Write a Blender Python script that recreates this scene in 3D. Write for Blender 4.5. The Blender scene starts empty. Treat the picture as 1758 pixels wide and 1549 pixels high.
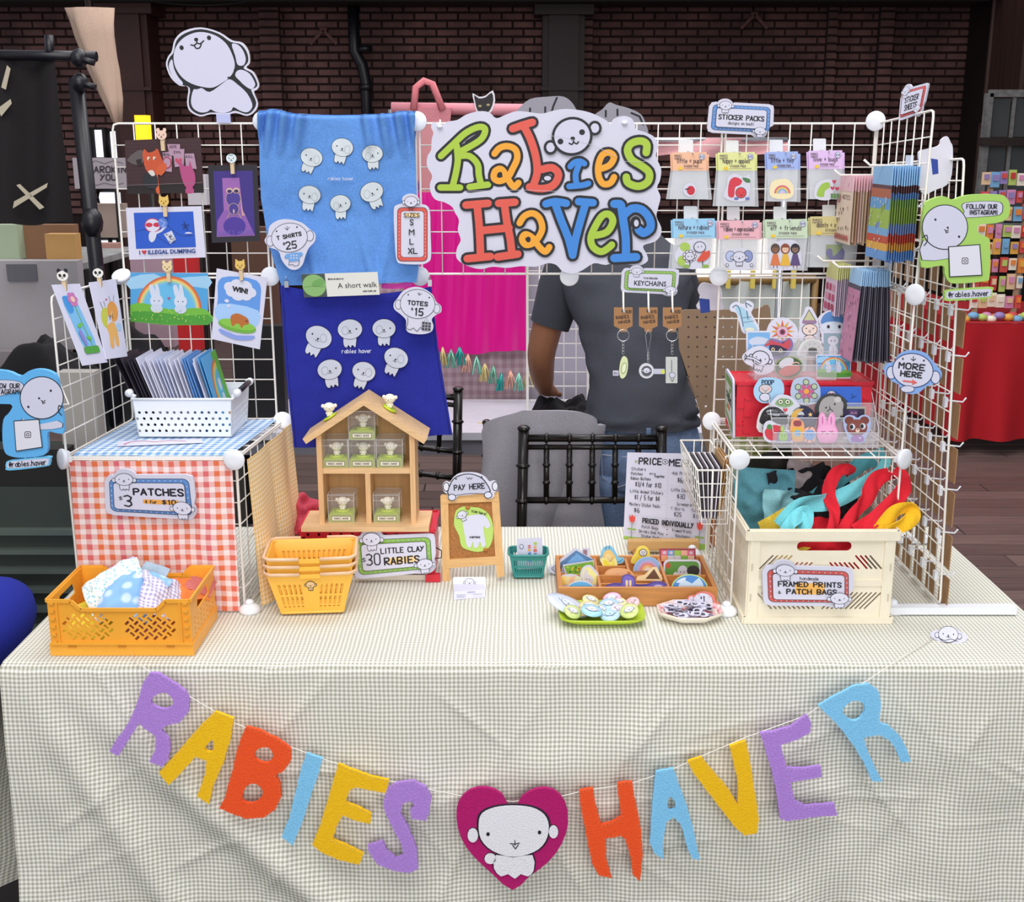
import bpy,math,random
from math import sin,cos,pi,radians,sqrt,hypot,atan2
from mathutils import Vector,Matrix
from mathutils.geometry import tessellate_polygon
S=bpy.context.scene
COL=S.collection
# camera
FPX,PITCH,CAMZ=2050.0,radians(14.5),1.615
cam=bpy.data.cameras.new('camera');cam.sensor_width=36;cam.lens=36*FPX/1758
cam.clip_start=0.05;cam.clip_end=100
co=bpy.data.objects.new('camera',cam);COL.objects.link(co)
co.location=(0,0,CAMZ);co.rotation_euler=(pi/2-PITCH,0,0)
S.camera=co
# light
wd=bpy.data.worlds.new('hall_light');S.world=wd;wd.use_nodes=True
bg=wd.node_tree.nodes['Background'];bg.inputs[0].default_value=(0.86,0.9,1.0,1);bg.inputs[1].default_value=0.46
def area(name,loc,target,sx,sy,power,color=(1,1,1)):
 l=bpy.data.lights.new(name,'AREA');l.shape='RECTANGLE';l.size=sx;l.size_y=sy
 l.energy=power;l.color=color
 o=bpy.data.objects.new(name,l);COL.objects.link(o);o.location=loc
 o.rotation_euler=(Vector(target)-Vector(loc)).to_track_quat('-Z','Y').to_euler()
 return o
area('hall_window',(0.6,-3.2,2.3),(0.0,1.9,0.75),3.6,2.0,118,(1.0,0.985,0.97))  # added fill behind the camera to brighten the cloth front, no actual window
area('ceiling_lamp',(-0.5,0.2,4.3),(0.0,2.3,0.9),3.2,2.0,98,(1.0,0.97,0.95))
area('ceiling_lamp',(0.3,2.9,4.4),(0.1,2.4,0.7),2.6,1.2,56,(1.0,0.98,1.0))
area('ceiling_lamp',(0.5,5.5,4.6),(0.2,4.9,0.6),5.0,1.4,110,(1.0,0.96,0.95))
area('ceiling_lamp',(1.5,9.3,6.0),(0.5,12.5,2.6),8.0,1.2,70,(1.0,0.9,0.82))
S.view_settings.view_transform='Standard';S.view_settings.look='None'
S.view_settings.gamma=1;S.view_settings.use_curve_mapping=False
S.view_settings.exposure=0.0
# rays and planes
FW=Vector((0,cos(PITCH),-sin(PITCH)));DN=Vector((0,-sin(PITCH),-cos(PITCH)))
CAM=Vector((0,0,CAMZ));TZ=0.74
def ray(px,py):return FW+Vector((1,0,0))*((px-879)/FPX)+DN*((py-774.5)/FPX)
class Plane:
 def __init__(s,o,n):s.o=Vector(o);s.n=Vector(n).normalized()
 def pt(s,px,py,off=0.0):
  r=ray(px,py);t=(s.o-CAM).dot(s.n)/r.dot(s.n)
  return CAM+r*t+s.n*off
 def __call__(s,px,py):return s.pt(px,py)
def PY(y):return Plane((0,y,0),(0,-1,0))
def PX(x):return Plane((x,0,0),(-1,0,0)if x>0 else(1,0,0))
def PZ(z):return Plane((0,0,z),(0,0,1))
TAB=PZ(TZ+0.0015)
def tilt(base,deg,yaw=0):
 a=radians(deg);b=radians(yaw)
 n=Vector((-sin(b)*cos(a),-cos(b)*cos(a),sin(a)))
 return Plane(base,n)
# materials
MATS={}
def lin(c):
 c=c/255.0
 return c/12.92 if c<=0.04045 else((c+0.055)/1.055)**2.4
def rgb(h):return(lin(int(h[0:2],16)),lin(int(h[2:4],16)),lin(int(h[4:6],16)),1)
class NT:
 def __init__(s,name,rough=0.6):
  s.m=bpy.data.materials.new(name);s.m.use_nodes=True
  s.t=s.m.node_tree;s.b=s.t.nodes['Principled BSDF'];s.b.inputs['Roughness'].default_value=rough
 def n(s,typ,**k):
  nd=s.t.nodes.new('ShaderNode'+typ)
  for a,v in k.items():
   if a.startswith('i_'):
    nd.inputs[int(a[2:])if a[2:].isdigit()else a[2:]].default_value=v
   else:setattr(nd,a,v)
  return nd
 def l(s,a,b):s.t.links.new(a,b)
 def math(s,op,a,b=None):
  nd=s.n('Math',operation=op)
  for i,v in enumerate((a,b)):
   if v is None:continue
   if isinstance(v,(int,float)):nd.inputs[i].default_value=v
   else:s.l(v,nd.inputs[i])
  return nd.outputs[0]
 def mix(s,fac,a,b,blend='MIX'):
  nd=s.n('MixRGB',blend_type=blend)
  for i,v in enumerate((fac,a,b)):
   if isinstance(v,(int,float)):nd.inputs[i].default_value=v
   elif isinstance(v,tuple):nd.inputs[i].default_value=v
   else:s.l(v,nd.inputs[i])
  return nd.outputs[0]
 def noise(s,scale,vec=None,detail=3):
  nd=s.n('TexNoise');nd.inputs['Scale'].default_value=scale;nd.inputs['Detail'].default_value=detail
  if vec is not None:s.l(vec,nd.inputs['Vector'])
  return nd.outputs['Fac']
 def obj(s):return s.n('TexCoord').outputs['Object']
 def bump(s,h,strength=0.3,dist=0.002):
  nd=s.n('Bump');nd.inputs['Strength'].default_value=strength;nd.inputs['Distance'].default_value=dist
  s.l(h,nd.inputs['Height']);s.l(nd.outputs[0],s.b.inputs['Normal'])
def col(h,rough=0.55,kind='',vary=0.0,scale=60,metal=0.0,bump=0.0):
 key=(h,rough,kind,vary,scale,metal,bump)
 if key in MATS:return MATS[key]
 t=NT((kind or 'colour')+'_'+h,rough)
 t.b.inputs['Metallic'].default_value=metal
 c=rgb(h)
 if kind in('print','foam_board','paper','card','sticker','foam_back')and min(c[:3])>0.72:c=(c[0]*.74,c[1]*.75,c[2]*.84,1)
 if vary:
  f=t.noise(scale,t.obj())
  d=tuple(x*(1-vary)for x in c[:3])+(1,);e=tuple(min(1,x*(1+vary))for x in c[:3])+(1,)
  r=t.n('MapRange');r.inputs[1].default_value=0.3;r.inputs[2].default_value=0.7;t.l(f,r.inputs[0])
  t.l(t.mix(r.outputs[0],d,e),t.b.inputs['Base Color'])
  if bump:t.bump(f,bump,0.002)
 else:t.b.inputs['Base Color'].default_value=c
 MATS[key]=t.m
 return t.m
def felt(h):return col(h,0.95,'felt',0.10,420,bump=0.6)
def cloth(h,v=0.08):return col(h,0.92,'cloth',v,260,bump=0.35)
def plastic(h,r=0.32):return col(h,r,'plastic',0.03,30)
def wood(h,axis=0,v=0.16,sc=26):
 key=('wood',h,axis,v,sc)
 if key in MATS:return MATS[key]
 t=NT('wood_'+h,0.55);m=t.n('Mapping');s=[sc*6]*3;s[axis]=sc*0.45
 m.inputs['Scale'].default_value=s;t.l(t.obj(),m.inputs['Vector'])
 f=t.noise(1.0,m.outputs[0],4);c=rgb(h)
 r=t.n('MapRange');r.inputs[1].default_value=0.3;r.inputs[2].default_value=0.7;t.l(f,r.inputs[0])
 t.l(t.mix(r.outputs[0],tuple(x*(1-v)for x in c[:3])+(1,),tuple(min(1,x*(1+v))for x in c[:3])+(1,)),t.b.inputs['Base Color'])
 t.bump(f,0.12,0.001)
 MATS[key]=t.m;return t.m
def gingham(a,b,cells,multi=None,rough=0.9,wr=0.0):
 """checked cloth: uv in metres, cells = checks per metre"""
 t=NT('gingham',rough);uv=t.n('TexCoord').outputs['UV']
 if wr:
  ns=t.n('TexNoise');ns.inputs['Scale'].default_value=9;t.l(uv,ns.inputs['Vector'])
  sb=t.n('VectorMath',operation='SUBTRACT');t.l(ns.outputs['Color'],sb.inputs[0]);sb.inputs[1].default_value=(0.5,0.5,0.5)
  sc=t.n('VectorMath',operation='SCALE');t.l(sb.outputs[0],sc.inputs[0]);sc.inputs['Scale'].default_value=wr
  ad=t.n('VectorMath',operation='ADD');t.l(uv,ad.inputs[0]);t.l(sc.outputs[0],ad.inputs[1]);uv=ad.outputs[0]
 sp=t.n('SeparateXYZ');t.l(uv,sp.inputs[0])
 def band(o):return t.math('LESS_THAN',t.math('FRACT',t.math('MULTIPLY',o,cells*0.5)),0.5)
 fu,fv=band(sp.outputs[0]),band(sp.outputs[1])
 f=t.math('MULTIPLY',t.math('ADD',fu,fv),0.5)
 bc=rgb(b)
 if multi:
  fl=t.math('FLOOR',t.math('MULTIPLY',sp.outputs[0],cells*0.5))
  wn=t.n('TexWhiteNoise',noise_dimensions='1D');t.l(fl,wn.inputs['W'])
  bc=t.mix(wn.outputs['Value'],rgb(b),rgb(multi))
 t.l(t.mix(f,rgb(a),bc),t.b.inputs['Base Color'])
 t.bump(t.noise(500,t.obj()),0.25,0.0006)
 return t.m
def clear(h='ffffff',alpha=0.22,rough=0.08,name='clear_plastic'):
 key=(name,h,alpha,rough)
 if key in MATS:return MATS[key]
 t=NT(name,rough);t.b.inputs['Base Color'].default_value=rgb(h);t.b.inputs['Alpha'].default_value=alpha
 t.b.inputs['Specular IOR Level'].default_value=0.6
 MATS[key]=t.m;return t.m
def glow(h,s):
 t=NT('lamp_glow');t.b.inputs['Emission Color'].default_value=rgb(h);t.b.inputs['Emission Strength'].default_value=s
 t.b.inputs['Base Color'].default_value=rgb(h);return t.m
WIRE=col('f2eee6',0.4,'coated_wire');PAPER=col('f4f2fa',0.7,'paper');INK=col('161620',0.6,'ink')
WHITEP=col('eef1f7',0.4,'plastic_white');FOAM=col('f2f0f6',0.75,'foam_board');METAL=col('c9cbd0',0.25,'steel',metal=0.9)
BLACKP=col('14131a',0.4,'black_plastic')
# mesh builder
class MB:
 def __init__(s):s.v=[];s.f=[];s.m=[];s.sm=[];s.uv=[]
 def add(s,vs,fs,m,smooth=False,uvs=None):
  b=len(s.v);s.v+=[Vector(p)for p in vs]
  for i,f in enumerate(fs):
   s.f.append([b+k for k in f]);s.m.append(m);s.sm.append(smooth)
   s.uv.append([uvs[k]for k in f]if uvs else None)
  return s
 def box(s,c,size,m,R=None):
  c=Vector(c);h=[x/2 for x in size];vs=[]
  for z in(-1,1):
   for y in(-1,1):
    for x in(-1,1):
     p=Vector((x*h[0],y*h[1],z*h[2]))
     vs.append(c+(R@p if R else p))
  return s.add(vs,[(0,2,3,1),(4,5,7,6),(0,1,5,4),(2,6,7,3),(0,4,6,2),(1,3,7,5)],m)
 def bar(s,a,b,w,h,m,up=(0,0,1)):
  a=Vector(a);b=Vector(b);d=(b-a).normalized();u=Vector(up);sd=d.cross(u)
  if sd.length<1e-4:sd=d.cross(Vector((1,0,0)))
  sd.normalize();u=sd.cross(d).normalized()
  vs=[p+sd*(i*w/2)+u*(j*h/2)for p in(a,b)for i,j in((-1,-1),(1,-1),(1,1),(-1,1))]
  return s.add(vs,[(0,1,2,3),(7,6,5,4),(0,4,5,1),(1,5,6,2),(2,6,7,3),(3,7,4,0)],m)
 def tube(s,path,r,m,n=6,closed=False,flat=1.0):
  P=[Vector(p)for p in path];k=len(P);vs=[];up=None
  for i in range(k):
   a=P[i-1]if(i or closed)else P[0];b=P[(i+1)%k]if(i<k-1 or closed)else P[-1]
   d=(b-a).normalized()if(b-a).length>1e-9 else Vector((0,0,1))
   if up is None:
    up=Vector((0,0,1))if abs(d.z)<0.9 else Vector((0,1,0))
   sd=d.cross(up)
   if sd.length<1e-5:sd=d.cross(Vector((1,0.3,0)))
   sd.normalize();up=sd.cross(d).normalized()
   rr=r[i]if isinstance(r,(list,tuple))else r
   for j in range(n):
    t=2*pi*j/n
    vs.append(P[i]+sd*(cos(t)*rr)+up*(sin(t)*rr*flat))
  fs=[]
  for i in range(k if closed else k-1):
   a=i*n;b=((i+1)%k)*n
   for j in range(n):fs.append((a+j,b+j,b+(j+1)%n,a+(j+1)%n))
  s.add(vs,fs,m,True)
  if not closed:
   b=len(s.v)-k*n
   s.f+=[[b+j for j in range(n)],[b+(k-1)*n+n-1-j for j in range(n)]]
   s.m+=[m,m];s.sm+=[False,False];s.uv+=[None,None]
  return s
 def lathe(s,c,prof,m,n=20,R=None,smooth=True,sx=1.0,sy=1.0):
  c=Vector(c);vs=[]
  for r,z in prof:
   for j in range(n):
    t=2*pi*j/n;p=Vector((r*cos(t)*sx,r*sin(t)*sy,z));vs.append(c+(R@p if R else p))
  fs=[]
  for i in range(len(prof)-1):
   for j in range(n):fs.append((i*n+j,i*n+(j+1)%n,(i+1)*n+(j+1)%n,(i+1)*n+j))
  fs.append(tuple(range(n-1,-1,-1)));fs.append(tuple((len(prof)-1)*n+j for j in range(n)))
  return s.add(vs,fs,m,smooth)
 def ell(s,c,rad,m,R=None,n=14,k=9):
  pr=[(sin(pi*(i+0.02)/(k+0.04)),-cos(pi*(i+0.02)/(k+0.04)))for i in range(k+1)]
  c=Vector(c);vs=[]
  for r,z in pr:
   for j in range(n):
    t=2*pi*j/n;p=Vector((r*cos(t)*rad[0],r*sin(t)*rad[1],z*rad[2]));vs.append(c+(R@p if R else p))
  fs=[(i*n+j,i*n+(j+1)%n,(i+1)*n+(j+1)%n,(i+1)*n+j)for i in range(k)for j in range(n)]
  fs.append(tuple(range(n-1,-1,-1)));fs.append(tuple(k*n+j for j in range(n)))
  return s.add(vs,fs,m,True)
 def grid(s,fn,nu,nv,m,uvs=(1,1),smooth=True,closed=False):
  vs=[];uv=[]
  for j in range(nv+1):
   for i in range(nu+1):
    vs.append(fn(i/nu,j/nv));uv.append((i/nu*uvs[0],j/nv*uvs[1]))
  fs=[(j*(nu+1)+i,j*(nu+1)+i+1,(j+1)*(nu+1)+i+1,(j+1)*(nu+1)+i)for j in range(nv)for i in range(nu)]
  return s.add(vs,fs,m,smooth,uv)
 def sheet(s,fn,nu,nv,m,t,uvs=(1,1)):
  s.grid(fn,nu,nv,m,uvs)
  P=[[Vector(fn(i/nu,j/nv))for i in range(nu+1)]for j in range(nv+1)]
  def nrm(i,j):
   a=P[j][min(i+1,nu)]-P[j][max(i-1,0)];b=P[min(j+1,nv)][i]-P[max(j-1,0)][i]
   q=a.cross(b);return q.normalized()if q.length>1e-12 else Vector((0,0,1))
  Q=[[P[j][i]-nrm(i,j)*t for i in range(nu+1)]for j in range(nv+1)]
  vs=[q for row in Q for q in row]
  s.add(vs,[((j+1)*(nu+1)+i,(j+1)*(nu+1)+i+1,j*(nu+1)+i+1,j*(nu+1)+i)for j in range(nv)for i in range(nu)],m,True,[(i/nu*uvs[0],j/nv*uvs[1])for j in range(nv+1)for i in range(nu+1)])
  edge=[(i,0)for i in range(nu)]+[(nu,j)for j in range(nv)]+[(i,nv)for i in range(nu,0,-1)]+[(0,j)for j in range(nv,0,-1)]
  vs=[P[j][i]for i,j in edge]+[Q[j][i]for i,j in edge];k=len(edge)
  s.add(vs,[(i,(i+1)%k,k+(i+1)%k,k+i)for i in range(k)],m,False,[(0,0)]*(2*k))
  return s
 def plate(s,fn,nrm,outer,holes,t,m,mside=None,mback=None):
  """prism: outlines in art units mapped to the world by fn; front face on the plane, thickness t behind it"""
  nrm=Vector(nrm).normalized();loops=[outer]+list(holes)
  uvp=[[Vector((x,y,0))for x,y in l]for l in loops]
  flat=[fn(x,y)for l in loops for x,y in l];n=len(flat)
  tri=tessellate_polygon(uvp)
  s.add(flat,tri,m)
  s.add([p-nrm*t for p in flat],[tuple(reversed(q))for q in tri],mback or mside or m)
  b=0
  for l in loops:
   k=len(l)
   vs=[flat[b+i]for i in range(k)]+[flat[b+i]-nrm*t for i in range(k)]
   s.add(vs,[(i,(i+1)%k,k+(i+1)%k,k+i)for i in range(k)],mside or m)
   b+=k
  return s
 def build(s,name,parent=None,origin=None,stuff=False,fix=True):
  o=Vector(origin)if origin is not None else(Vector(parent['_o'])if parent is not None and '_o' in parent else Vector((0,0,0)))
  me=bpy.data.meshes.new(name);me.from_pydata([p-o for p in s.v],[],s.f)
  slots=[]
  for m in s.m:
   if m not in slots:slots.append(m)
  for m in slots:me.materials.append(m)
  ix={m:i for i,m in enumerate(slots)}
  me.polygons.foreach_set('material_index',[ix[m]for m in s.m]);me.polygons.foreach_set('use_smooth',s.sm)
  if any(s.uv):
   L=me.uv_layers.new(name='UVMap');flat=[]
   for f,u in zip(s.f,s.uv):
    for k in range(len(f)):flat+=list(u[k])if u else[0.0,0.0]
   L.data.foreach_set('uv',flat)
  me.update()
  ob=bpy.data.objects.new(name,me);COL.objects.link(ob)
  if parent is not None:ob.parent=parent;ob['_o']=list(o)
  else:ob.location=o;ob['_o']=list(o)
  if stuff:ob['kind']='stuff'
  return ob
ALL=[]
def thing(name,label,cat,o=(0,0,0),group=None):
 e=bpy.data.objects.new(name,None);COL.objects.link(e);e.location=o;e['_o']=list(o)
 e.empty_display_size=0.03;e['label']=label;e['category']=cat
 if group:e['group']=group
 ALL.append(e);return e
def solo(mb,name,label,cat,o=None,group=None,stuff=False):
 if o is None:
  n=len(mb.v);o=Vector((sum(p.x for p in mb.v)/n,sum(p.y for p in mb.v)/n,min(p.z for p in mb.v)))
 ob=mb.build(name,None,o);ob['label']=label;ob['category']=cat
 if group:ob['group']=group
 if stuff:ob['kind']='stuff'
 ALL.append(ob);return ob
def structure(mb,name,o=(0,0,0)):
 ob=mb.build(name,None,o);ob['kind']='structure';return ob
def spawn(src,o,parent=None):
 c=src.copy();COL.objects.link(c)
 if parent is not None:c.parent=parent;c.location=Vector(o)-Vector(parent['_o'])
 else:c.location=o
 return c
def copy_tree(root,loc,label,rz=0,group=None,sc=1):
 r=root.copy();COL.objects.link(r);r.location=loc;r.rotation_euler=(0,0,rz);r['label']=label;r.scale=(sc,sc,sc)
 if group:r['group']=group
 for ch in list(root.children):
  c=ch.copy();COL.objects.link(c);c.parent=r
  for g in ch.children:
   d=g.copy();COL.objects.link(d);d.parent=c
 return r
# outlines
def sm(pts,k=4,closed=True):
 n=len(pts);out=[]
 rng=range(n if closed else n-1)
 for i in rng:
  if closed:a,b,c,d=pts[i-1],pts[i],pts[(i+1)%n],pts[(i+2)%n]
  else:a,b,c,d=pts[max(i-1,0)],pts[i],pts[i+1],pts[min(i+2,n-1)]
  for j in range(k):
   t=j/k;t2=t*t;t3=t2*t
   out.append(tuple(0.5*((2*b[q])+(-a[q]+c[q])*t+(2*a[q]-5*b[q]+4*c[q]-d[q])*t2+(-a[q]+3*b[q]-3*c[q]+d[q])*t3)for q in(0,1)))
 if not closed:out.append(tuple(pts[-1]))
 return out
def elp(cx,cy,rx,ry,ang=0,n=22,a0=0,a1=360):
 c,s_=cos(radians(ang)),sin(radians(ang));out=[]
 full=abs(a1-a0)>=360
 for i in range(n if full else n+1):
  t=radians(a0+(a1-a0)*i/n);x,y=rx*cos(t),ry*sin(t)
  out.append((cx+x*c-y*s_,cy+x*s_+y*c))
 return out
def rr(x0,y0,x1,y1,r,k=4):
 out=[]
 for cx,cy,a in((x1-r,y0+r,-90),(x1-r,y1-r,0),(x0+r,y1-r,90),(x0+r,y0+r,180)):
  for i in range(k+1):
   t=radians(a+90*i/k);out.append((cx+r*cos(t),cy+r*sin(t)))
 return out
def quad(TL,TR,BR,BL,w,h):
 TL,TR,BR,BL=map(Vector,(TL,TR,BR,BL))
 def fn(u,v):
  u/=w;v/=h
  return(TL*(1-u)+TR*u)*(1-v)+(BL*(1-u)+BR*u)*v
 fn.n=(TR-TL).cross(BL-TL).normalized()
 if fn.n.dot(CAM-TL)<0:fn.n=-fn.n
 return fn
def pxquad(pl,c,w,h):return quad(*[pl.pt(x,y)for x,y in c],w,h)
GL={'A':'062046 1434','B':'0600304142330344453606','C':'41302010010516263645','D':'060020414526 06','E':'40000646 0333','F':'400006 0333','G':'4130100105163645434323','H':'0006 4046 0343','I':'2026','J':'404536160504','K':'0006 400346','L':'000646','M':'0600234046','N':'06004640','O':'1030414536160501 10','P':'060030414233 03','Q':'1030414536160501 10 3446','R':'060030414233 0346','S':'41301001122333443616 05','T':'0040 2026','U':'00051636454 0','V':'002640','W':'0016233640','X':'0046 4006','Y':'0023 4006','Z':'00400646','0':'1030414536160501 10','1':'112026','2':'011030414206 46','3':'0110304142331333444536 1605','4':'30034444 3036','5':'400003334445361605','6':'301001051636454433 1304','7':'004016','8':'233241301001122344453616 0504 23','9':'43130211304146','$':'41110213334516 05 2027','!':'2024 2526','.':'2526',':':'2324 2526','-':'1333','/':'3007','+':'2125 0343','&':'46110030 1005 164 4',',':'2527',"'":'2021','v':'022642','*':'2125 0343 1135 3115','a':'42023344 4546 420305264644'.replace(' 4546',''),'b':'0006 03324345360605','c':'42130405163646','d':'4046 43120305164645','e':'0444331304 05163646','f':'30201116 0232','g':'42120305164542 424738 17','h':'0006 04123246','i':'2226 2021','j':'3236271 7','k':'0006 310446','l':'2026','m':'0602 031223 2326 2332434 6','n':'0206 04123246','o':'1232434516050312'.replace('16','3616'),'p':'0208 031232434536160 5','q':'42120305164542 4248','r':'0206 041232','s':'4212033344361606','t':'2026 0242','u':'020516364542 4246','w':'0216243642','x':'0246 4206','y':'0224 4217','z':'02420646','@':'3332222334444331100105163646','h_':'',}
def _parse(g):
 out=[]
 for st in g.split(' '):
  if len(st)<4:continue
  out.append([(int(st[i]),int(st[i+1]))for i in range(0,len(st)-1,2)])
 return out
GP={k:_parse(v)for k,v in GL.items()}
GP['D']=[[(0,6),(0,0),(2,0),(4,2),(4,4),(2,6),(0,6)]]
for k in 'O0Q':GP[k][0].append((1,0))
GP['P']=[[(0,6),(0,0),(3,0),(4,1),(4,2),(3,3),(0,3)]]
GP['R']=[[(0,6),(0,0),(3,0),(4,1),(4,2),(3,3),(0,3),(4,6)]]
GP['S']=[[(4,1),(3,0),(1,0),(0,1),(1,2.7),(3,3.3),(4,5),(3,6),(1,6),(0,5)]]
GP['U']=[[(0,0),(0,5),(1,6),(3,6),(4,5),(4,0)]]
GP['2']=[[(0,1),(1,0),(3,0),(4,1),(4,2),(0,6),(4,6)]]
GP['3']=[[(0,0.5),(2,0),(4,1),(3.4,2.5),(1.6,3),(3.6,3.5),(4,5),(2.4,6),(0,5.5)]]
GP['4']=[[(3,6),(3,0),(0,4),(4,4)]]
GP['5']=[[(4,0),(0.5,0),(0,3),(3,2.6),(4,4.2),(3,6),(0,5.6)]]
GP['6']=[[(3,0),(1,1),(0,4),(1,6),(3,6),(4,4.5),(3,3),(1,3.2),(0,4)]]
GP['9']=[[(4,2),(3,3.4),(1,3.4),(0,2),(1,0),(3,0),(4,1),(4,6)]]
GP['8']=[[(2,3),(0.4,1.5),(2,0),(3.6,1.5),(2,3),(0,4.6),(2,6),(4,4.6),(2,3)]]
GP['$']=[[(4,1.4),(2,1),(0,1.8),(4,4),(2,5),(0,4.6)],[(2,0),(2,6)]]
GP['&']=[[(4,6),(0.8,1.4),(1.6,0),(2.8,1.2),(0,4.4),(1.4,6),(4,3.6)]]
GP['G']=[[(4,1),(3,0),(1,0),(0,1.4),(0,4.6),(1,6),(3,6),(4,5),(4,3.4),(2.4,3.4)]]
GP['C']=[[(4,1),(3,0),(1,0),(0,1.4),(0,4.6),(1,6),(3,6),(4,5)]]
GP['a']=[[(4,2),(4,6)],[(4,3),(2,2),(0,3.4),(0,5),(2,6),(4,5)]]
GP['b']=[[(0,0),(0,6)],[(0,3),(2,2),(4,3.4),(4,5),(2,6),(0,5)]]
GP['d']=[[(4,0),(4,6)],[(4,3),(2,2),(0,3.4),(0,5),(2,6),(4,5)]]
GP['g']=[[(4,2),(4,7),(3,8),(1,8)],[(4,3),(2,2),(0,3.4),(0,5),(2,6),(4,5)]]
GP['o']=[[(2,2),(0,3.4),(0,5),(2,6),(4,5),(4,3.4),(2,2)]]
GP['e']=[[(0,4),(4,4),(3.6,2.6),(2,2),(0,3.4),(0,5),(2,6),(4,5.4)]]
GP['s']=[[(4,2.6),(2,2),(0.4,3),(3.6,4.8),(2,6),(0,5.4)]]
GP['p']=[[(0,2),(0,8)],[(0,3),(2,2),(4,3.4),(4,5),(2,6),(0,5)]]
GP['m']=[[(0,6),(0,2)],[(0,3),(1,2),(2,3),(2,6)],[(2,3),(3,2),(4,3),(4,6)]]
GP['u']=[[(0,2),(0,5),(1.4,6),(4,5)],[(4,2),(4,6)]]
GP['@']=[[(3,2),(1.4,2),(1,4),(2.6,4.2),(3,2),(3.2,4),(4,4),(4,1.4),(2.4,0),(0.6,1),(0,3.4),(1,5.6),(3.4,6)]]
NARROW={'I':2,'i':2,'l':2,'!':2,'.':2,',':2,"'":2,':':2,' ':3,'1':3,'-':3,'j':3,'f':3.4,'t':3.6}
class Art:
 """flat print built as thin layered faces on a plane; fn maps art units to the world"""
 def __init__(s,fn,nrm=None,start=0.0004,step=0.0001):
  s.fn=fn;s.n=Vector(nrm if nrm is not None else fn.n);s.mb=MB();s.z=start;s.step=step;s.sub=0
 def up(s):s.z+=s.step
 def fill(s,pts,c,k=0):
  if k:pts=sm(pts,k)
  m=col(c,0.6,'print')if isinstance(c,str)else c
  tri=tessellate_polygon([[Vector((x,y,0))for x,y in pts]])
  for _ in range(s.sub):
   pts=list(pts);nt=[];mid={}
   def md(i,j):
    k_=(min(i,j),max(i,j))
    if k_ not in mid:mid[k_]=len(pts);pts.append(((pts[i][0]+pts[j][0])/2,(pts[i][1]+pts[j][1])/2))
    return mid[k_]
   for p,q,r in tri:
    x,y,z=md(p,q),md(q,r),md(r,p);nt+=[(p,x,z),(x,q,y),(z,y,r),(x,y,z)]
   tri=nt
  s.mb.add([s.fn(x,y)+s.n*s.z for x,y in pts],tri,m,bool(s.sub));s.up();return s
 def ell(s,cx,cy,rx,ry,c,ang=0,n=20):return s.fill(elp(cx,cy,rx,ry,ang,n),c)
 def oell(s,cx,cy,rx,ry,c,lw,oc='161620',ang=0,n=24):
  s.ell(cx,cy,rx+lw/2,ry+lw/2,oc,ang,n);return s.ell(cx,cy,rx-lw/2,ry-lw/2,c,ang,n)
 def brush(s,lines,w,c='161620',k=0,closed=False,dots=7):
  m=col(c,0.6,'print')if isinstance(c,str)else c
  if lines and not isinstance(lines[0],list):lines=[list(lines)]
  q_=0
  def zz():
   nonlocal q_
   q_+=1;return s.z+q_*2.5e-6
  for l in lines:
   if k and len(l)>2:l=sm(l,k,closed)
   if closed:l=l+[l[0]]
   r=w/2
   for a,b in zip(l,l[1:]):
    d=hypot(b[0]-a[0],b[1]-a[1])
    if d<1e-6:continue
    nx,ny=-(b[1]-a[1])/d*r,(b[0]-a[0])/d*r
    z=zz()
    s.mb.add([s.fn(x,y)+s.n*z for x,y in((a[0]+nx,a[1]+ny),(b[0]+nx,b[1]+ny),(b[0]-nx,b[1]-ny),(a[0]-nx,a[1]-ny))],[(0,1,2,3)],m)
   if dots:
    for a in l:
     q=elp(a[0],a[1],r,r,0,dots);z=zz();s.mb.add([s.fn(x,y)+s.n*z for x,y in q],[tuple(range(len(q)))],m)
  s.z+=max(s.step,q_*2.5e-6+2e-5);return s
 def text(s,t,x,y,h,c='161620',w=None,ang=0,wid=0.62,center=False,sp=1.0,fit=None):
  """stroke lettering: x, y = left baseline, h = cap height"""
  w=w or h*0.16;u=h/6.0;ux=u*wid/0.62
  adv=[(NARROW.get(ch,4)+1.7*sp)*ux for ch in t]
  if fit:kf=fit/(sum(adv)-1.7*sp*ux);ux*=kf;adv=[q*kf for q in adv]
  if center:x-=(sum(adv)-1.7*sp*ux)/2*cos(radians(ang));y-=(sum(adv)-1.7*sp*ux)/2*sin(radians(ang))
  ca,sa=cos(radians(ang)),sin(radians(ang));L=[];cx=0
  for ch,a in zip(t,adv):
   off=-1 if NARROW.get(ch,4)==2 else 0
   for st in GP.get(ch,[]):
    q=[(cx+(px+off)*ux,(py-6)*u)for px,py in st]
    L.append([(x+a_*ca-b_*sa,y+a_*sa+b_*ca)for a_,b_ in q])
   cx+=a
  if L:s.brush(L,w,c,dots=6 if h>5 else 0)
  return s
 def type(s,t,x,y,size,c='161620',ang=0,bold=0.0,sx=1.0,center=False):
  """printed type from Blender's own font"""
  cu=bpy.data.curves.new('type','FONT');cu.body=t;cu.size=size;cu.offset=bold;cu.resolution_u=2
  if center:cu.align_x='CENTER'
  o=bpy.data.objects.new('type',cu);me=bpy.data.meshes.new_from_object(o)
  ca,sa=cos(radians(ang)),sin(radians(ang));m=col(c,0.6,'print')
  vs=[s.fn(x+v.co.x*sx*ca+v.co.y*sa,y+v.co.x*sx*sa-v.co.y*ca)+s.n*s.z for v in me.vertices]
  s.mb.add(vs,[tuple(p.vertices)for p in me.polygons],m);s.up()
  bpy.data.meshes.remove(me);bpy.data.objects.remove(o);bpy.data.curves.remove(cu);return s
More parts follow.
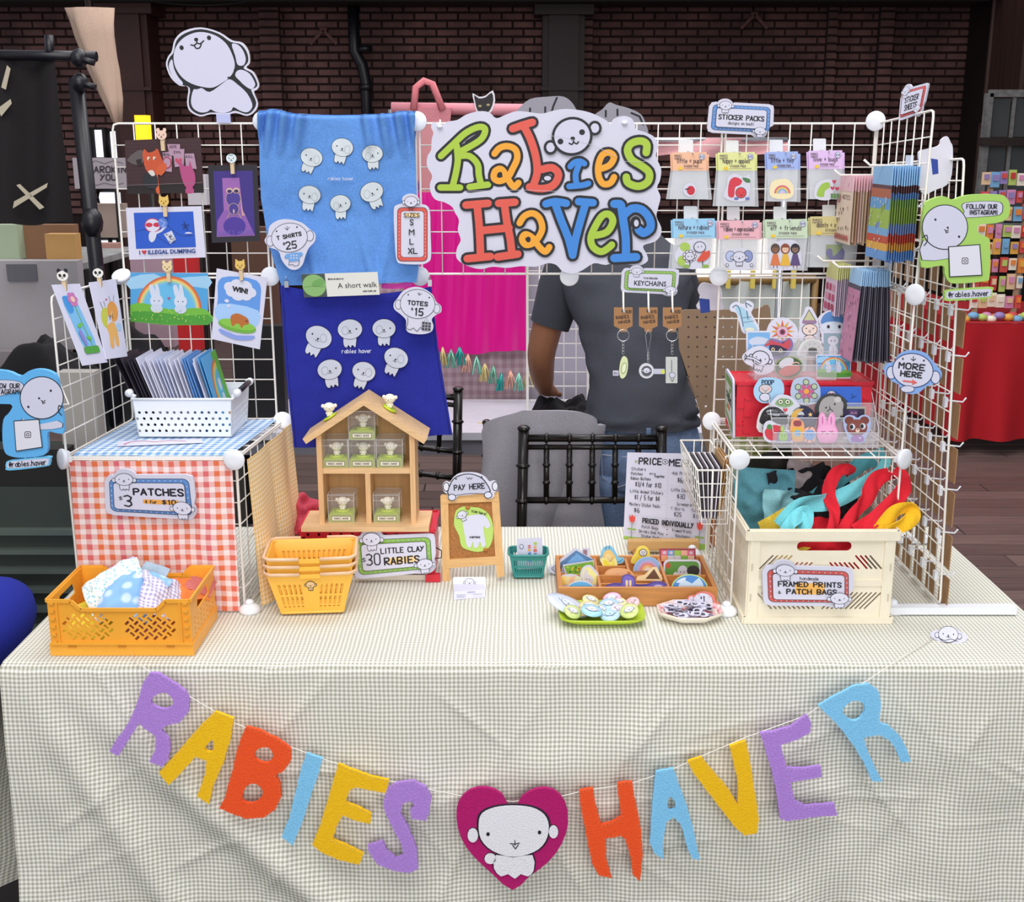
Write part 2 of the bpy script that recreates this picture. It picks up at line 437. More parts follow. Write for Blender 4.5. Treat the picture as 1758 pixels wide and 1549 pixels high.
 def heart(s,cx,cy,r,c,ang=0):
  q=[(0,-0.35),(0.35,-0.85),(0.9,-0.75),(1,-0.2),(0.6,0.4),(0,1),(-0.6,0.4),(-1,-0.2),(-0.9,-0.75),(-0.35,-0.85)]
  ca,sa=cos(radians(ang)),sin(radians(ang))
  return s.fill([(cx+r*(x*ca-y*sa),cy+r*(x*sa+y*ca))for x,y in q],c)
 def pup(s,cx,cy,r,ang=0,lw=None,c='f6f5fb',ears=True,body=True,flip=1,face=True):
  lw=lw or r*0.09;ca,sa=cos(radians(ang)),sin(radians(ang))
  P=lambda x,y:(cx+r*(x*ca-y*sa),cy+r*(x*sa+y*ca))
  if body:
   q=sm([P(-0.45,0.6),P(-0.5,1.3),P(-0.25,1.5),P(-0.12,1.3),P(0.05,1.52),P(0.2,1.3),P(0.42,1.5),P(0.5,1.2),P(0.45,0.6)],3)
   s.fill(q,c).brush([q+[q[0]]],lw)
  if ears:
   for e in(-1,1):
    x,y=P(e*1.12,0.12);s.oell(x,y,r*0.24,r*0.28,c,lw,ang=ang,n=14)
  s.oell(cx,cy,r,r*0.82,c,lw,ang=ang)
  if face:
   for e in(-1,1):
    x,y=P(e*0.52,-0.02);s.ell(x,y,r*0.065,r*0.075,'161620',n=8)
   x,y=P(0.0,0.13);s.ell(x,y,r*0.085,r*0.065,'161620',n=8)
   s.brush([[P(-0.16,0.27),P(-0.06,0.33),P(0,0.2),P(0.06,0.33),P(0.16,0.27)]],lw*0.9)
  return s
 def build(s,parent,name='printed_design',label=None):
  o=s.mb.build(name,parent)
  if label:o['label']=label
  return o
def board(root,fn,nrm,outline,t,m=None,side=None,name='board'):
 return MB().plate(fn,nrm,outline,[],t,m or FOAM,side or m or FOAM).build(name,root)
def sign(name,label,cat,pl,outline,t,m=None,side=None,group=None,k=3):
 """cut-out board traced on plane pl; returns root and its Art"""
 if k:outline=sm(outline,k)
 c=sum((pl.pt(x,y)for x,y in outline),Vector())/len(outline)
 zb=min(pl.pt(x,y).z for x,y in outline)
 root=thing(name,label,cat,(c.x,c.y,zb),group)
 board(root,pl.pt,pl.n,outline,t,m,side)
 return root,Art(pl.pt,pl.n)
# setting
from mathutils import noise as NZ
def nz(x,y,z=0.0):return NZ.noise(Vector((x,y,z)))
random.seed(7)
def plank_mat():
 t=NT('floor_wood',0.42);oi=t.n('ObjectInfo');m=t.n('Mapping');m.inputs['Scale'].default_value=(3,60,1)
 ad=t.n('VectorMath',operation='ADD');t.l(t.obj(),ad.inputs[0]);t.l(oi.outputs['Location'],ad.inputs[1]);t.l(ad.outputs[0],m.inputs['Vector'])
 f=t.noise(1.0,m.outputs[0],5);c=t.mix(f,rgb('4a3a38'),rgb('86706a'))
 r=t.n('MapRange');r.inputs[3].default_value=0.72;r.inputs[4].default_value=1.2;t.l(oi.outputs['Random'],r.inputs[0])
 cx=t.n('CombineColor');[t.l(r.outputs[0],cx.inputs[i])for i in range(3)]
 t.l(t.mix(1.0,c,cx.outputs[0],'MULTIPLY'),t.b.inputs['Base Color']);t.bump(f,0.2,0.002);return t.m
PLK=plank_mat()
fl=structure(MB().box((0,6,-0.03),(14,15,0.04),col('1c1514',0.7,'floor_joint')),'floor')
pw,plen=0.13,1.35
def plank_mb(o=(0,0,0)):
 x,y,z=o;m=MB()
 m.add([(x,y,z-.01),(x+plen-.004,y,z-.01),(x+plen-.004,y+pw-.004,z-.01),(x,y+pw-.004,z-.01),(x+.003,y+.003,z),(x+plen-.007,y+.003,z),(x+plen-.007,y+pw-.007,z),(x+.003,y+pw-.007,z)],[(4,5,6,7),(0,1,5,4),(1,2,6,5),(2,3,7,6),(3,0,4,7)],PLK)
 return m
first=None;rest=MB();cnt=0
for r in range(74):
 y=2.75+r*pw;off=(r*0.47)%plen
 for k in range(-3,5):
  x=k*plen-off
  near=(-1.5<x+plen and x<1.2 and y<8)or(1.0<x+plen and y>4.0)
  if near and cnt<300:
   cnt+=1
   if first is None:first=plank_mb().build('plank',fl,(0,0,0));first.location=(x,y,0)
   else:
    c=first.copy();COL.objects.link(c);c.location=(x,y,0)
  else:
   q=plank_mb((x,y,0));rest.add(q.v,q.f,PLK)
rest.build('floor_boards',fl,(0,0,0),stuff=True)
def brick_mat():
 t=NT('brick',0.9);oi=t.n('ObjectInfo')
 ad=t.n('VectorMath',operation='ADD');t.l(t.obj(),ad.inputs[0]);t.l(oi.outputs['Location'],ad.inputs[1])
 f=t.noise(9,ad.outputs[0],4);g=t.noise(1.3,ad.outputs[0],2)
 c=t.mix(f,rgb('4e3635'),rgb('88615c'));r=t.n('MapRange');r.inputs[1].default_value=.35;r.inputs[2].default_value=.7;r.inputs[3].default_value=0.62;r.inputs[4].default_value=1.25
 t.l(g,r.inputs[0]);cx=t.n('CombineColor');[t.l(r.outputs[0],cx.inputs[i])for i in range(3)]
 t.l(t.mix(1.0,c,cx.outputs[0],'MULTIPLY'),t.b.inputs['Base Color']);t.bump(f,0.5,0.01);return t.m
BRK=brick_mat()
WY=12.5
wb=structure(MB().box((0,WY+0.12,2.2),(13.5,0.2,4.8),col('2c1d1c',0.95,'mortar')),'wall_back')
def brick_mb(x,y,z,w=0.205,h=0.062,d=0.03):
 m=MB();e=0.006
 m.add([(x,y,z),(x+w,y,z),(x+w,y,z+h),(x,y,z+h),(x+e,y-d,z+e),(x+w-e,y-d,z+e),(x+w-e,y-d,z+h-e),(x+e,y-d,z+h-e)],[(4,5,6,7),(0,1,5,4),(1,2,6,5),(2,3,7,6),(3,0,4,7)],BRK);return m
b0=None;rest=MB();cnt=0
for r in range(40):
 z=0.9+r*0.0755
 for k in range(64):
  x=-6.9+k*0.216+(0.108 if r%2 else 0);j=random.uniform(-.004,.006)
  if(-2.6<x<3.2)and 2.0<z<2.9 and cnt<300:
   cnt+=1
   if b0 is None:b0=brick_mb(0,0,0).build('brick',wb,(0,0,0));b0 .location=(x,WY+.02+j,z)
   else:
    c=b0 .copy();COL.objects.link(c);c.location=(x,WY+.02+j,z)
  else:
   q=brick_mb(x,WY+.02+j,z);rest.add(q.v,q.f,BRK)
rest.build('brickwork',wb,(0,0,0),stuff=True)
BROWN=col('4a2a26',0.55,'paint_brown',0.12,5);DARK=col('1d1818',0.6,'steel_dark',0.15,4)
def wx(px,y=WY):return PY(y).pt(px,244).x
def wz(py,y=WY):return PY(y).pt(879,py).z
def pier(px0,px1,y,name,mat,z1=3.6,panel=True):
 m=MB();x0,x1=wx(px0,y),wx(px1,y);c=(x0+x1)/2
 m.box((c,y+0.15,z1/2),(x1-x0,0.5,z1),mat)
 m.box((c,y+0.1,z1-0.75),(x1-x0+0.16,0.62,0.10),mat)
 m.box((c,y+0.1,wz(150,y)-.02),(x1-x0+0.03,0.54,0.03),mat)
 if panel:m.box((c,y-0.12,2.0),(x1-x0-0.12,0.06,2.6),mat)
 return structure(m,name)
pier(205,272,12.2,'trim_1',BROWN)
pier(930,1000,12.3,'trim_2',col('2b1d1d',0.6,'paint_dark',0.12,5))
structure(MB().box((0,12.1,3.42),(13.4,0.5,1.06),DARK).box((0,11.9,2.93),(13.4,0.7,0.05),DARK),'trim_3')
for i,(a,b)in enumerate(((455,486),(1000,1014),(1412,1425),(1500,1520))):
 m=MB();x0,x1=wx(a,12.35),wx(b,12.35)
 m.box(((x0+x1)/2,12.45,1.5),(x1-x0,.14,3.0),col('2c1d1c',0.95,'mortar'))
 for r in range(27):
  z=.9+r*.0755;q=brick_mb(x0-.01,12.39,z,x1-x0+.02);m.add(q.v,q.f,BRK)
 structure(m,'trim_%d'%(4+i))
RX=4.52
DW=wood('3d2722',2,0.3,3)
wr=structure(MB().box((RX+.1,8.5,1.9),(0.2,8.2,3.9),col('201615',0.6,'stain_dark')),'wall_right')
def wall_panel(y0,y1,z0,z1,m=DW):
 MB().box((RX-.02,(y0+y1)/2,(z0+z1)/2),(0.05,y1-y0,z1-z0),m).build('panel',wr,(0,0,0))
 f=MB();
 for a,b in(((y0,z0),(y1,z0)),((y0,z1),(y1,z1)),((y0,z0),(y0,z1)),((y1,z0),(y1,z1))):
  f.bar((RX-.05,a[0],a[1]),(RX-.05,b[0],b[1]),.03,.03,col('5a4640',.5,'moulding'))
 f.build('moulding',wr,(0,0,0))
wall_panel(10.95,11.75,1.98,3.3);wall_panel(10.0,10.8,1.98,3.3);wall_panel(11.15,11.8,0.3,1.78);wall_panel(9.0,9.8,1.98,3.3)
t=thing('glazed_shutter','weathered grey paned shutter leaning on the dark timber wall at far right','shutter',(4.35,10.7,0))
gx0,gx1,gz0,gz1,gy=4.08,4.52,0.9,2.02,10.65
f=MB();GR=col('8d8d8c',.8,'weathered_paint',.25,20)
for a,b in(((gx0,gz0),(gx0,gz1)),((gx1,gz0),(gx1,gz1)),((gx0,gz1),(gx1,gz1)),((gx0,gz0),(gx1,gz0)),((gx0,1.62),(gx1,1.62))):
 f.bar((a[0],gy,a[1]),(b[0],gy,b[1]),.06,.06,GR)
f.bar(((gx0+gx1)/2,gy,gz0),((gx0+gx1)/2,gy,gz1),.02,.03,GR);f.bar((gx0+.02,gy,.02),(gx0+.02,gy,gz0),.05,.05,GR);f.bar((gx1,gy,.02),(gx1,gy,gz0),.05,.05,GR)
f.build('frame',t)
MB().box(((gx0+gx1)/2,gy-.04,1.62),(gx1-gx0+.1,.05,.07),col('3a302c',.8,'old_wood',.2,20)).build('crossbar',t)
for i in(0,1):
 for z0,z1 in((.94,1.58),(1.66,1.98)):
  w=(gx1-gx0)/2
  MB().box((gx0+w*(i+.5),gy+.01,(z0+z1)/2),(w-.05,.006,z1-z0),col('5c6062',.15,'old_glass')).build('pane',t)
p=MB();x=wx(632,12.25);p.tube([(x,12.2,0.5),(x,12.2,wz(140,12.2)),(x-.03,12.2,wz(112,12.2)),(x-.10,12.2,wz(88,12.2)),(x-.10,12.2,3.0)],.055,BLACKP,10)
for zz in(1.5,wz(150,12.2),wz(84,12.2)):p.lathe((x-(.1 if zz>2.6 else 0),12.2,zz),[(.07,-.03),(.07,.03)],BLACKP,10)
solo(p,'downpipe','black cast downpipe with a kinked top running down the brick wall','pipe')
for px,lab in((562,'small rusty iron brace high on the bricks left of the downpipe'),(1285,'small rusty iron brace high on the bricks above the sticker pack sign')):
 y=12.42;z=wz(52 if px<1000 else 25,y);x=wx(px,y);b=MB()
 b.bar((x,y,z),(x-.13,y,z-.13),.03,.03,col('6a4a44',.8,'rust'));b.bar((x,y,z),(x+.13,y,z-.13),.03,.03,col('6a4a44',.8,'rust'));b.box((x,y+.02,z),(.07,.04,.05),col('6a4a44',.8,'rust'))
 solo(b,'iron_brace',lab,'bracket')
solo(MB().tube([(wx(270+i*16,12),11.9,wz(2+9*sin(pi*i/12),12))for i in range(13)],.008,col('2a2a2e',.5,'rubber'),5),'hanging_cable','thin dark cable sagging below the black beam at top left','cable')
# the table
TX0,TX1,TY0,TY1=-0.885,0.985,1.905,2.668
t=thing('folding_table','long folding table hidden under the green gingham cloth','table',(0.05,2.285,0))
MB().box((0.05,2.285,.722),(TX1-TX0-.02,TY1-TY0-.02,.034),plastic('d8d6d0')).build('tabletop',t)
LG=MB()
for sx in(-.75,.85):
 for sy in(1.98,2.6):
  MB().tube([(sx,sy,0),(sx,sy,.705)],.014,METAL,8).build('leg',t)
GING=gingham('f6f3ea','a9aa98',1/0.0038,wr=.006)
cl=MB()
def topf(u,v):
 x=TX0+(TX1-TX0)*u;y=TY1+(TY0-TY1)*v
 w=.0012*nz(x*4,y*5,3)*(1 if.1<v<.9 else 0)
 e=max(0,(v-.985)/.015);return(x,y,TZ-.0+.0012+w*.4-.005*e*e)
def frontf(u,v):
 x=TX0+(TX1-TX0)*u;hem=.232+.055*math.exp(-((x-.60)/.11)**2)+.012*sin(x*9)
 z=TZ-.004-v*(TZ-.004-hem)
 g=min(1,v*2.2)
 w=.016*nz(x*2.3+z*1.5,z*2.2,1.0)+.008*nz(x*7+3*z,z*6+x*2,5.0)+.004*nz(x*16,z*13,9.)
 d=.020*math.exp(-((x+.80-(TZ-z)*1.05)/.05)**2)*g+.016*math.exp(-((x+.86-(TZ-z)*.55)/.035)**2)*g
 d+=.018*math.exp(-(((x-.33)-(z-.66)*2.6)/.16)**2)*math.exp(-((x-.15)/.3)**2)*g
 d+=.010*math.exp(-((x-.80)/.05)**2)*g
 rnd=.010*(1-min(1,v/.02))**2
 for cx,cz,ang,ln,am in CREASE:
  ca,sa=cos(ang),sin(ang);a=(x-cx)*ca+(z-cz)*sa;b=-(x-cx)*sa+(z-cz)*ca
  if abs(a)<ln and abs(b)<.05:d+=am*(1-(a/ln)**2)*math.exp(-abs(b)/.007)
 return(x,TY0-.004+rnd*.5-w*g-d-.03*v,z)
random.seed(3)
CREASE=[(random.uniform(-.85,.95),random.uniform(.28,.66),random.choice((0.5,-.5,.1,1.0,-.9))+random.uniform(-.2,.2),random.uniform(.05,.16),random.uniform(.002,.006))for _ in range(46)]
def sidef(s):
 def f(u,v):
  y=TY0+(TY1-TY0)*u;z=TZ-.004-v*.5;g=min(1,v*2)
  fl=(.11*v*math.exp(-(u/.22)**2)+.018*sin(u*19)*g+.01*nz(u*5,v*4,2))
  return((TX0 if s<0 else TX1)+s*(fl+.004),y-(.03*v if u<.1 else 0)*(1-u*10 if u<.1 else 0),z)
 return f
WDT=TX1-TX0
cl.grid(lambda u,v:topf(u,v),120,50,GING,(WDT,TY1-TY0))
cl.grid(frontf,300,110,GING,(WDT,.5))
cl.grid(sidef(-1),50,24,GING,(TY1-TY0,.5));cl.grid(sidef(1),50,24,GING,(TY1-TY0,.5))
cl.grid(lambda u,v:(TX0+WDT*u,TY1+.004+.008*sin(u*40)*min(1,v*3),TZ-.004-v*.24),80,6,GING,(WDT,.3))
cb=solo(cl,'tablecloth','sage green and cream gingham cloth draped over the long front table','tablecloth',(0.05,2.285,.24))
def smooth_join(o,d=.004):
 import bmesh
 b=bmesh.new();b.from_mesh(o.data);bmesh.ops.remove_doubles(b,verts=b.verts,dist=d*.02);b.to_mesh(o.data);b.free()
# white wire grid shelving
GZ=[TZ+.004,1.045,1.35,1.655];GX=[-.798,-.493,-.188,.117,.4218,.727];GY=2.46
def grid_panel(a,b,c,d,label,n=7,nrows=None,r=.0013,rf=.0023,group='white wire grid panels'):
 """a,b,c,d: corners round the panel (world)"""
 a,b,c,d=map(Vector,(a,b,c,d));nrows=nrows or n
 nn=(b-a).cross(d-a).normalized();o=(a+b+c+d)/4;o.z=min(a.z,b.z,c.z,d.z)
 t=thing('wire_grid_panel',label,'wire panel',o,group)
 m=MB();k=.012;P=[]
 cs=[a,b,c,d]
 for i in range(4):
  p,q,s_=cs[i-1],cs[i],cs[(i+1)%4];e1=(p-q).normalized();e2=(s_-q).normalized();i1=(e1+e2)*.004
  P+=[q+e1*k+i1*.2,q+(e1+e2)*k*.3,q+e2*k+i1*.2]
 m.tube(P,rf,WIRE,7,closed=True);m.build('frame',t)
 def wires(p0,p1,q0,q1,cnt,off):
  src=None;u0=p0+(p1-p0)/cnt;v0=q0+(q1-q0)/cnt
  par=abs((p1-p0-(q1-q0)).length)<1e-4
  for i in range(1,cnt):
   f=i/cnt;u=p0+(p1-p0)*f;v=q0+(q1-q0)*f
   if par and src is not None:
    w=src.copy();COL.objects.link(w);w.parent=t;w.location=u-u0
   else:src=MB().tube([u+nn*off,v+nn*off],r,WIRE,5).build('wire',t)
 wires(a,b,d,c,n,r*.8);wires(a,d,b,c,nrows,-r*.8)
 return t
g=.003
def back(cx,rw,lab):
 x0,x1,z0,z1=GX[cx]+g,GX[cx+1]-g,GZ[rw]+g,GZ[rw+1]-g
 return grid_panel((x0,GY,z0),(x1,GY,z0),(x1,GY,z1),(x0,GY,z1),lab)
back(0,2,'top left wire grid holding the clipped art prints')
back(1,2,'wire grid covered by the hanging light blue shirt')
back(2,2,'wire grid behind the left half of the big name sign')
back(3,2,'wire grid behind the right half of the big name sign')
back(4,2,'top right wire grid carrying the sticker packs')
back(0,1,'wire grid behind the white basket of prints')
back(4,1,'wire grid behind the sticker stands on the red crate')
back(4,0,'wire grid behind the cream crate of bags')
L0,L1=Vector((-.80,GY,0)),Vector((-.832,GY-.305,0));L2=Vector((-.515,GY-.305,0));L3=Vector((-.484,GY,0))
def up(p,z):return Vector((p.x,p.y,z))
grid_panel(up(L0,GZ[1]+g),up(L1,GZ[1]+g),up(L1,GZ[2]-g),up(L0,GZ[2]-g),'left side wire grid with two tall prints clipped on')
grid_panel(up(L0,GZ[1]),up(L1,GZ[1]),up(L2,GZ[1]),up(L3,GZ[1]),'wire shelf under the blue gingham cloth')
grid_panel(up(L0,GZ[0]),up(L1,GZ[0]),up(L1,GZ[1]-g),up(L0,GZ[1]-g),'wire grid on the outer left side of the gingham covered cube')
grid_panel(up(L3,GZ[0]),up(L2,GZ[0]),up(L2,GZ[1]-g),up(L3,GZ[1]-g),'wire grid behind the yellow gingham cloth')
grid_panel(up(L1,GZ[0]),up(L2,GZ[0]),up(L2,GZ[1]-g),up(L1,GZ[1]-g),'wire grid behind the red gingham cloth')
FY=GY-.305;XA,XB=GX[4],GX[5]
grid_panel((XA,GY,GZ[0]),(XA,FY,GZ[0]),(XA,FY,GZ[1]-g),(XA,GY,GZ[1]-g),'wire grid left of the cream crate with the wire basket hung on it')
grid_panel((XA+g,GY,GZ[1]),(XB-g,GY,GZ[1]),(XB-g,FY,GZ[1]),(XA+g,FY,GZ[1]),'wire shelf on which the red sticker crate stands')
for i,lab in((0,'wire grid right of the cream crate of bags'),(1,'wire grid with the MORE HERE sign on it'),(2,'wire grid at top right from which the sticker sheets hang')):
 y1=FY;xo=.0 if i<2 else.006
 grid_panel((XB,GY,GZ[i]+g),(XB,y1,GZ[i]+g),(XB+xo,y1,GZ[i+1]-g+(.018 if i==2 else 0)),(XB,GY,GZ[i+1]-g),lab)
def connector(o,label,axis=(0,-1,0),r=.0195):
 o=Vector(o);R=Vector((0,0,1)).rotation_difference(Vector(axis)).to_matrix()
 t=thing('grid_connector',label,'connector',o,'round white connectors joining the wire grids')
 MB().lathe(o,[(r*.55,-.006),(r*.95,.000),(r,.003),(r,.006),(r*.93,.0075),(r*.3,.0078)],WHITEP,22,R).build('cap',t)
 m=MB()
 for i in range(4):
  a=pi/4+i*pi/2;p=R@Vector((cos(a)*r*.5,sin(a)*r*.5,-.009));q=R@Vector((cos(a)*r*.5,sin(a)*r*.5,.0))
  m.bar(o+p,o+q,.009,.009,WHITEP)
 m.build('socket',t);return t
CO=Vector((0,-.012,0))
for px,rz,lab in((440,3,'round connector at the top left corner of the blue shirt'),(712,3,'round connector at the top right corner of the blue shirt'),(719,2,'round connector at the lower right corner of the blue shirt'),(464,2,'round connector at the lower left corner of the blue shirt'),(985,2,'round connector just below the big name sign'),(1250,2,'round connector under the green topped sticker packs')):
 z=GZ[rz];x=PY(GY).pt(px,300).x
 k=min(range(6),key=lambda i:abs(GX[i]-x));connector((GX[k],GY-.008,z),lab)
connector((GX[5]-.006,GY-.008,GZ[3]),'round connector at the top right inner corner of the grid wall',(-.5,-.8,0.1))
connector((GX[5],FY-.006,GZ[2]),'round connector left of the green waving sign',(-.75,-.65,0))
connector((GX[5],FY-.008,GZ[1]),'round connector at the right front corner of the sticker shelf',(.55,-.8,0))
connector((GX[4],FY-.010,GZ[1]),'round connector at the left front corner of the sticker shelf')
connector((GX[4],GY-.006,GZ[1]),'round connector at the left rear corner of the sticker shelf',(-.3,-.9,.3))
connector((GX[0],GY-.006,GZ[2]-.002),'round connector behind the two tall prints on the left',(-.1,-.55,.8))
connector(up(L1,GZ[1])+Vector((0,-.010,0)),'round connector at the left front corner of the gingham covered cube',(-.75,-.65,.1))
connector(up(L2,GZ[1])+Vector((0,-.012,0)),'round connector at the right front corner of the gingham covered cube')
connector(up(L3,GZ[1])+Vector((0,-.006,.0)),'round connector at the right rear corner of the gingham covered cube',(.25,-.7,.55))
connector(up(L0,GZ[1])+Vector((.02,-.006,.012)),'round connector at the left rear corner under the white basket',(-.3,-.8,.4),.014)
def foot(o,label):
 t=thing('base_connector',label,'connector',o,'round white feet under the wire grids')
 MB().lathe(o,[(.020,0),(.021,.004),(.019,.010),(.011,.016),(.006,.018)],WHITEP,20).build('base',t)
 MB().lathe(Vector(o)+Vector((0,0,.016)),[(.009,0),(.008,.006),(.004,.009)],WHITEP,12).build('socket',t)
TB=TZ+.0022
foot((L2 .x+.012,L2 .y-.012,TB),'white foot beside the red gingham cloth');foot((XA-.012,FY-.022,TB),'white foot between the pink plate and the cream crate')
foot((XA-.03,GY-.0,TB),'white foot behind the wooden sticker tray');foot((XB+.004,FY-.012,TB),'white foot right of the cream crate')
# gingham cloths on the left cube
def wig(a,f,ph=0):return lambda t:a*sin(t*f+ph)
REDG=gingham('f6e6e4','dc6a72',1/.0102,'e8763c',wr=.008)
c1,c2=up(L1,GZ[1]-.004)+Vector((.008,-.006,0)),up(L2,GZ[1]-.004)+Vector((-.006,-.006,0))
def redf(u,v):
 p=c1 .lerp(c2,u);z=p.z-v*(.296);w=.004*nz(u*4,v*3,1)+.0025*sin(u*22+v*3)*v
 return(p.x,p.y-.002-abs(w)-.006*v,z)
m=MB().sheet(redf,60,40,REDG,.0012,(.30,.296))
solo(m,'gingham_cloth','red, pink and orange gingham cloth hanging on the front of the left cube','cloth')
YELG=gingham('faecd0','efc678',1/.0045,wr=.004)
y1_,y2_=up(L3,GZ[1]-.004)+Vector((.014,-.012,0)),up(L2,GZ[1]-.004)+Vector((.018,.0,0))
def yelf(u,v):
 p=y2_.lerp(y1_,u);b=.012*sin(u*7.0)*(0.3+v)+.004*sin(u*17)*v
 return(p.x+.003+abs(b)+.012*v,p.y,p.z-v*.292)
m=MB().sheet(lambda u,v:yelf(1-u,v),50,30,YELG,.0012,(.31,.292))
solo(m,'gingham_cloth','pale yellow gingham cloth hanging on the right side of the left cube','cloth')
BLUG=gingham('e4ecf6','6d9ccc',1/.0085,wr=.006)
def bluf(u,v):
 a=up(L1,0).lerp(up(L2,0),.03+u*.94);b=up(L0,0).lerp(up(L3,0),.03+u*.94);p=b.lerp(a,.04+v*.93)
 return(p.x,p.y,GZ[1]+.0045+.0012*nz(u*7,v*6,4)-(.004*(v-.95)/.05 if v>.95 else 0))
solo(MB().sheet(bluf,50,40,BLUG,.001,(.30,.30)),'gingham_cloth','blue and white gingham cloth lying on top of the left cube','cloth')
# big puppy cutout, top left
pl=PY(2.452)
out=[(316,53),(345,47),(376,55),(398,69),(416,73),(427,88),(429,108),(423,116),(436,124),(445,145),(441,154),(436,158),(443,178),(437,192),(424,199),(405,194),(388,197),(362,196),(344,200),(326,191),(321,175),(323,150),(308,147),(293,133),(285,112),(288,98),(295,88),(300,68)]
root,a=sign('puppy_cutout','large white puppy cut-out with black outline standing on top of the grid wall','cut-out',pl,out,.008,FOAM,col('6a5238',.8,'mdf'))
BK='15161c'
a.fill(sm([(318,57),(345,50),(375,58),(396,72),(413,76),(424,90),(426,106),(418,117),(433,126),(442,144),(438,151),(431,154),(440,176),(434,190),(423,196),(404,190),(390,194),(362,193),(344,197),(328,188),(324,174),(326,151),(311,145),(296,131),(288,112),(291,99),(298,90),(303,70)],3),BK)
WP='eceaf4'
a.fill(sm([(398,76),(409,77),(418,88),(422,102),(418,112),(408,111),(404,96)],3),WP)
a.fill(sm([(407,122),(416,120),(429,127),(438,143),(436,150),(430,153),(419,146),(411,138),(404,130)],3),WP)
a.fill(sm([(293,104),(296,103),(299,118),(306,132),(314,142),(311,146),(300,138),(292,122),(290,112)],3),WP)
a.fill(sm([(333,153),(346,151),(360,158),(380,145),(394,136),(408,145),(424,160),(433,178),(431,188),(423,193),(412,190),(401,184),(397,190),(385,194),(370,192),(362,188),(356,192),(344,193),(332,186),(328,173)],3),WP)
a.fill(sm([(299,90),(308,72),(324,60),(345,55),(370,61),(390,77),(402,103),(402,120),(394,133),(382,142),(367,150),(352,150),(330,144),(312,132),(300,112)],4),WP)
a.brush([[(326,149),(336,152),(344,150)],[(394,134),(401,128),(403,120)],[(392,133),(396,135)]],3,BK,2)
a.ell(359,65,3.6,4.2,BK,-20,12);a.ell(312,82,3.6,4.2,BK,-20,12);a.ell(337,68,3.6,3.2,BK,0,12)
a.brush([[(328,77),(333,78),(338,74),(338,70)],[(338,74),(344,75),(350,70)],[(334,78),(337,83),(343,82),(346,75)]],2.2,BK,3)
a.build(root)
b=MB();q=PY(2.447)
b.plate(q.pt,q.n,[(371,196),(395,196),(396,211),(372,211)],[],.004,col('b9bfe6',.3,'tape'));b.build('mounting_tape',root)
# the big name sign
pl=PY(2.425)
out=[(745,209),(757,216),(768,209),(785,206),(800,197),(822,191),(840,193),(852,203),(868,197),(886,191),(905,192),(930,195),(950,190),(972,187),(1000,190),(1020,196),(1040,206),(1048,213),(1054,204),(1070,199),(1084,203),(1090,214),(1092,222),(1108,227),(1124,236),(1130,252),(1126,268),(1135,290),(1133,310),(1128,322),(1134,338),(1130,356),(1127,372),(1135,390),(1134,404),(1124,415),(1104,422),(1110,436),(1112,448),(1098,456),(1078,454),(1060,449),(1040,455),(1020,452),(1000,464),(984,470),(966,466),(955,455),(940,452),(920,458),(895,457),(870,460),(846,458),(826,462),(806,458),(790,450),(783,440),(785,425),(791,412),(786,395),(788,378),(781,365),(776,355),(762,347),(748,343),(740,332),(738,316),(742,302),(733,285),(734,268),(740,258),(741,240),(744,228),(740,218)]
root,a=sign('name_sign','large white cloud-shaped name board with colourful black-outlined letters and a puppy face','sign',pl,out,.006)
OR,GN,RD,BL,K='f0a630','a9c83f','df5a4c','3b86d8','1a1a22'
def L(c,lines,w,k=3,o=9):
 lines=[sm(l,k,False)if len(l)>2 else l for l in lines]
 a.brush(lines,w+o,K,dots=10);a.brush(lines,w,c,dots=10)
L(GN,[[(757,268),(778,248),(800,228),(822,218),(833,222),(827,238),(806,252),(786,262)],[(784,250),(786,275),(782,300),(777,320)],[(756,322),(790,322)],[(788,268),(806,268),(820,282),(822,300),(826,318)],[(806,321),(838,317)]],11)
a.brush([[(800,244),(815,234),(824,228)]],4,K,0);
a.fill(sm([(795,292),(805,290),(810,302),(812,312),(792,314),(793,302)],2),WP)
L(OR,[[(849,264),(858,254),(872,251),(885,257),(888,272),(880,290),(872,304),(858,311),(848,306),(850,294),(860,290),(868,300),(876,314),(883,321),(890,314)]],11)
a.ell(859,300,3.5,5,K)
L(RD,[[(880,221),(897,215),(914,210)],[(899,216),(911,240),(920,270),(922,298),(914,322)],[(909,321),(930,324),(950,318),(959,300),(948,288),(930,291)]],13)
a.ell(940,306,9,6.5,K);a.ell(940,306,6,4,WP)
L(BL,[[(979,286),(986,279),(996,277),(1003,281)],[(994,282),(988,300),(990,318)],[(977,320),(1000,318),(1010,315)]],10)
L(OR,[[(1030,290),(1046,284),(1054,270),(1046,262),(1034,266),(1027,284),(1028,304),(1036,316),(1048,314),(1054,304)]],11)
L(GN,[[(1109,262),(1110,248),(1100,242),(1084,246),(1077,258),(1084,274),(1100,284),(1114,296),(1112,312),(1096,320),(1078,314),(1075,304)]],13)
L(RD,[[(800,352),(838,349)],[(819,350),(822,380),(824,410),(825,440)],[(802,444),(842,440)],[(856,349),(884,347)],[(866,350),(870,380),(876,410),(879,438)],[(854,441),(889,436)],[(824,396),(874,391)]],13,2)
L(OR,[[(892,383),(900,371),(914,366),(926,374),(931,392),(924,408),(914,418),(902,420),(896,410),(902,402),(914,408),(926,424),(936,432),(943,424)]],11)
a.ell(907,411,4,5,K)
L(BL,[[(937,350),(953,346),(972,349)],[(953,350),(964,380),(976,410),(983,438)],[(993,346),(1018,348)],[(1005,350),(996,380),(988,410),(983,438)]],13,2)
L(GN,[[(1022,404),(1042,398),(1052,380),(1046,368),(1034,370),(1022,388),(1014,408),(1018,424),(1032,432),(1046,424),(1050,420)]],12)
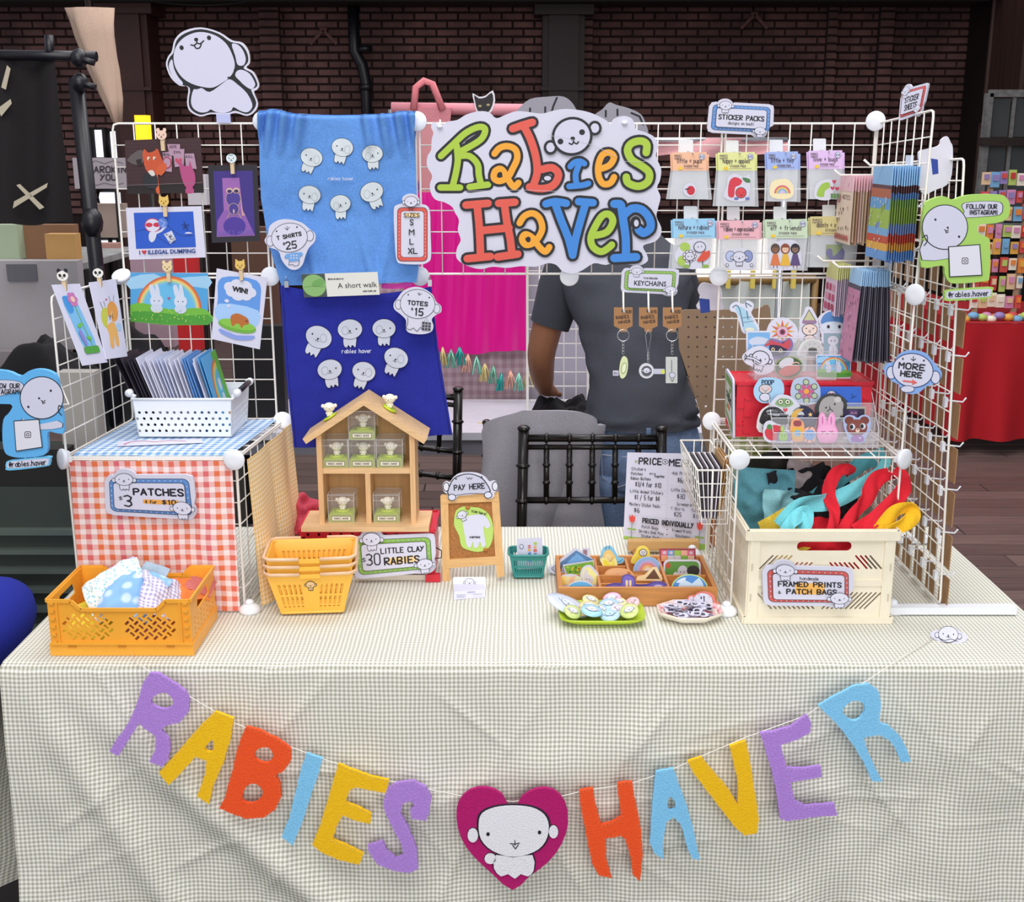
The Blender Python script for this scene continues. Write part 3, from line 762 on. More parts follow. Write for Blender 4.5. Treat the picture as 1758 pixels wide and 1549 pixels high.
L(BL,[[(1054,350),(1064,350)],[(1066,352),(1070,380),(1074,410),(1074,440)],[(1054,443),(1092,441)],[(1070,370),(1084,358),(1102,360),(1115,376),(1116,392),(1104,400),(1096,394)]],14,2)
a.ell(1091,382,9,11,K);a.ell(1092,383,4,6,WP)
for x,y in((945,253),(1021,220)):a.oell(x,y,9.5,10.5,WP,4.5,K,0,16)
a.oell(982,234,33,31,WP,4.5,K,-15,30)
a.ell(962,243,5,5,K);a.ell(999,227,5,5,K);a.ell(983,238,4,3.5,K);a.brush([[(977,246),(982,248),(985,241)],[(984,244),(990,247),(993,243)]],2.5,K,2)
a.brush([[(940,232),(975,238),(1020,250),(1060,270)],[(1070,277),(1100,278),(1128,274)],[(800,328),(900,326),(1000,330)]],.6,'c9c6d4',dots=0)
a.build(root)
for x,y in((755,217),(1072,211)):
 m=MB();p=pl.pt(x,y,.004);m.ell(p,(.006,.004,.004),WHITEP,n=8,k=5);m.tube([p+Vector((0,0,0)),p+Vector((0,.02,.012))],.002,WHITEP,5);m.build('hanging_clip',root)
# framed signs with two puppies
def framed(name,label,pl,corners,col_,art,pups,t=.006,w=150,h=80,fw=10,dots=True,side=None,blob=1.0,bg='f2f0f8'):
 fn=pxquad(pl,corners,w,h)if not callable(corners)else corners
 n=fn.n;base=rr(-9,-9,w+9,h+9,16)
 ct=fn(w/2,h/2);zb=min(fn(x,y).z for x,y in base)
 root=thing(name,label,'sign',(ct.x,ct.y,zb),'puppy framed price signs')
 out=[]
 def bump(cx,cy,r,a0,a1,k=9):return[(cx+r*cos(radians(a0+(a1-a0)*i/k)),cy+r*sin(radians(a0+(a1-a0)*i/k)))for i in range(k+1)]
 (x1,y1,r1),(x2,y2,r2)=pups
 R1,R2=r1*1.35*blob,r2*1.4*blob
 out+=[(-9,y1+R1*.9)]if x1-R1<4 else[(-9,8),(-2,-6),(x1-R1*1.1,-9)]
 out+=bump(x1,y1,R1,200,340)+[(x1+R1*1.15,-9),(w-5,-9),(w+7,-5),(w+9,6)]
 out+=[(w+9,y2-R2*1.0)]+bump(x2,y2+r2*.3,R2,-30,115)+[(x2-R2,h+9),(6,h+9),(-6,h+5),(-9,h-6)]
 MB().plate(fn,n,out,[],t,FOAM,side or FOAM).build('board',root)
 a=Art(fn,n)
 a.fill(rr(0,0,w,h,12),'2a2c3a');a.fill(rr(1.2,1.2,w-1.2,h-1.2,11),col_)
 if dots:
  for i in range(13):a.ell(14+i*(w-28)/12,fw/2+.4,1.3,1.3,'f2f0f8',n=6);a.ell(14+i*(w-28)/12,h-fw/2-.4,1.3,1.3,'f2f0f8',n=6)
  for i in range(5):a.ell(fw/2+.4,16+i*(h-32)/4,1.3,1.3,'f2f0f8',n=6);a.ell(w-fw/2-.4,16+i*(h-32)/4,1.3,1.3,'f2f0f8',n=6)
 a.fill(rr(fw,fw,w-fw,h-fw,7),'2a2c3a');a.fill(rr(fw+1,fw+1,w-fw-1,h-fw-1,6.5),bg)
 art(a)
 for x,y,r in pups:a.pup(x,y,r,lw=1.0)
 a.build(root);return root
def px_art(fn):return fn
BLU,REDC,GRN='5f8fd0','d65c58','8fbf52'
def s1(a):a.text('STICKER PACKS',75,45,14,w=3.0,center=True,fit=116);a.text('designs on back!',75,60,9,w=1,center=True,fit=66)
framed('price_sign','blue-framed sign reading STICKER PACKS on top of the right grid',PY(2.44),[(1224,179),(1323,184),(1321,228),(1220,223)],BLU,s1,[(32,2,16),(124,76,14)])
def s2(a):a.text('handmade',76,32,9,w=1.2,center=True,fit=40);a.type('KEYCHAINS',75,58,27,bold=.5,sx=.66,center=True)
framed('price_sign','green-framed sign reading handmade KEYCHAINS above three keychains',PY(2.38),[(1073,464),(1161,466),(1158,502),(1071,498)],GRN,s2,[(34,2,16),(136,70,16)])
def s3(a):
 a.text('PATCHES',92,36,14,w=3.6,center=True,fit=92);a.fill(rr(62,46,128,56,4),'e8a44a');a.text('4 for',66,55,7,w=1.4,fit=22);a.text('$10',98,56,10,w=2.2,fit=24)
 a.text('3',28,64,26,w=3.2,fit=13);a.text('$',18,50,10,w=1.1)
framed('price_sign','blue-framed sign reading $3 PATCHES on the red gingham cloth',PY(2.130),[(187,822),(324,822),(331,886),(190,878)],BLU,s3,[(30,0,17),(134,62,17)],fw=8)
def s4(a):
 a.text('LITTLE CLAY',92,33,12,w=2.5,center=True,fit=86);a.brush([[(62,52),(120,50)]],15,'f3cf92',dots=0);a.text('RABIES',90,60,16,w=3.4,center=True,fit=70)
 a.text('30',19,58,26,w=2.6,fit=27);a.text('$',10,50,11,w=1)
framed('price_sign','green-framed sign reading $30 LITTLE CLAY leaning on the red crate',tilt((0,2.292,TZ),5),[(611,928),(739,922),(742,976),(616,988)],GRN,s4,[(32,-2,18),(136,66,16)],fw=9)
def s5(a):
 a.text('handmade',76,23,8,w=1,center=True,fit=34);a.fill(rr(50,30,104,58,5),'efb45a');a.text('FRAMED PRINTS',77,39,11.5,w=2.5,center=True,fit=116);a.text('PATCH BAGS',80,57,11.5,w=2.5,center=True,fit=92);a.text('&',18,57,7,w=1)
framed('price_sign','red-framed sign reading handmade FRAMED PRINTS and PATCH BAGS on the cream crate',PY(2.074),[(1317,977),(1457,981),(1457,1035),(1319,1034)],REDC,s5,[(32,0,17),(131,66,17)],fw=8)
SP=quad((.422,2.36,1.233),(.424,2.28,1.227),(.430,2.27,1.105),(.428,2.35,1.125),150,80)
# hanging shirt and tote
def lerpl(pts,t):
 for(t0,x0),(t1,x1)in zip(pts,pts[1:]):
  if t<=t1:return x0+(x1-x0)*(t-t0)/(t1-t0)
 return pts[-1][1]
pl=PY(2.437)
SL=[(0,448),(.1,446),(.5,450),(.75,462),(1,486)];SR=[(0,712),(.25,713),(.6,717),(.85,722),(1,716)]
def shirt_disp(x,y):
 v=(y-192)/292;u=(x-447)/268
 d=.006+.004*sin(u*9+v*3)
 top=max(0,1-v*3.6)
 for c,w,k in((.05,.022,1),(.12,.022,.9),(.20,.024,1),(.29,.026,.8),(.66,.026,.7),(.76,.024,.9),(.85,.022,1),(.93,.022,1)):
  xx=c+(c-.5)*.10*(1-v);d+=.030*k*top*math.exp(-((u-xx+(.18*v if c<.5 else-.18*v))/w)**2)
 d+=.004*nz(x*.012,y*.012,2)+.0018*nz(x*.05,y*.04,6)
 low=max(0,(v-.62)/.38)
 d+=.013*low*(math.exp(-((u-.28-.25*(v-.6))/.03)**2)+math.exp(-((u-.62-.3*(v-.6))/.03)**2)+.7*math.exp(-((u-.85+.2*(v-.6))/.03)**2))
 return d+.012*low
def shirtf(u,v):
 y0=192+5*sin(u*3.1)-6*math.exp(-((u-.1)/.08)**2)-3*math.exp(-((u-.93)/.06)**2);y1=489-6*u
 y=y0+(y1-y0)*v;x=lerpl(SL,v)*(1-u)+lerpl(SR,v)*u
 p=pl.pt(x,y,shirt_disp(x,y));
 if v<.02:p=p+Vector((0,.012,.0))
 return p
SHC=cloth('5f93d8',.10)
root=thing('t_shirt','light blue t-shirt printed with six white puppies hung over the grid wall','t-shirt',(pl.pt(580,489).x,2.42,pl.pt(580,489).z))
MB().sheet(shirtf,150,100,SHC,.003).build('fabric',root)
MB().grid(lambda u,v:shirtf(u,0)+Vector((0,.012+.05*v,-.12*v+.004*sin(pi*v))),40,8,SHC).build('back_fold',root)
def shirt_print(x,y):return pl.pt(x,y,shirt_disp(x,y))
a=Art(shirt_print,pl.n,start=.0048,step=.00008);a.sub=3
for x,y,r,an in((536,270,19,20),(589,253,19,12),(641,264,18,-4),(533,334,19,8),(586,349,18,-2),(640,329,20,-22)):
 a.pup(x,y,r,an,lw=.7,c='cdd6da',ears=False)
 a.oell(x+r*(.45 if an>0 else-.4),y+4,r*.26,r*.36,'cdd6da',.6,'8f9aa2',n=12)
a.text('rabies haver',587,309,5.5,'e8eef4',w=.8,center=True,fit=44)
a.build(root)
pl2=PY(2.425)
TL_=[(0,483),(.5,492),(1,506)];TR_=[(0,741),(.4,752),(1,777)]
def tote_disp(x,y):
 v=(y-490)/270;u=(x-483)/290
 return.006+.004*sin(u*5+1)+.006*nz(x*.01,y*.01,8)*(1 if v>.1 else.4)+.0015*nz(x*.045,y*.04,3)+(.006*math.exp(-((v-.05)/.05)**2)*sin(pi*u))
def totef(u,v):
 y0=489+14*sin(pi*u)+3*u;y1=766-19*u+3*sin(u*12)
 y=y0+(y1-y0)*v;x=lerpl(TL_,v)*(1-u)+lerpl(TR_,v)*u
 return pl2 .pt(x,y,tote_disp(x,y))
root=thing('tote_bag','dark royal blue tote bag printed with seven silver puppies hanging below the light blue shirt','tote bag',(pl2 .pt(630,760).x,2.42,pl2 .pt(630,766).z))
MB().sheet(totef,70,70,cloth('1d2694',.10),.003).build('fabric',root)
a=Art(lambda x,y:pl2 .pt(x,y,tote_disp(x,y)),pl2 .n,start=.0048,step=.00008);a.sub=3
for x,y,r,an in((549,577,23,25),(602,564,21,0),(660,563,20,0),(568,632,21,-10),(626,636,20,18),(681,613,21,22)):
 a.pup(x,y,r,an,lw=.8,c='c6cbda',ears=False,face=True);a.oell(x+(8 if an>0 else-8),y+2,5.5,7,'c6cbda',.7,'7f8696',n=12)
a.text('rabies haver',614,604,6.5,'eef0f6',w=1,center=True,fit=50)
a.build(root)
m=MB()
for i in range(2):
 m.tube([totef(.015 if i==0 else.985,k/16)+Vector((0,-.003,0))for k in range(17)],.0009,cloth('151c70'),4)
m.build('seam',root,stuff=True)
m=MB().grid(lambda u,v:PY(2.432).pt(655+52*u,486+9*v+3*sin(u*3)-4*u),8,2,cloth('ef4fb0')).build('lining',root)
m['label']='bright pink lining showing at the bag mouth'
for x,y,lab in((492,488,'small metal clip at the top left corner of the dark blue tote'),(738,486,'small metal clip at the top right corner of the dark blue tote')):
 p=PY(2.405).pt(x,y);t=thing('bulldog_clip',lab,'clip',p)
 MB().box(p,(.008,.006,.013),METAL).build('jaw',t);MB().tube([p+Vector((-.003,0,.006)),p+Vector((0,-.006,.016)),p+Vector((.003,0,.006))],.0008,METAL,5).build('wire_loop',t)
# cutout price tags shaped as puppies
def px(pts):return pts
pl=PY(2.385)
root,a=sign('price_tag','puppy-head tag reading T SHIRTS $25 at lower left of the light blue shirt','sign',pl,[(460,403),(463,388),(478,378),(497,377),(518,383),(530,393),(541,402),(540,415),(530,426),(524,440),(519,455),(509,463),(496,461),(484,447),(478,431),(462,424),(454,413)],.005)
for x,y in((464,414),(532,405)):a.oell(x,y,6.5,9,'f3f2f9',.9,n=14)
a.oell(497,408,31,25,'f3f2f9',.9,ang=-6);a.ell(475,397,1.4,1.6,K,n=8);a.ell(510,390,1.4,1.6,K,n=8);a.brush([[(489,391),(493,395),(497,390)],[(493,388),(493,394)]],.9,K)
a.text('T SHIRTS',497,408,6,w=1.8,center=True,ang=-11,fit=42);a.text('25',492,428,12,w=2.1,ang=-8,fit=18);a.text('$',486,421,5,w=1)
a.fill(sm([(492,436),(518,433),(519,439),(514,441),(514,447),(497,449),(495,443),(489,444)],2),'6fa3dd');a.brush([[(497,449),(496,455),(503,454),(506,457),(513,455),(514,447)]],.8)
for i in range(6):a.ell(500+(i%3)*5,438.5+(i//3)*4.5,1.4,1.4,'f3f2f9',n=6)
a.build(root)
root,a=sign('price_tag','puppy-head tag reading TOTES $15 at top right of the dark blue tote','sign',pl,[(681,514),(692,500),(710,493),(727,496),(742,506),(749,519),(757,526),(757,536),(748,541),(741,549),(744,560),(740,570),(724,574),(704,572),(697,565),(697,550),(688,540),(677,531),(676,521)],.005)
for x,y in((684,523),(750,530)):a.oell(x,y,5.5,8,'f3f2f9',.9,n=14)
a.oell(717,522,30,25,'f3f2f9',.9,ang=4);a.ell(701,506,1.3,1.5,K,n=8);a.ell(737,511,1.3,1.5,K,n=8);a.brush([[(717,503),(720,507),(724,504)],[(720,502),(720,506)]],.9,K)
a.text('TOTES',717,524,6.5,w=1.9,center=True,ang=5,fit=34);a.text('15',711,541,12,w=2.3,ang=4,fit=15);a.text('$',706,533,5,w=1)
a.brush([[(700,545),(700,556),(697,563),(705,566),(710,563),(716,569),(722,562),(726,566)]],.9,K,2)
a.fill([(725,552),(740,554),(739,568),(724,567)],'43434f');a.brush([[(728,552),(732,545),(736,553)],[(730,553),(729,567)],[(735,553),(734,568)],[(725,557),(740,558)],[(725,562),(739,563)]],.8,'b9b9c4',dots=0)
a.build(root)
root,a=sign('size_chart','tall red-framed tag listing SIZES S M L XL beside the light blue shirt','sign',PY(2.39),[(676,362),(681,352),(690,349),(691,339),(700,333),(712,334),(719,341),(721,350),(732,353),(738,364),(739,400),(740,440),(735,450),(722,454),(690,453),(681,447),(678,420)],.005)
a.fill(rr(682,356,734,449,8),'2a2c3a');a.fill(rr(683,357,733,448,7.5),'d9584e');a.fill(rr(688,362,728,442,5),'2a2c3a');a.fill(rr(688.6,362.6,727.4,441.4,5),'f3f2f9')
for i in range(13):a.ell(685.5,368+i*6,.8,.8,'f3f2f9',n=6);a.ell(730.5,368+i*6,.8,.8,'f3f2f9',n=6)
a.brush([[(695,369),(720,369)]],7,'f2d49a',dots=0);a.text('SIZES',707,372.5,6.5,w=1.3,center=True,fit=26)
a.text('S',707,386,9,w=1.7,center=True,fit=5);a.text('M',707,403,9,w=1.7,center=True,fit=8);a.text('L',707,419,9,w=1.7,center=True,fit=6);a.text('XL',709,435,9,w=1.8,center=True,fit=15)
a.pup(706,346,11,0,lw=.8,body=False);a.brush([[(702,356),(703,361),(706,358),(709,361),(710,356)]],.8)
a.build(root)
fn=pxquad(PY(2.388),[(517,471),(648,467),(652,506),(522,511)],130,40)
t=thing('walk_card','long pale grey card with a green circle and dark lettering between shirt and tote','card',fn(65,40))
MB().plate(fn,fn.n,[(0,0),(130,0),(130,40),(0,40)],[],.002,col('ddddd6',.6,'card')).build('card',t)
a=Art(fn);a.fill([(0,0),(40,0),(40,40),(0,40)],'3f4c48');a.ell(20,20,20,19,'86b36e',n=30);a.fill(sm([(18,14),(32,8),(38,16),(30,22),(17,22)],2),'6ca457');a.brush([[(2,22),(20,21),(38,23)]],.6,'5f7a54')
a.type('A short walk',60,26,13,sx=.98);a.text('Native brochure by',45,11,3,w=.6,fit=26);a.text('ashortwalk.com',102,34,3,w=.6,fit=22);a.build(t)
# clipped art prints
WOODP=wood('d9bf98',2,.1,60)
def print_card(label,pl,corners,art,w,h,paper=None,t=.0012):
 fn=pxquad(pl,corners,w,h)if pl else quad(*corners,w,h)
 q=thing('art_print',label,'art print',min((fn(x,y)for x,y in((0,h),(w,h))),key=lambda p:p.z),'art prints clipped to the grid wall')
 MB().plate(fn,fn.n,[(0,0),(w,0),(w,h),(0,h)],[],t,paper or PAPER).build('sheet',q)
 a=Art(fn);art(a);a.build(q);return q
def p1(a):
 a.fill([(0,0),(130,0),(130,92),(0,92)],'3a2024')
 for i in range(14):a.brush([[(0,6+i*6.3),(130,5+i*6.3)]],.5,'54303a',dots=0)
 a.fill([(0,76),(130,76),(130,92),(0,92)],'1d1316');a.fill(sm([(2,34),(22,18),(32,20),(30,38),(22,44)],2),'5b5152');a.fill([(18,34),(27,32),(28,44),(20,44)],'241718')
 for q,t_,x in(([(64,22),(80,22),(78,56),(66,54)],'RISK',66),([(73,9),(95,10),(94,30),(76,28)],'VOTE',77),([(82,18),(102,18),(99,46),(84,48)],'EVIL',84),([(102,26),(118,26),(121,52),(103,50)],'KILL',104)):
  a.fill(q,'b08da4');a.text(t_,x,q[0][1]+7,4,'2a1a24',w=.9,fit=12)
 a.oell(71,40,7,9,'b08da4',2,'a4384a');a.heart(91,38,6,'c04a68')
 a.fill(sm([(30,26),(34,16),(40,22),(50,20),(56,16),(60,26),(64,40),(58,54),(44,60),(34,50)],3),'c4512e');a.fill(sm([(58,44),(68,40),(70,50),(60,62),(54,60),(56,90),(50,90),(48,60)],2),'cc5a30')
 a.fill(sm([(30,60),(50,56),(54,78),(44,84),(30,78)],2),'20242a');a.ell(40,32,2.4,3,'e8d8c4');a.ell(50,32,2.4,3,'e8d8c4');a.ell(41,33,1,1.4,K);a.ell(51,33,1,1.4,K)
 a.fill(sm([(38,54),(46,52),(50,60),(44,62)],2),'d8cfca')
 a.fill(sm([(92,48),(94,38),(100,46),(108,46),(110,38),(113,48),(118,62),(116,78),(104,84),(96,72)],3),'b04a7c');a.fill(sm([(102,82),(112,82),(114,92),(100,92)],2),'b04a7c');a.brush([[(0,77),(130,75)]],.6,'8a7a7c',dots=0)
print_card('dark photo print of an orange and a pink clay creature facing posters',PY(2.44),[(214,241),(344,236),(350,331),(219,333)],p1,130,92,col('221316',.3,'photo'))
def p2(a):
 a.fill([(13,9),(115,9),(115,73),(13,73)],'2458c4');a.brush([[(16,42),(34,40),(60,60),(72,68)],[(60,22),(88,50),(112,52)]],.9,'12306c',3,dots=0)
 a.oell(44,32,13,12,'f3f2f9',1.4,'c62f4a');a.ell(38,31,6,4,'c62f4a');a.ell(51,31,6,4,'c62f4a');a.fill(sm([(38,44),(50,44),(46,58),(40,62),(36,56)],2),'f3f2f9');a.brush([[(49,46),(58,42),(64,36)]],4,'f3f2f9')
 a.ell(62,28,8,9,'5a83d8');a.brush([[(56,22),(66,28),(60,34),(68,36)]],.8,'dfe6f8',dots=0)
 a.fill([(62,48),(76,42),(82,58),(72,66)],'e9ecf4');random.seed(2)
 for i in range(14):x,y=random.uniform(65,78),random.uniform(47,62);a.brush([[(x,y),(x+3,y+2)]],.9,K,dots=0)
 a.brush([[(98,26),(101,34),(96,40)],[(101,34),(107,32)],[(101,34),(94,32)],[(101,34),(104,44)]],1.2,'15244c',dots=0);a.fill(sm([(98,48),(104,45),(112,48)],2),'f3f2f9')
 a.type('I',18,83,10,'1d3f86',bold=.3);a.heart(27,79,4,'c42038');a.type('ILLEGAL DUMPING',33,83,10.4,'1d3f86',bold=.35,sx=.93)
print_card('white-bordered blue print captioned I heart ILLEGAL DUMPING',PY(2.44),[(216,357),(346,354),(353,442),(222,446)],p2,130,92)
def p3(a):
 a.fill([(0,0),(86,0),(86,134),(0,134)],'23202a');a.fill([(9,10),(78,10),(78,124),(9,124)],'3c2b80')
 a.fill([(24,22),(54,22),(58,80),(24,80)],'9a63ac');a.fill([(24,78),(58,78),(78,124),(9,124),(12,96)],'8a5aa8');a.fill([(54,40),(58,80),(62,88),(56,88)],'c79a98')
 a.ell(42,106,20,16,'4a3494');a.oell(42,58,13,14,'4a3a8e',1,'b49a8c');a.ell(36,44,6,5,'d6b4a0');a.ell(48,44,6,5,'d6b4a0');a.ell(36,45,4,3,'33285e');a.ell(48,45,4,3,'33285e')
 a.oell(42,76,9,10,'45368a',1,'b49a8c');a.brush([[(34,84),(30,92)],[(50,84),(55,92)]],1.4,'b49a8c');a.ell(42,80,1.4,4,'d6b4a0');a.text('RABIES HAVER',43,121,7,'7a68c0',w=.7,center=True,fit=62)
print_card('black-framed purple print of a frog in a doorway',PY(2.44),[(357,284),(441,283),(446,414),(364,417)],p3,86,134,col('1c1a22',.3,'frame_black'),.004)
def rainbow(a,w,h):
 a.fill([(0,0),(w,0),(w,h),(0,h)],'4d9fd6');a.fill(sm([(0,h*.1),(w*.3,h*.02),(w*.5,h*.12),(w,h*.05),(w,h*.3),(w*.6,h*.22),(0,h*.34)],2),'9cc9e6')
 for i,c in enumerate(('c8643c','e08a4a','ecc67a','9fce9a','7fb8d8','64b7e2')):
  r=1-i*.045;a.fill(elp(w*.5,h*.72,w*.42*r,h*.66*r,0,24,180,360),c)
 a.fill(sm([(0,h*.66),(w*.2,h*.62),(w*.5,h*.72),(w*.8,h*.68),(w,h*.72),(w,h),(0,h)],2)[:-2]+[(0,h)],'6fb53c')
 a.fill(sm([(0,h*.8),(w*.3,h*.78),(w*.7,h*.84),(w,h*.8),(w,h),(0,h)],2)[:-2]+[(0,h)],'4a9a34')
 for s_,cx in((1,.34),(-1,.65)):
  cx*=w;cy=h*.56;a.fill(sm([(cx-w*.1,cy-h*.28),(cx-w*.05,cy-h*.32),(cx,cy-h*.08),(cx-w*.05,cy-h*.02)],2),'e9f2fa');a.fill(sm([(cx-w*.02,cy-h*.32),(cx+w*.02,cy-h*.32),(cx+w*.05,cy-h*.06),(cx,cy-h*.04)],2),'e9f2fa')
  a.ell(cx,cy,w*.085,h*.13,'eef5fb',n=16);a.ell(cx,cy+h*.15,w*.08,h*.09,'e4eef6',n=12)
  for e in(-.03,.03):a.ell(cx+e*w,cy,w*.008,h*.012,K,n=6)
 a.heart(w*.5,h*.5,w*.02,'b0568a')
def p4(a):
 rainbow(a,133,87);random.seed(5)
 for i in range(60):a.brush([[(random.uniform(2,130),random.uniform(66,84))]]*1 and[[(x,y),(x+.8,y-2.2)]for x,y in[(random.uniform(2,130),random.uniform(64,84))]],1,random.choice(('8fd04a','3d8a2c','b9e26a','f2e27a')),dots=0)
print_card('bright print of a rainbow over two white rabbits on grass',PY(2.438),[(224,468),(357,469),(357,558),(224,552)],p4,133,87)
def p5(a):
 a.fill(sm([(10,14),(70,8),(80,40),(72,90),(12,92),(6,50)],4),'5f97e0');a.fill(sm([(8,60),(78,58),(72,92),(12,92)],3),'a4c8f2')
 for x,y,r in((26,28,11),(38,22,12),(52,22,12),(62,30,10),(54,36,11),(40,38,12),(28,36,9)):a.ell(x,y,r,r*.85,'f6f6fb')
 a.ell(22,52,4,3,'f6f6fb');a.ell(26,60,3,2.4,'f6f6fb');a.type('WIN!',44,33,11.5,bold=.7,center=True)
 a.ell(44,92,34,11,'6fae3c');a.ell(44,89,32,8,'86c248');a.fill(sm([(14,102),(44,108),(76,102),(72,110),(44,116),(16,110)],2),'8a9fe0')
 a.fill(sm([(32,76),(42,70),(54,72),(62,76),(64,84),(56,88),(52,94),(48,88),(42,88),(36,94),(32,86)],3),'b96a2c');a.ell(60,80,3,2,'8f4a20')
print_card('cloud thought-bubble print reading WIN! above a brown bear',PY(2.434),[(372,461),(459,477),(446,600),(363,582)],p5,88,124)
WN=(up(L1,0)-up(L0,0)).cross(Vector((0,0,1)));WN=WN if WN.x>0 else-WN
W1=Plane(up(L0,1)+WN.normalized()*.006,WN);W2=Plane(up(L0,1)+WN.normalized()*.055,WN)
def p6(a):
 a.fill(sm([(12,26),(40,20),(50,60),(54,106),(22,110),(14,60)],3),'7cbce8');a.fill(sm([(12,22),(28,22),(30,44),(16,48)],3),'3f93d8')
 a.brush([[(36,34),(38,60),(44,104)]],2,'5fae3c',3);
 for i in range(6):t=i*pi/3;a.ell(36+8*cos(t),26+8*sin(t),5,5,'c878b4')
 a.ell(36,26,5,5,'f0c8b0');a.ell(30,70,7,3.4,'6fbf4a',-20);a.ell(42,92,6,3.4,'6fbf4a',20);a.fill(sm([(20,82),(28,78),(32,100),(26,104)],2),'8a86cc');a.fill(rr(18,106,58,118,4),'4fa03a')
cs=[W1 .pt(89,489),W1 .pt(137,487),W2 .pt(185,622),W2 .pt(142,628)]
print_card('tall narrow print of a pink flower on a long stem',None,cs,p6,70,136)
def p7(a):
 a.ell(26,66,15,19,'c6c84a');a.ell(46,56,15,18,'e29a44');a.fill(sm([(22,80),(44,74),(50,96),(48,116),(40,114),(38,98),(32,118),(22,116),(24,96)],3),'e8b060');a.ell(56,84,8,7,'a9cbe8')
 a.brush([[(20,48),(16,36)],[(28,46),(26,36)],[(44,38),(42,28)],[(52,40),(56,28)]],.9,K,dots=0);a.brush([[(32,62),(37,66),(32,70)],[(39,62),(36,64)],[(44,60),(40,64),(45,68)]],1,K,dots=0);a.heart(34,34,2.4,'c05a7a')
cs=[W1 .pt(153,485),W1 .pt(199,479),W2 .pt(219,612),W2 .pt(182,617)]
print_card('tall narrow print of a yellow and an orange bee hugging',None,cs,p7,70,136)
def peg(px_,py_,pl,kind,label,back=(0,.012,0)):
 """wooden peg with a painted animal head; px_, py_ = head centre"""
 c=pl.pt(px_,py_);t=thing('clothespin',label,'clothespin',c-Vector((0,0,.03)),'wooden animal clothespins')
 r=.0098
 for s_,n_ in((0,'jaw'),(1,'jaw')):
  y=s_*.006;MB().bar(c+Vector((0,.004+y,.006)),c+Vector((.001,.002+y*.4,-.030)),.0072,.0042,WOODP,(0,1,0)).build(n_,t)
 sp=MB().tube([c+Vector((-.005,.008,-.012)),c+Vector((.005,.008,-.012))],.0018,METAL,6).build('spring',t)
 base={'rabbit':'ecc9b8','cat':'e2bd62','bear':'e6cf9e','seal':'d8e6ea','panda':'f0ede6'}[kind];ear={'panda':'1a1a22'}.get(kind,base)
 fn=lambda x,y:Vector(c)+Vector((x*.001,0,-y*.001))
 n=Vector((0,-1,0));o=elp(0,0,10,9,0,18)
 if kind!='seal':
  for e in(-1,1):
   ps=elp(e*6.5,-9.5,3.2,4.2,0,10)if kind!='cat' else[(e*9.5,-4),(e*8.5,-13),(e*2.5,-8)]
   MB().plate(fn,n,ps,[],.003,col(ear,.6,'paint')).build('ear',t)
 MB().plate(lambda x,y:fn(x,y)+n*.0006,n,o,[],.0035,col(base,.6,'paint')).build('head',t)
 a=Art(fn,n,start=.0010)
 for e in(-1,1):
  if kind=='panda':a.ell(e*4,-1,2.6,3.2,K,e*20)
  else:a.ell(e*4.2,-.5,1.0,1.3,K,n=8)
 a.ell(0,2.5,1.2,.9,K,n=8);a.brush([[(-2,5),(0,3.6),(2,5)]],.6,K)
 if kind=='seal':a.brush([[(-5,-6),(-2,-7),(1,-6),(4,-7)]],.9,'3c5a6a')
 a.build(t,'painted_face')
PP=PY(2.43)
peg(277,232,PP,'rabbit','wooden clothespin with a pink rabbit head above the dark clay creature print')
peg(281,346,PP,'cat','wooden clothespin with a yellow cat head above the blue dumping print')
peg(397,272,PP,'seal','wooden clothespin with a round pale blue face above the purple frog print')
peg(287,459,PP,'bear','wooden clothespin with a tan bear head above the rainbow print')
peg(412,456,PY(2.428),'cat','wooden clothespin with a yellow cat head above the WIN! print')
peg(107,474,W1,'panda','wooden clothespin with a panda head on the tall flower print')
peg(168,469,W1,'panda','wooden clothespin with a panda head on the tall bee print')
# sticker packs on the right grid
pl=PY(2.425)
BAG=clear('e9edf2',.34,.15,'bag_film');HTAB=clear('eef0f2',.82,.4,'hang_tab')
def st_apple(a):a.ell(1184,326,11,12,'f2f2f6');a.ell(1186,327,7,8,'c62c3c');a.brush([[(1177,325),(1183,324)]],2,'3a2028')
def st_worm(a):
 a.fill(sm([(1242,338),(1248,318),(1250,304),(1262,298),(1276,304),(1286,300),(1288,316),(1286,334),(1280,344),(1262,346)],3),'f4f2f6');a.fill(sm([(1250,336),(1252,312),(1262,304),(1274,310),(1270,318),(1262,322),(1260,338)],3),'d43a4a')
 a.oell(1272,331,9,9,'dc4048',1);a.brush([[(1268,330),(1269,331)],[(1276,330),(1277,331)],[(1270,334),(1273,336),(1275,334)]],.9,K);a.fill(sm([(1274,305),(1286,307),(1288,313),(1280,313)],2),'4a7a4a');a.ell(1264,341,4,2.5,'6a78b8');a.ell(1283,341,4,2.5,'6a78b8')
def st_arc(a):
 a.fill(sm([(1322,336),(1324,314),(1336,308),(1352,308),(1362,320),(1360,338),(1340,342)],3),'f2e4b8')
 for c,r in(('d46a78',14),('e8c05a',11),('7fb8d8',8),('d8c0e0',5)):a.fill(elp(1343,332,r,r,0,14,180,360),c)
def st_bug(a):
 a.fill(sm([(1398,338),(1400,318),(1410,310),(1422,308),(1430,312),(1428,340),(1412,344)],3),'f2f2f4');a.fill(sm([(1402,336),(1406,322),(1414,314),(1424,314),(1424,322),(1416,328),(1414,338)],3),'9cc24e')
 for x,y in((1432,312),(1429,323),(1437,324)):a.heart(x,y,3.6,'c43a5a')
 for x in(1428,1433,1438):a.fill(rr(x-2,332,x+2,341,1.5),'5a8a4a')
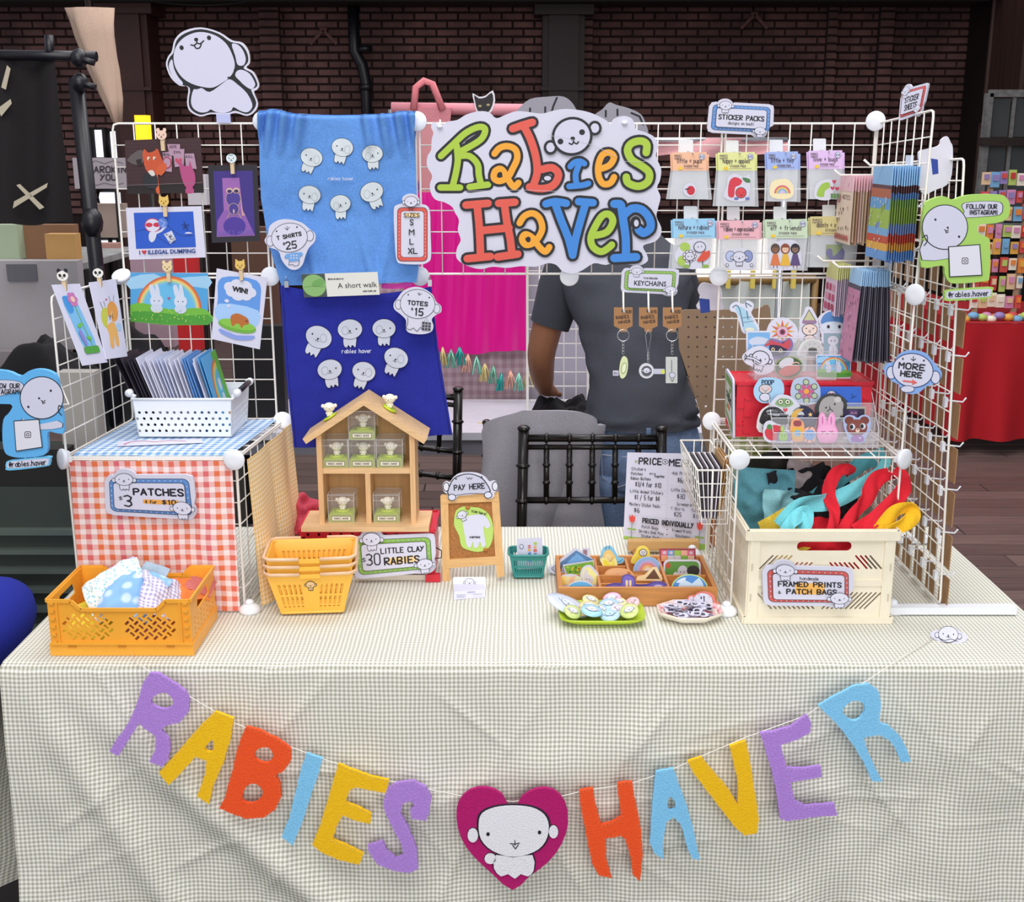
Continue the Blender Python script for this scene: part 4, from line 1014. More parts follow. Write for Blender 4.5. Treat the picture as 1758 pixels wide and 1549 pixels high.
def st_flower(a):
 a.fill(sm([(1162,450),(1158,438),(1166,424),(1180,414),(1196,410),(1212,414),(1220,430),(1216,452),(1196,462),(1176,460)],3),'f3f3f7');a.ell(1176,424,9,8,'a9c85a');a.ell(1170,448,7,9,'a9c85a')
 for i in range(9):t=i*2*pi/9;a.oell(1184+9*cos(t),440+8*sin(t),3,3,'e4dcea',.8)
 a.oell(1184,440,8,7,'f3f3f7',1);a.fill(sm([(1196,448),(1204,436),(1208,430),(1212,432),(1218,430),(1218,440),(1208,448)],3),'d8523c');a.oell(1201,424,10,9,'f3f3f7',1.2)
 a.brush([[(1184,448),(1184,456)],[(1206,448),(1206,455)]],1.2,K);a.ell(1178,457,6,3,'8ab24a');a.ell(1211,457,6,3,'8ab24a')
 for x,y in((1198,424),(1204,423),(1181,440),(1187,440)):a.ell(x,y,1,1,K,n=6)
def st_pups(a):
 a.fill(sm([(1242,436),(1252,428),(1270,426),(1288,430),(1296,444),(1294,458),(1276,464),(1252,462),(1242,452)],3),'f3f3f7');a.oell(1254,440,8,9,'b7c3e6',.9);a.oell(1284,440,8,10,'8a96c8',.9);a.pup(1269,441,11,0,.9)
 for x in(1248,1290):a.ell(x,455,3,3,K,n=8);a.ell(x,455,2.2,2.2,'f3f3f7',n=8)
def st_girls(a):
 a.fill(sm([(1322,456),(1320,432),(1328,418),(1346,412),(1366,414),(1374,430),(1374,458),(1350,464),(1330,463)],3),'f3f3f7')
 for x,hair,dress,skin in((1331,'54443c','d87a4a','8a6048'),(1365,'2a2430','5a4a7a','8a6a58'),(1348,'8a4a34','e4b43c','eac2a8')):
  a.ell(x,427,8,9,hair);a.fill([(x-4,436),(x+4,436),(x+9,456),(x-9,456)],dress);a.ell(x,428,5.4,6,skin);a.brush([[(x-2,428),(x-2,429)],[(x+2,428),(x+2,429)]],.9,K);a.brush([[(x-3,456),(x-3,460)],[(x+3,456),(x+3,460)]],1.6,skin)
  a.fill(elp(x,425,6.4,6.5,0,10,180,360),hair)
def st_swan(a):
 a.fill([(1418,420),(1446,420),(1444,448),(1418,446)],'93a07c');a.fill(sm([(1418,436),(1420,428),(1428,428),(1430,440),(1438,434),(1446,426),(1450,436),(1444,452),(1430,455),(1424,446)],3),'76749c')
PK=[('f4bf9c',(1154,262,1213,293),(1149,293,1216,342),'little + pups','12',st_apple,'peach',(1167,1190,240)),('e3e69c',(1232,262,1296,293),(1229,293,1296,354),'happy + apples','15',st_worm,'yellow-green',(1246,1268,241)),('a3b8ee',(1316,261,1370,291),(1318,291,1368,346),'little + tiny','12',st_arc,'periwinkle blue',(1321,1344,240)),('e0c0ec',(1388,259,1446,290),(1390,290,1446,342),'love + bugs','14',st_bug,'lilac',(1396,1418,238)),('9ccfee',(1155,376,1227,409),(1153,409,1224,461),'nature + rabies','15',st_flower,'sky blue',(1174,1197,354)),('ecb6c0',(1233,379,1304,411),(1233,411,1304,464),'rabies + expressions','15',st_pups,'pink',(1248,1270,355)),('c9dcc0',(1313,377,1386,409),(1312,409,1380,464),'elf + friends','14',st_girls,'pale green',(1328,1350,355)),('cfc48a',(1391,372,1470,404),(1390,404,1462,459),'dainty + stickers','14',st_swan,'khaki',(1412,1434,352))]
for hc,(x0,y0,x1,y1),(bx0,by0,bx1,by1),txt,num,art,cn,(tx0,tx1,ty)in PK:
 for k in range(3):
  P=PY(2.425+k*.006);dx=(0,-3.5,4)[k];dy=(0,2,4)[k]
  front=k==0
  lab=('clear sticker pack with a %s header card reading %s, front of its hook'%(cn,txt.replace('rabies','puppies')))if front else 'clear %s headed sticker pack peeping out %s of the front one'%(cn,('','left','right')[k])
  bot=P.pt((bx0+bx1)/2+dx,by1);t=thing('sticker_pack',lab,'sticker pack',bot,'clear sticker packs on the right grid' if front else 'packs behind the front %s pack'%cn)
  MB().plate(P.pt,P.n,[(x0+dx,y0+dy),(x1+dx,y0-1+dy),(x1+dx,y1),(x0+1+dx,y1)],[],.0012,col(hc,.7,'card')).build('header_card',t)
  fl=5*abs(dx)/4
  MB().plate(P.pt,P.n,[(x0+1+dx,y1),(x1+dx,y1),(bx1+dx*1.6,by1+(k==2)),(bx0+dx*1.6,by1)],[],.0025,BAG).build('bag',t)
  if front:
   a=Art(P.pt,P.n);w=x1-x0;art(a);a.build(t,'sticker')
   a=Art(P.pt,P.n,start=.0010);a.text(txt,(x0+x1)/2,y0+18,7.5,'4a3a44',w=.9,center=True,fit=w*.72);a.text('STICKER PACK',(x0+x1)/2+3,y0+25,3.4,'6a5a60',w=.7,center=True,fit=w*.42)
   a.text('RABIES',x0+4,y0+7,3.2,'6a5a60',w=.6,fit=w*.2);a.text('HAVER',x0+4,y0+11.5,3.2,'6a5a60',w=.6,fit=w*.2)
   a.ell(x0+14,y1-4,4,3,'ecc83c',n=10);a.brush([[(x0+20,y1-3.5),(x1-6,y1-4)]],.6,'7a6a6c',dots=0)
   a.oell(x1-8,y0+7,5,5,'f0eef4',.6,'5a6a9a',n=14);a.text('$'+num,x1-11.6,y0+9.2,4.2,'2a3a6a',w=.7,fit=7);a.build(t)
   hk=MB();q=PY(2.42)
   hk.tube([PY(2.452).pt((tx0+tx1)/2+2,ty+20),P.pt((x0+x1)/2+6,y0+3,-.002),P.pt((x0+x1)/2+5,y0-1,.012)],.0015,col('c8ccd2',.3,'hook_clear'),6)
   Q=PY(2.45);tt=thing('grid_hook','translucent hook and tab above the %s headed sticker pack'%cn,'hook',Q.pt((tx0+tx1)/2,ty+22),'translucent tabs holding the sticker packs')
   MB().plate(Q.pt,Q.n,rr(tx0,ty,tx1,ty+23,2),[],.002,HTAB).build('tab',tt);hk.build('arm',tt)
# bundles of sticker sheets on hooks at the right wing
ORD=['first','second','third','fourth','fifth','sixth','seventh','eighth','ninth','tenth','eleventh','twelfth','thirteenth','fourteenth','fifteenth','sixteenth']
def bundle(x0,x1,n,yf,yn,zt,zb,hdr,hh,bodies,label,grp,spread=.012,art=None,fan=0.0):
 for i in range(n):
  f=i/max(1,n-1);x=x0+(x1-x0)*f;random.seed(i*7+int(zt*1000));j=random.uniform(-.002,.002);dx=(f-.4)*fan;dy=random.uniform(-.004,.004)+spread*f
  TLc,TRc=(x,yf+j,zt+j),(x,yn+j,zt+j*.5);BLc,BRc=(x+dx-.004,yf+dy*.4,zb+j),(x+dx,yn-dy*.3,zb+j*2)
  fn=quad(TLc,TRc,BRc,BLc,60,100);nn=Vector((-1,0,0));fn.n=nn
  lab=(label+', front sheet facing left')if i==0 else('%s of the %s, counted from the left'%(ORD[i],grp))
  q=thing('sticker_sheet',lab,'sticker sheet',(x,yn,zb),grp)
  body=bodies[i%len(bodies)]
  hy=hh*100
  MB().plate(fn,nn,[(0,hy),(60,hy),(60,100),(0,100)],[],.0009,body).build('sheet',q)
  MB().plate(lambda a_,b_:fn(a_,b_)+nn*.0004,nn,[(0,0),(60,0),(60,hy),(0,hy)],[],.0016,hdr).build('header_card',q)
  if i==0 and art:a=Art(fn,nn);art(a);a.build(q)
def hook_rod(x0,x1,y,z,label):
 t=thing('display_hook',label,'hook',(x1,y,z),'long white hooks holding the sticker sheets')
 MB().tube([(x1,y,z),(x0,y,z),(x0-.012,y,z+.010)],.0022,WIRE,7).build('arm',t);MB().box((x1-.001,y,z+.004),(.005,.03,.028),WHITEP).build('back_plate',t)
def sh1(a):
 a.text('dainty',8,14,8,'a06a7a',w=1.4,fit=36);random.seed(4)
 a.ell(10,34,6,7,'c08a8a');a.text('NOTES',22,34,6,'8a6a6a',w=1,fit=30)
 for i in range(14):x,y=random.uniform(6,54),random.uniform(44,80);a.brush([[(x,y),(x+2,y+5)],[(x+2,y),(x,y+3)]],1.3,random.choice(('6a5a4a','a87a5a','5a6a4a')),dots=0)
 for i in range(6):a.ell(8+i*9,91,3,5,'b04a4a')
PK1=col('f0c4cc',.6,'card');KR=col('dcc3a8',.7,'card');PKS=col('eecfc8',.7,'card')
bundle(.652,.700,10,2.44,2.335,1.552,1.425,PK1,.22,[col('ead5c0',.6,'print'),KR,col('c9a184',.7,'card'),PKS],'pink headed sticker sheet with a cream printed body','pink headed sticker sheets',.004,sh1)
def sh2(a):
 for y0,y1,c in((24,34,'b56a4e'),(34,46,'6fa8d8'),(46,66,'a5c25a'),(66,74,'7fb2dc'),(74,82,'c8543c'),(82,90,'e6b04a'),(90,100,'6fa0dc')):a.fill([(0,y0),(60,y0),(60,y1),(0,y1)],c)
 random.seed(9)
 for i in range(24):a.ell(random.uniform(4,56),random.uniform(30,96),1.6,1.6,'f0eee4',n=6)
STR=None
def striped():
 t=NT('striped_sheets',.5);sp=t.n('SeparateXYZ');g_=t.n('TexCoord').outputs['Generated'];t.l(g_,sp.inputs[0]);r=t.n('ValToRGB');t.l(sp.outputs[2],r.inputs[0])
 e=r.color_ramp.elements;e[0].position=0;e[0].color=rgb('5f8fd0');e[1].position=.98;e[1].color=rgb('6a3a3c')
 for p,c in((.14,'d8a04a'),(.24,'c04a3c'),(.36,'7a92c8'),(.5,'8aa84e'),(.72,'7aa052'),(.82,'5a86c0'),(.9,'5a3a40')):q=e.new(p);q.color=rgb(c)
 r.color_ramp.interpolation='CONSTANT';t.l(r.outputs[0],t.b.inputs['Base Color']);return t.m
STR=striped()
bundle(.679,.727,12,2.30,2.185,1.573,1.405,col('8fbfe8',.6,'card'),.20,[STR],'blue headed sticker sheet with rainbow striped body','blue headed striped sticker sheets',.004,sh2)
def sh3(a):
 a.text('apple',8,14,8,'8a8a4a',w=1.4,fit=40);random.seed(6)
 for i in range(9):a.fill(rr(6+(i%3)*17,40+(i//3)*19,19+(i%3)*17,54+(i//3)*19,3),random.choice(('c8567a','e09ab4','b84a6a')))
bundle(.640,.664,7,2.44,2.36,1.383,1.283,col('dcdc94',.6,'card'),.30,[col('e6cfe0',.6,'print'),col('b9b0c4',.5,'print')],'yellow headed sticker sheet with a pale pink body','yellow headed sticker sheets',.003,sh3)
def sh4(a):
 a.fill([(0,22),(60,22),(60,100),(0,100)],'c98aa8');random.seed(8)
 for i in range(40):x,y=random.uniform(4,54),random.uniform(26,96);a.brush([[(x,y),(x+3,y+3)]],1.3,random.choice(('7a4a6a','e8c8dc','54404e')),dots=0)
bundle(.662,.712,16,2.345,2.265,1.380,1.205,col('a4cdf0',.6,'card'),.17,[col('5c5866',.25,'print'),col('413e4c',.3,'print'),col('8c8898',.2,'print')],'pale blue headed dark sticker sheet with pink print','pale blue headed dark sticker sheets',.006,sh4,.022)
hook_rod(.640,.727,2.39,1.553,'upper white hook running through the pink headed sheets');hook_rod(.655,.727,2.245,1.574,'upper white hook running through the blue striped sheets')
hook_rod(.62,.727,2.40,1.386,'lower white hook running through the yellow headed sheets');hook_rod(.63,.727,2.32,1.382,'lower white hook running through the dark sheets')
# things on the table
def T(px_,py_):return TAB.pt(px_,py_)
def V(*a):return Vector(a)
def rz(deg):return Matrix.Rotation(radians(deg),3,'Z')
def wallfn(o,ux,uy):
 o,ux,uy=Vector(o),Vector(ux),Vector(uy)
 f=lambda x,y:o+ux*x+uy*y
 f.n=ux.cross(uy).normalized();return f
# white perforated basket with black handles, filled with prints
x0,x1,y0,y1,z0,z1=-.735,-.552,2.284,2.43,1.0535,1.130
t=thing('perforated_basket','white perforated plastic basket full of art prints on the blue gingham','basket',((x0+x1)/2,(y0+y1)/2,z0))
tp=.006
def pwall(a,b,name):
 a,b=Vector(a),Vector(b);L=(b-a).length;ux=(b-a)/L;out=ux.cross(V(0,0,1));
 def f(x,y):s_=y/(z1-z0);return a+ux*(x+(x-L/2)*2*tp*s_/L)+out*tp*s_+V(0,0,y)
 nx=int(L/.0125);hs=[]
 for r in range(4):
  for c in range(nx):hs.append(elp(L*(c+.5+(.22 if r%2 else-.22))/nx,.012+r*.0125,.0030,.0030,0,7))
 MB().plate(f,out,[(0,0),(L,0),(L,z1-z0),(0,z1-z0)],hs,.0018,WHITEP).build(name,t)
for a_,b_ in(((x0,y0,z0),(x1,y0,z0)),((x1,y0,z0),(x1,y1,z0)),((x1,y1,z0),(x0,y1,z0)),((x0,y1,z0),(x0,y0,z0))):pwall(a_,b_,'side_wall')
MB().box(((x0+x1)/2,(y0+y1)/2,z0+.001),(x1-x0,y1-y0,.002),WHITEP).build('floor_panel',t)
MB().tube([(x0-tp,y0-tp,z1),(x1+tp,y0-tp,z1),(x1+tp,y1+tp,z1),(x0-tp,y1+tp,z1)],.0028,WHITEP,6,closed=True).build('rim',t)
for sx,X in((-1,x0-tp-.008),(1,x1+tp+.008)):
 h=MB().tube([(X,y0+.012,z1+.010),(X,y1-.03,z1+.010)],.0055,BLACKP,12).build('handle',t)
 for yy in(y0+.008,y1-.026):MB().lathe((X,yy,z1+.010),[(.0075,-.006),(.0075,.006)],WHITEP,14,Matrix.Rotation(pi/2,3,'X')).tube([(X-sx*.012,yy,z1+.002),(X,yy,z1+.008)],.004,WHITEP,6).build('handle_end',h)
ed=[('2a2430',6,'dark framed'),('f2f1f8',5,'white bordered'),('c9cfe8',2,'pale'),('f4f4fa',5,'white'),('5f93d0',3,'blue'),('f2f2f8',2,'white'),('56a2d8',2,'sky blue')]
seq=[c for c,n_,_ in ed for _i in range(n_)];N=len(seq)
def mini(kind):
 def f(a):
  if kind==0:a.fill([(8,10),(92,10),(92,130),(8,130)],'4a3290');a.fill([(40,30),(70,30),(75,120),(20,120)],'8a5aa8')
  elif kind==1:a.fill([(10,14),(90,14),(90,100),(10,100)],'9fb4cc')
  elif kind==2:a.fill([(10,20),(90,20),(90,110),(10,110)],'4a90d0')
  elif kind==3:a.fill(sm([(10,20),(88,14),(90,110),(12,112)],3),'6f9ee6');a.ell(50,40,26,16,'f4f4fa');a.type('WIN!',50,45,16,center=True)
 return f
for i,c in enumerate(seq):
 random.seed(i);f=i/(N-1);xb=x0+.018+(x1-x0-.034)*f;lean=.055-.020*f+random.uniform(-.004,.004);zt=1.205+random.uniform(-.006,.006)-.004*abs(f-.5)
 ya,yb=2.300+random.uniform(-.004,.004),2.405
 fn=quad((xb-lean,ya,zt),(xb-lean,yb,zt),(xb,yb,z0+.006),(xb,ya,z0+.006),100,140);nn=fn.n if fn.n.x>0 else-fn.n
 q=thing('art_print',('print showing a rainbow and grass at the right end of the white basket' if i==N-1 else '%s edged print in the white basket, %s from its left end'%([w for cc,n_,w in ed for _ in range(n_)][i],(ORD+['seventeenth','eighteenth','nineteenth','twentieth','twenty-first','twenty-second','twenty-third','twenty-fourth'])[i])),'art print',(xb,ya,z0+.006),'prints filed in the white basket')
 MB().plate(fn,nn,[(0,0),(100,0),(100,140),(0,140)],[],.0022,col(c,.5,'paper')).build('sheet',q)
 fn.n=nn;a=Art(fn,nn)
 if i==N-1:
  a.fill([(0,0),(100,0),(100,140),(0,140)],'58a8dc');a.fill([(62,0),(100,0),(100,140),(70,140)],'5cae3a')
  for k,cc in enumerate(('c8743c','ecb45a','a8d08a','58b8d8')):a.fill(elp(74,70,56-k*6,56-k*6,0,20,90,270),cc)
  a.ell(60,60,9,12,'f0f4fa');a.ell(60,88,9,12,'f0f4fa');a.build(q)
 elif i in(5,9,13,18):mini({5:0,9:1,13:2,18:3}[i])(a);a.build(q)
P=PZ(1.0530);fn=quad(P.pt(205,757),P.pt(345,753),P.pt(350,760),P.pt(200,766),100,30)
t=thing('loose_print','flat print with red drawing lying under the white basket on the blue gingham','paper',fn(50,30))
MB().plate(fn,V(0,0,1),[(0,0),(100,0),(100,30),(0,30)],[],.0006,PAPER).build('sheet',t)
a=Art(fn,V(0,0,1));a.brush([[(8,24),(14,10),(30,6),(44,14),(60,8),(80,16)]],2,'c8485a',2);a.build(t)
# orange folding crate with fabric patches
ORG=plastic('f7ae3a',.35);ORD2=plastic('c97f1e',.4)
x0,x1,y0,y1,h=-.808,-.560,1.942,2.112,.102
z0=TB
t=thing('folding_crate','orange-yellow folding crate of fabric patches before the red gingham cloth','crate',((x0+x1)/2,(y0+y1)/2,z0))
def crate_wall(a,b,hh,mt,name,parent,holes,dip=None,t_=.0028,th=.022):
 a,b=Vector(a),Vector(b);L=(b-a).length;ux=(b-a)/L;f=wallfn(a,ux,V(0,0,1));E_=.0005;out=[(E_,0),(L-E_,0),(L-E_,hh)]
 if dip:out+=[(L-dip[0]+.010,hh),(L-dip[0]-.006,hh-dip[1]),(dip[0]+.006,hh-dip[1]),(dip[0]-.010,hh)]
 out+=[(E_,hh)]
 w=MB().plate(f,f.n,out,holes(L,hh),t_,mt)
 top=out[2:]
 for p,q in zip(top,top[1:]):w.bar(f(*p)+f.n*.0015,f(*q)+f.n*.0015,.0062,.0035,mt,f.n)
 return w.build(name,parent),f,L
def weave(L,hh):
 hs=[];s_=.0112
 for cx in(L*.27,L*.71):
  for i in range(-4,5):
   for j in range(-4,5):
    x=cx+(i+j)*s_*.72;y=.053+(i-j)*s_*.62
    if abs(x-cx)>.043 or y<.030 or y>.074 or abs(x-cx)+abs(y-.053)*1.2>.052:continue
    an=45 if(i+j)%2 else-45
    c_,sn=cos(radians(an)),sin(radians(an));w,l=.0022,.0048
    hs.append([(x+p*l*c_-q*w*sn,y+p*l*sn+q*w*c_)for p,q in((-1,-1),(1,-1),(1,1),(-1,1))])
 return hs
cr=[((x0,y0,z0),(x1,y0,z0)),((x1,y1,z0),(x0,y1,z0))]
for a_,b_ in cr:
 wl,f,L_=crate_wall(a_,b_,h,ORG,'long_wall',t,weave,(.052,.016))
 rb=MB()
 for xx in(.004,L_-.004):
  for k in range(6):rb.bar(f(xx-.008 if xx>.1 else xx,.026+k*.0145)+f.n*.003,f(xx if xx>.1 else xx+.008,.026+k*.0145)+f.n*.003,.005,.0028,ORG,f.n)
 rb.bar(f(.017,.024)+f.n*.002,f(.017,h)+f.n*.002,.003,.0035,ORG,f.n).bar(f(L_-.017,.024)+f.n*.002,f(L_-.017,h)+f.n*.002,.003,.0035,ORG,f.n)
 rb.bar(f(0,.023)+f.n*.003,f(L_,.023)+f.n*.003,.004,.004,ORG,f.n)
 rb.build('corner_ribs',wl,stuff=True)
 for xx in(.038,.125,.21):MB().box(f(xx,.019)+f.n*.002,(.014,.004,.005),ORD2).build('latch',wl)
def sideholes(L,hh):
 hs=[[(L*.25,hh-.034),(L*.75,hh-.034),(L*.70,hh-.012),(L*.30,hh-.012)]]
 for i in range(7):
  for j in range(4):x=L*(.14+i*.12);y=.028+j*.010;hs.append([(x,y),(x+.004,y+.0015),(x+.003,y+.0055),(x-.001,y+.004)])
 return hs
for a_,b_ in(((x1,y0,z0),(x1,y1,z0)),((x0,y1,z0),(x0,y0,z0))):crate_wall(a_,b_,h,ORG,'short_wall',t,sideholes)
MB().box(((x0+x1)/2,(y0+y1)/2,z0+.0115),(x1-x0+.004,y1-y0+.004,.023),ORG).build('crate_base',t)
def crumple(name,label,cat,c,w,d,mt,tilt_=(0,0,0),amp=.012,seed=0,group=None,th=.0012,n=26,fq=22):
 R=Matrix.Rotation(radians(tilt_[2]),3,'Z')@Matrix.Rotation(radians(tilt_[1]),3,'Y')@Matrix.Rotation(radians(tilt_[0]),3,'X');c=Vector(c)
 def f(u,v):
  x=(u-.5)*w;y=(v-.5)*d;z=amp*(nz(x*fq+seed,y*fq,seed)+.5*nz(x*fq*2.3,y*fq*2.3+seed,1))-.35*(x*x+y*y)/max(w,.02)*.6
  return c+R@Vector((x,y,z))
 m=MB().sheet(f,n,n,mt,th,(w,d));o=solo(m,name,label,cat,None,group);return o,f,R
def blotch(a_,b_,sc):
 tt=NT('printed_cotton',.9);nn_=tt.n('TexVoronoi');nn_.inputs['Scale'].default_value=sc;tt.l(tt.obj(),nn_.inputs['Vector'])
 r=tt.n('MapRange');r.inputs[1].default_value=.25;r.inputs[2].default_value=.45;tt.l(nn_.outputs[0],r.inputs[0]);tt.l(tt.mix(r.outputs[0],rgb(b_),rgb(a_)),tt.b.inputs['Base Color']);return tt.m
gp='fabric patches in the orange crate'
crumple('fabric_patch','pale patch with tiny turquoise flowers at left in the orange crate','patch',(-.715,2.015,z0+.100),.11,.10,blotch('f0f4f2','8fd0d8',160),(28,-25,20),.010,2,gp)
crumple('fabric_patch','sky blue cloudy patch with a thin line drawing in the orange crate','patch',(-.675,1.995,z0+.098),.105,.10,blotch('8ab8e8','c8def4',40),(30,8,-10),.010,5,gp)
crumple('fabric_patch','white patch with thin purple stripes in the orange crate','patch',(-.620,2.000,z0+.092),.085,.105,gingham('f4f2fa','a8a2cc',260),(26,32,25),.012,8,gp)
crumple('fabric_patch','orange patch with a frayed edge at the back of the orange crate','patch',(-.600,2.060,z0+.082),.075,.07,cloth('e8803c'),(15,12,30),.010,11,gp)
crumple('fabric_patch','dull pink patch at the back right of the orange crate','patch',(-.578,2.085,z0+.078),.05,.05,cloth('c8706a'),(10,14,0),.008,14,gp)
crumple('fabric_patch','bright yellow patch low in the orange crate behind the lattice','patch',(-.745,2.0,z0+.048),.10,.11,cloth('e8d83c'),(18,0,0),.012,17,gp)
crumple('fabric_patch','pink and white patch low in the middle of the orange crate','patch',(-.655,1.995,z0+.045),.08,.09,cloth('e08a90'),(25,0,0),.012,20,gp)
crumple('fabric_patch','lilac patch poking up at the back of the orange crate','patch',(-.705,2.055,z0+.104),.06,.06,cloth('c9bce0'),(48,-20,30),.006,23,gp)
crumple('fabric_patch','pale denim patch with loose threads at the back of the orange crate','patch',(-.66,2.05,z0+.104),.055,.055,cloth('a9bccc'),(50,10,-20),.006,26,gp)
# three nested yellow shopping baskets
YEL=plastic('fcc24c',.35);BEI=plastic('ecc6a0',.4)
R0=rz(5);bc=V(-.384,2.168,0)
def basket(c,z,w0,d0,w1,d1,hh,mt,hm,R,root_name,label,nslots=12,emblem=True,handles=True,group=None,cat='basket'):
 t=thing(root_name,label,cat,(c.x,c.y,z),group)
 C0=[V(sx*w0/2,sy*d0/2,0)for sx,sy in((-1,-1),(1,-1),(1,1),(-1,1))];C1=[V(sx*w1/2,sy*d1/2,hh)for sx,sy in((-1,-1),(1,-1),(1,1),(-1,1))]
 wd=lambda p:V(c.x,c.y,z)+R@p
 for i in range(4):
  fn=quad(wd(C1[i]),wd(C1[(i+1)%4]),wd(C0[(i+1)%4]),wd(C0[i]),100,60)
  nn=(wd(C0[(i+1)%4])-wd(C0[i])).cross(wd(C1[i])-wd(C0[i])).normalized()
  hs=[];ns=nslots if i%2==0 else int(nslots*.66)
  for k in range(ns):
   x=7+86*(k+.25)/ns;w=86/ns*.5
   if emblem and i==0 and abs(x+w/2-50)<8:continue
   hs+=[[(x,14),(x+w,14),(x+w,30),(x,30)],[(x,33),(x+w,33),(x+w,50),(x,50)]]
  MB().plate(fn,nn,[(0,0),(100,0),(100,60),(0,60)],hs,.0016,mt).build('slatted_side',t)
 MB().add([wd(p+V(0,0,.001))for p in C0],[(0,1,2,3)],mt).add([wd(p)for p in C0],[(3,2,1,0)],mt).build('basket_floor',t)
 rp=[wd(V(x,y,hh))for x,y in rr(-w1/2-.001,-d1/2-.001,w1/2+.001,d1/2+.001,.012)]
 MB().tube(rp,.0026,mt,6,closed=True).build('rim',t)
 MB().tube([wd(V(x,y,.002))for x,y in rr(-w0/2,-d0/2,w0/2,d0/2,.006)],.0026,mt,6,closed=True).build('base_rim',t)
 if handles:
  for s_ in(-1,1):
   q=[wd(V(s_*w1*.12,-d1/2-.004,hh+.003)),wd(V(s_*(w1/2-.006),-d1/2-.004,hh+.004)),wd(V(s_*(w1/2+.005),-d1/2+.008,hh+.004)),wd(V(s_*(w1/2+.005),d1/2-.008,hh+.004)),wd(V(s_*(w1/2-.006),d1/2+.004,hh+.004)),wd(V(s_*w1*.16,d1/2+.004,hh+.004))]
   MB().tube(q,.0034,hm,8).build('handle',t)
  MB().box(wd(V(0,-d1/2-.002,hh-.001)),(w1*.24,.003,.008),mt,R).build('handle_stop',t)
 return t,wd
for i,lab in enumerate(('lowest of the three nested yellow shopping baskets with the puppy emblem','middle one of the three nested yellow shopping baskets','topmost of the three nested yellow shopping baskets, beige handles folded down')):
 t,wd=basket(bc,TB+.0035+i*.0150,.118-.0,.082,.160,.118,.083,YEL,BEI,R0,'shopping_basket',lab,13,i==0,True,'nested yellow baskets')
 if i==0:
  fn=quad(wd(V(-.013,-.0575,.074)),wd(V(.013,-.0575,.074)),wd(V(.012,-.0505,.042)),wd(V(-.012,-.0505,.042)),30,36)
  MB().plate(fn,fn.n,[(0,0),(30,0),(30,36),(0,36)],[],.001,YEL).build('emblem_plate',t);a=Art(fn);a.pup(15,12,10,0,1.4,'f0c890');a.build(t)
# red folding crate with the wooden house on it
RED=plastic('d92a3e',.35)
x0,x1,y0,y1,z0,h=-.432,-.158,2.312,2.44,TB,.108
t=thing('folding_crate','red folding crate under the little wooden house','crate',((x0+x1)/2,(y0+y1)/2,z0))
def redholes(L,hh):
 hs=[[(x,hh-.012),(x+.005,hh-.012),(x+.005,hh-.006),(x,hh-.006)]for x in[L*(.05+.082*k)for k in range(12)]]
 hs+=[[(x,y),(x+.006,y),(x+.006,y+.012),(x,y+.012)]for x in(.004,L-.010)for y in(.03,.05,.07)]
 return hs
for a_,b_ in(((x0,y0,z0+.012),(x1,y0,z0+.012)),((x1,y0,z0+.012),(x1,y1,z0+.012)),((x1,y1,z0+.012),(x0,y1,z0+.012)),((x0,y1,z0+.012),(x0,y0,z0+.012))):
 crate_wall(a_,b_,h-.012,RED,'side_wall',t,redholes)
MB().box(((x0+x1)/2,(y0+y1)/2,z0+.007),(x1-x0-.03,y1-y0,.014),plastic('e6dccb')).build('crate_base',t)
for xx in(x0+.004,x1-.004):MB().box((xx,y0-.004,z0+.008),(.03,.012,.016),RED).build('corner_foot',t)
MB().box(((x0+x1)/2,(y0+y1)/2,z0+h-.002),(x1-x0,y1-y0,.003),RED).build('lid_panel',t)
MB().tube([(x1,2.35,.80),(x1+.012,2.34,.797),(x1+.012,2.335,.783),(x1,2.34,.78)],.0012,col('33333a',.4,'wire'),6).build('hook',t)
WD=wood('e3bd8c',0,.10,30);WDV=wood('e0b684',2,.10,30);WDB=wood('c49a63',2,.08,18)
hz=TB+h+.0025;yf,yb=2.318,2.400;HX0,HX1=-.392,-.195;th=.0105
t=thing('display_house','small open wooden house shelf on the red crate holding boxed clay puppies','shelf',(-.295,2.36,hz))
MB().box((-.297,(yf+yb)/2-.008,hz+.005),(.258,yb-yf+.03,.010),WD).build('base_board',t)
EZ,AZ=1.052,1.118;hb=hz+.010
def side(x):MB().box((x,(yf+yb)/2,(hb+EZ)/2+.001),(th,yb-yf,EZ-hb+.006),WDV).build('side_wall',t)
side(HX0+th/2);side(HX1-th/2)
cx=(HX0+HX1)/2
MB().plate(lambda x,y:V(x,yb-.001,y),(0,-1,0),[(HX0+.002,hb),(HX1-.002,hb),(HX1-.002,EZ),(cx,AZ-.004),(HX0+.002,EZ)],[],.004,WDB).build('back_panel',t)
SZ=.973;MB().box((cx,(yf+yb)/2+.001,SZ),(HX1-HX0-2*th,yb-yf-.004,.011),WD).build('shelf_board',t)
MB().box((cx+.002,(yf+yb)/2+.001,(hb+SZ-.0055)/2),(.010,yb-yf-.004,SZ-.0055-hb),WDV).build('divider',t)
for s_ in(-1,1):
 a_=V(cx,0,AZ+.006);b_=V(cx+s_*.124,0,EZ-.010);d_=(b_-a_).normalized();up_=V(-d_.z*s_,0,d_.x*s_);up_=up_ if up_.z>0 else-up_
 MB().plate(lambda x,y:V(x,yf-.008,y),(0,-1,0),[(p.x,p.z)for p in(a_+V(0,0,0),b_-up_*.0,b_-up_*.012,a_-V(0,0,.0135))],[],yb-yf+.012,WD).build('roof_board',t)
CLAY=col('f4eddc',.5,'clay',.02,80);LIME=col('c3d82c',.4,'lime_plastic')
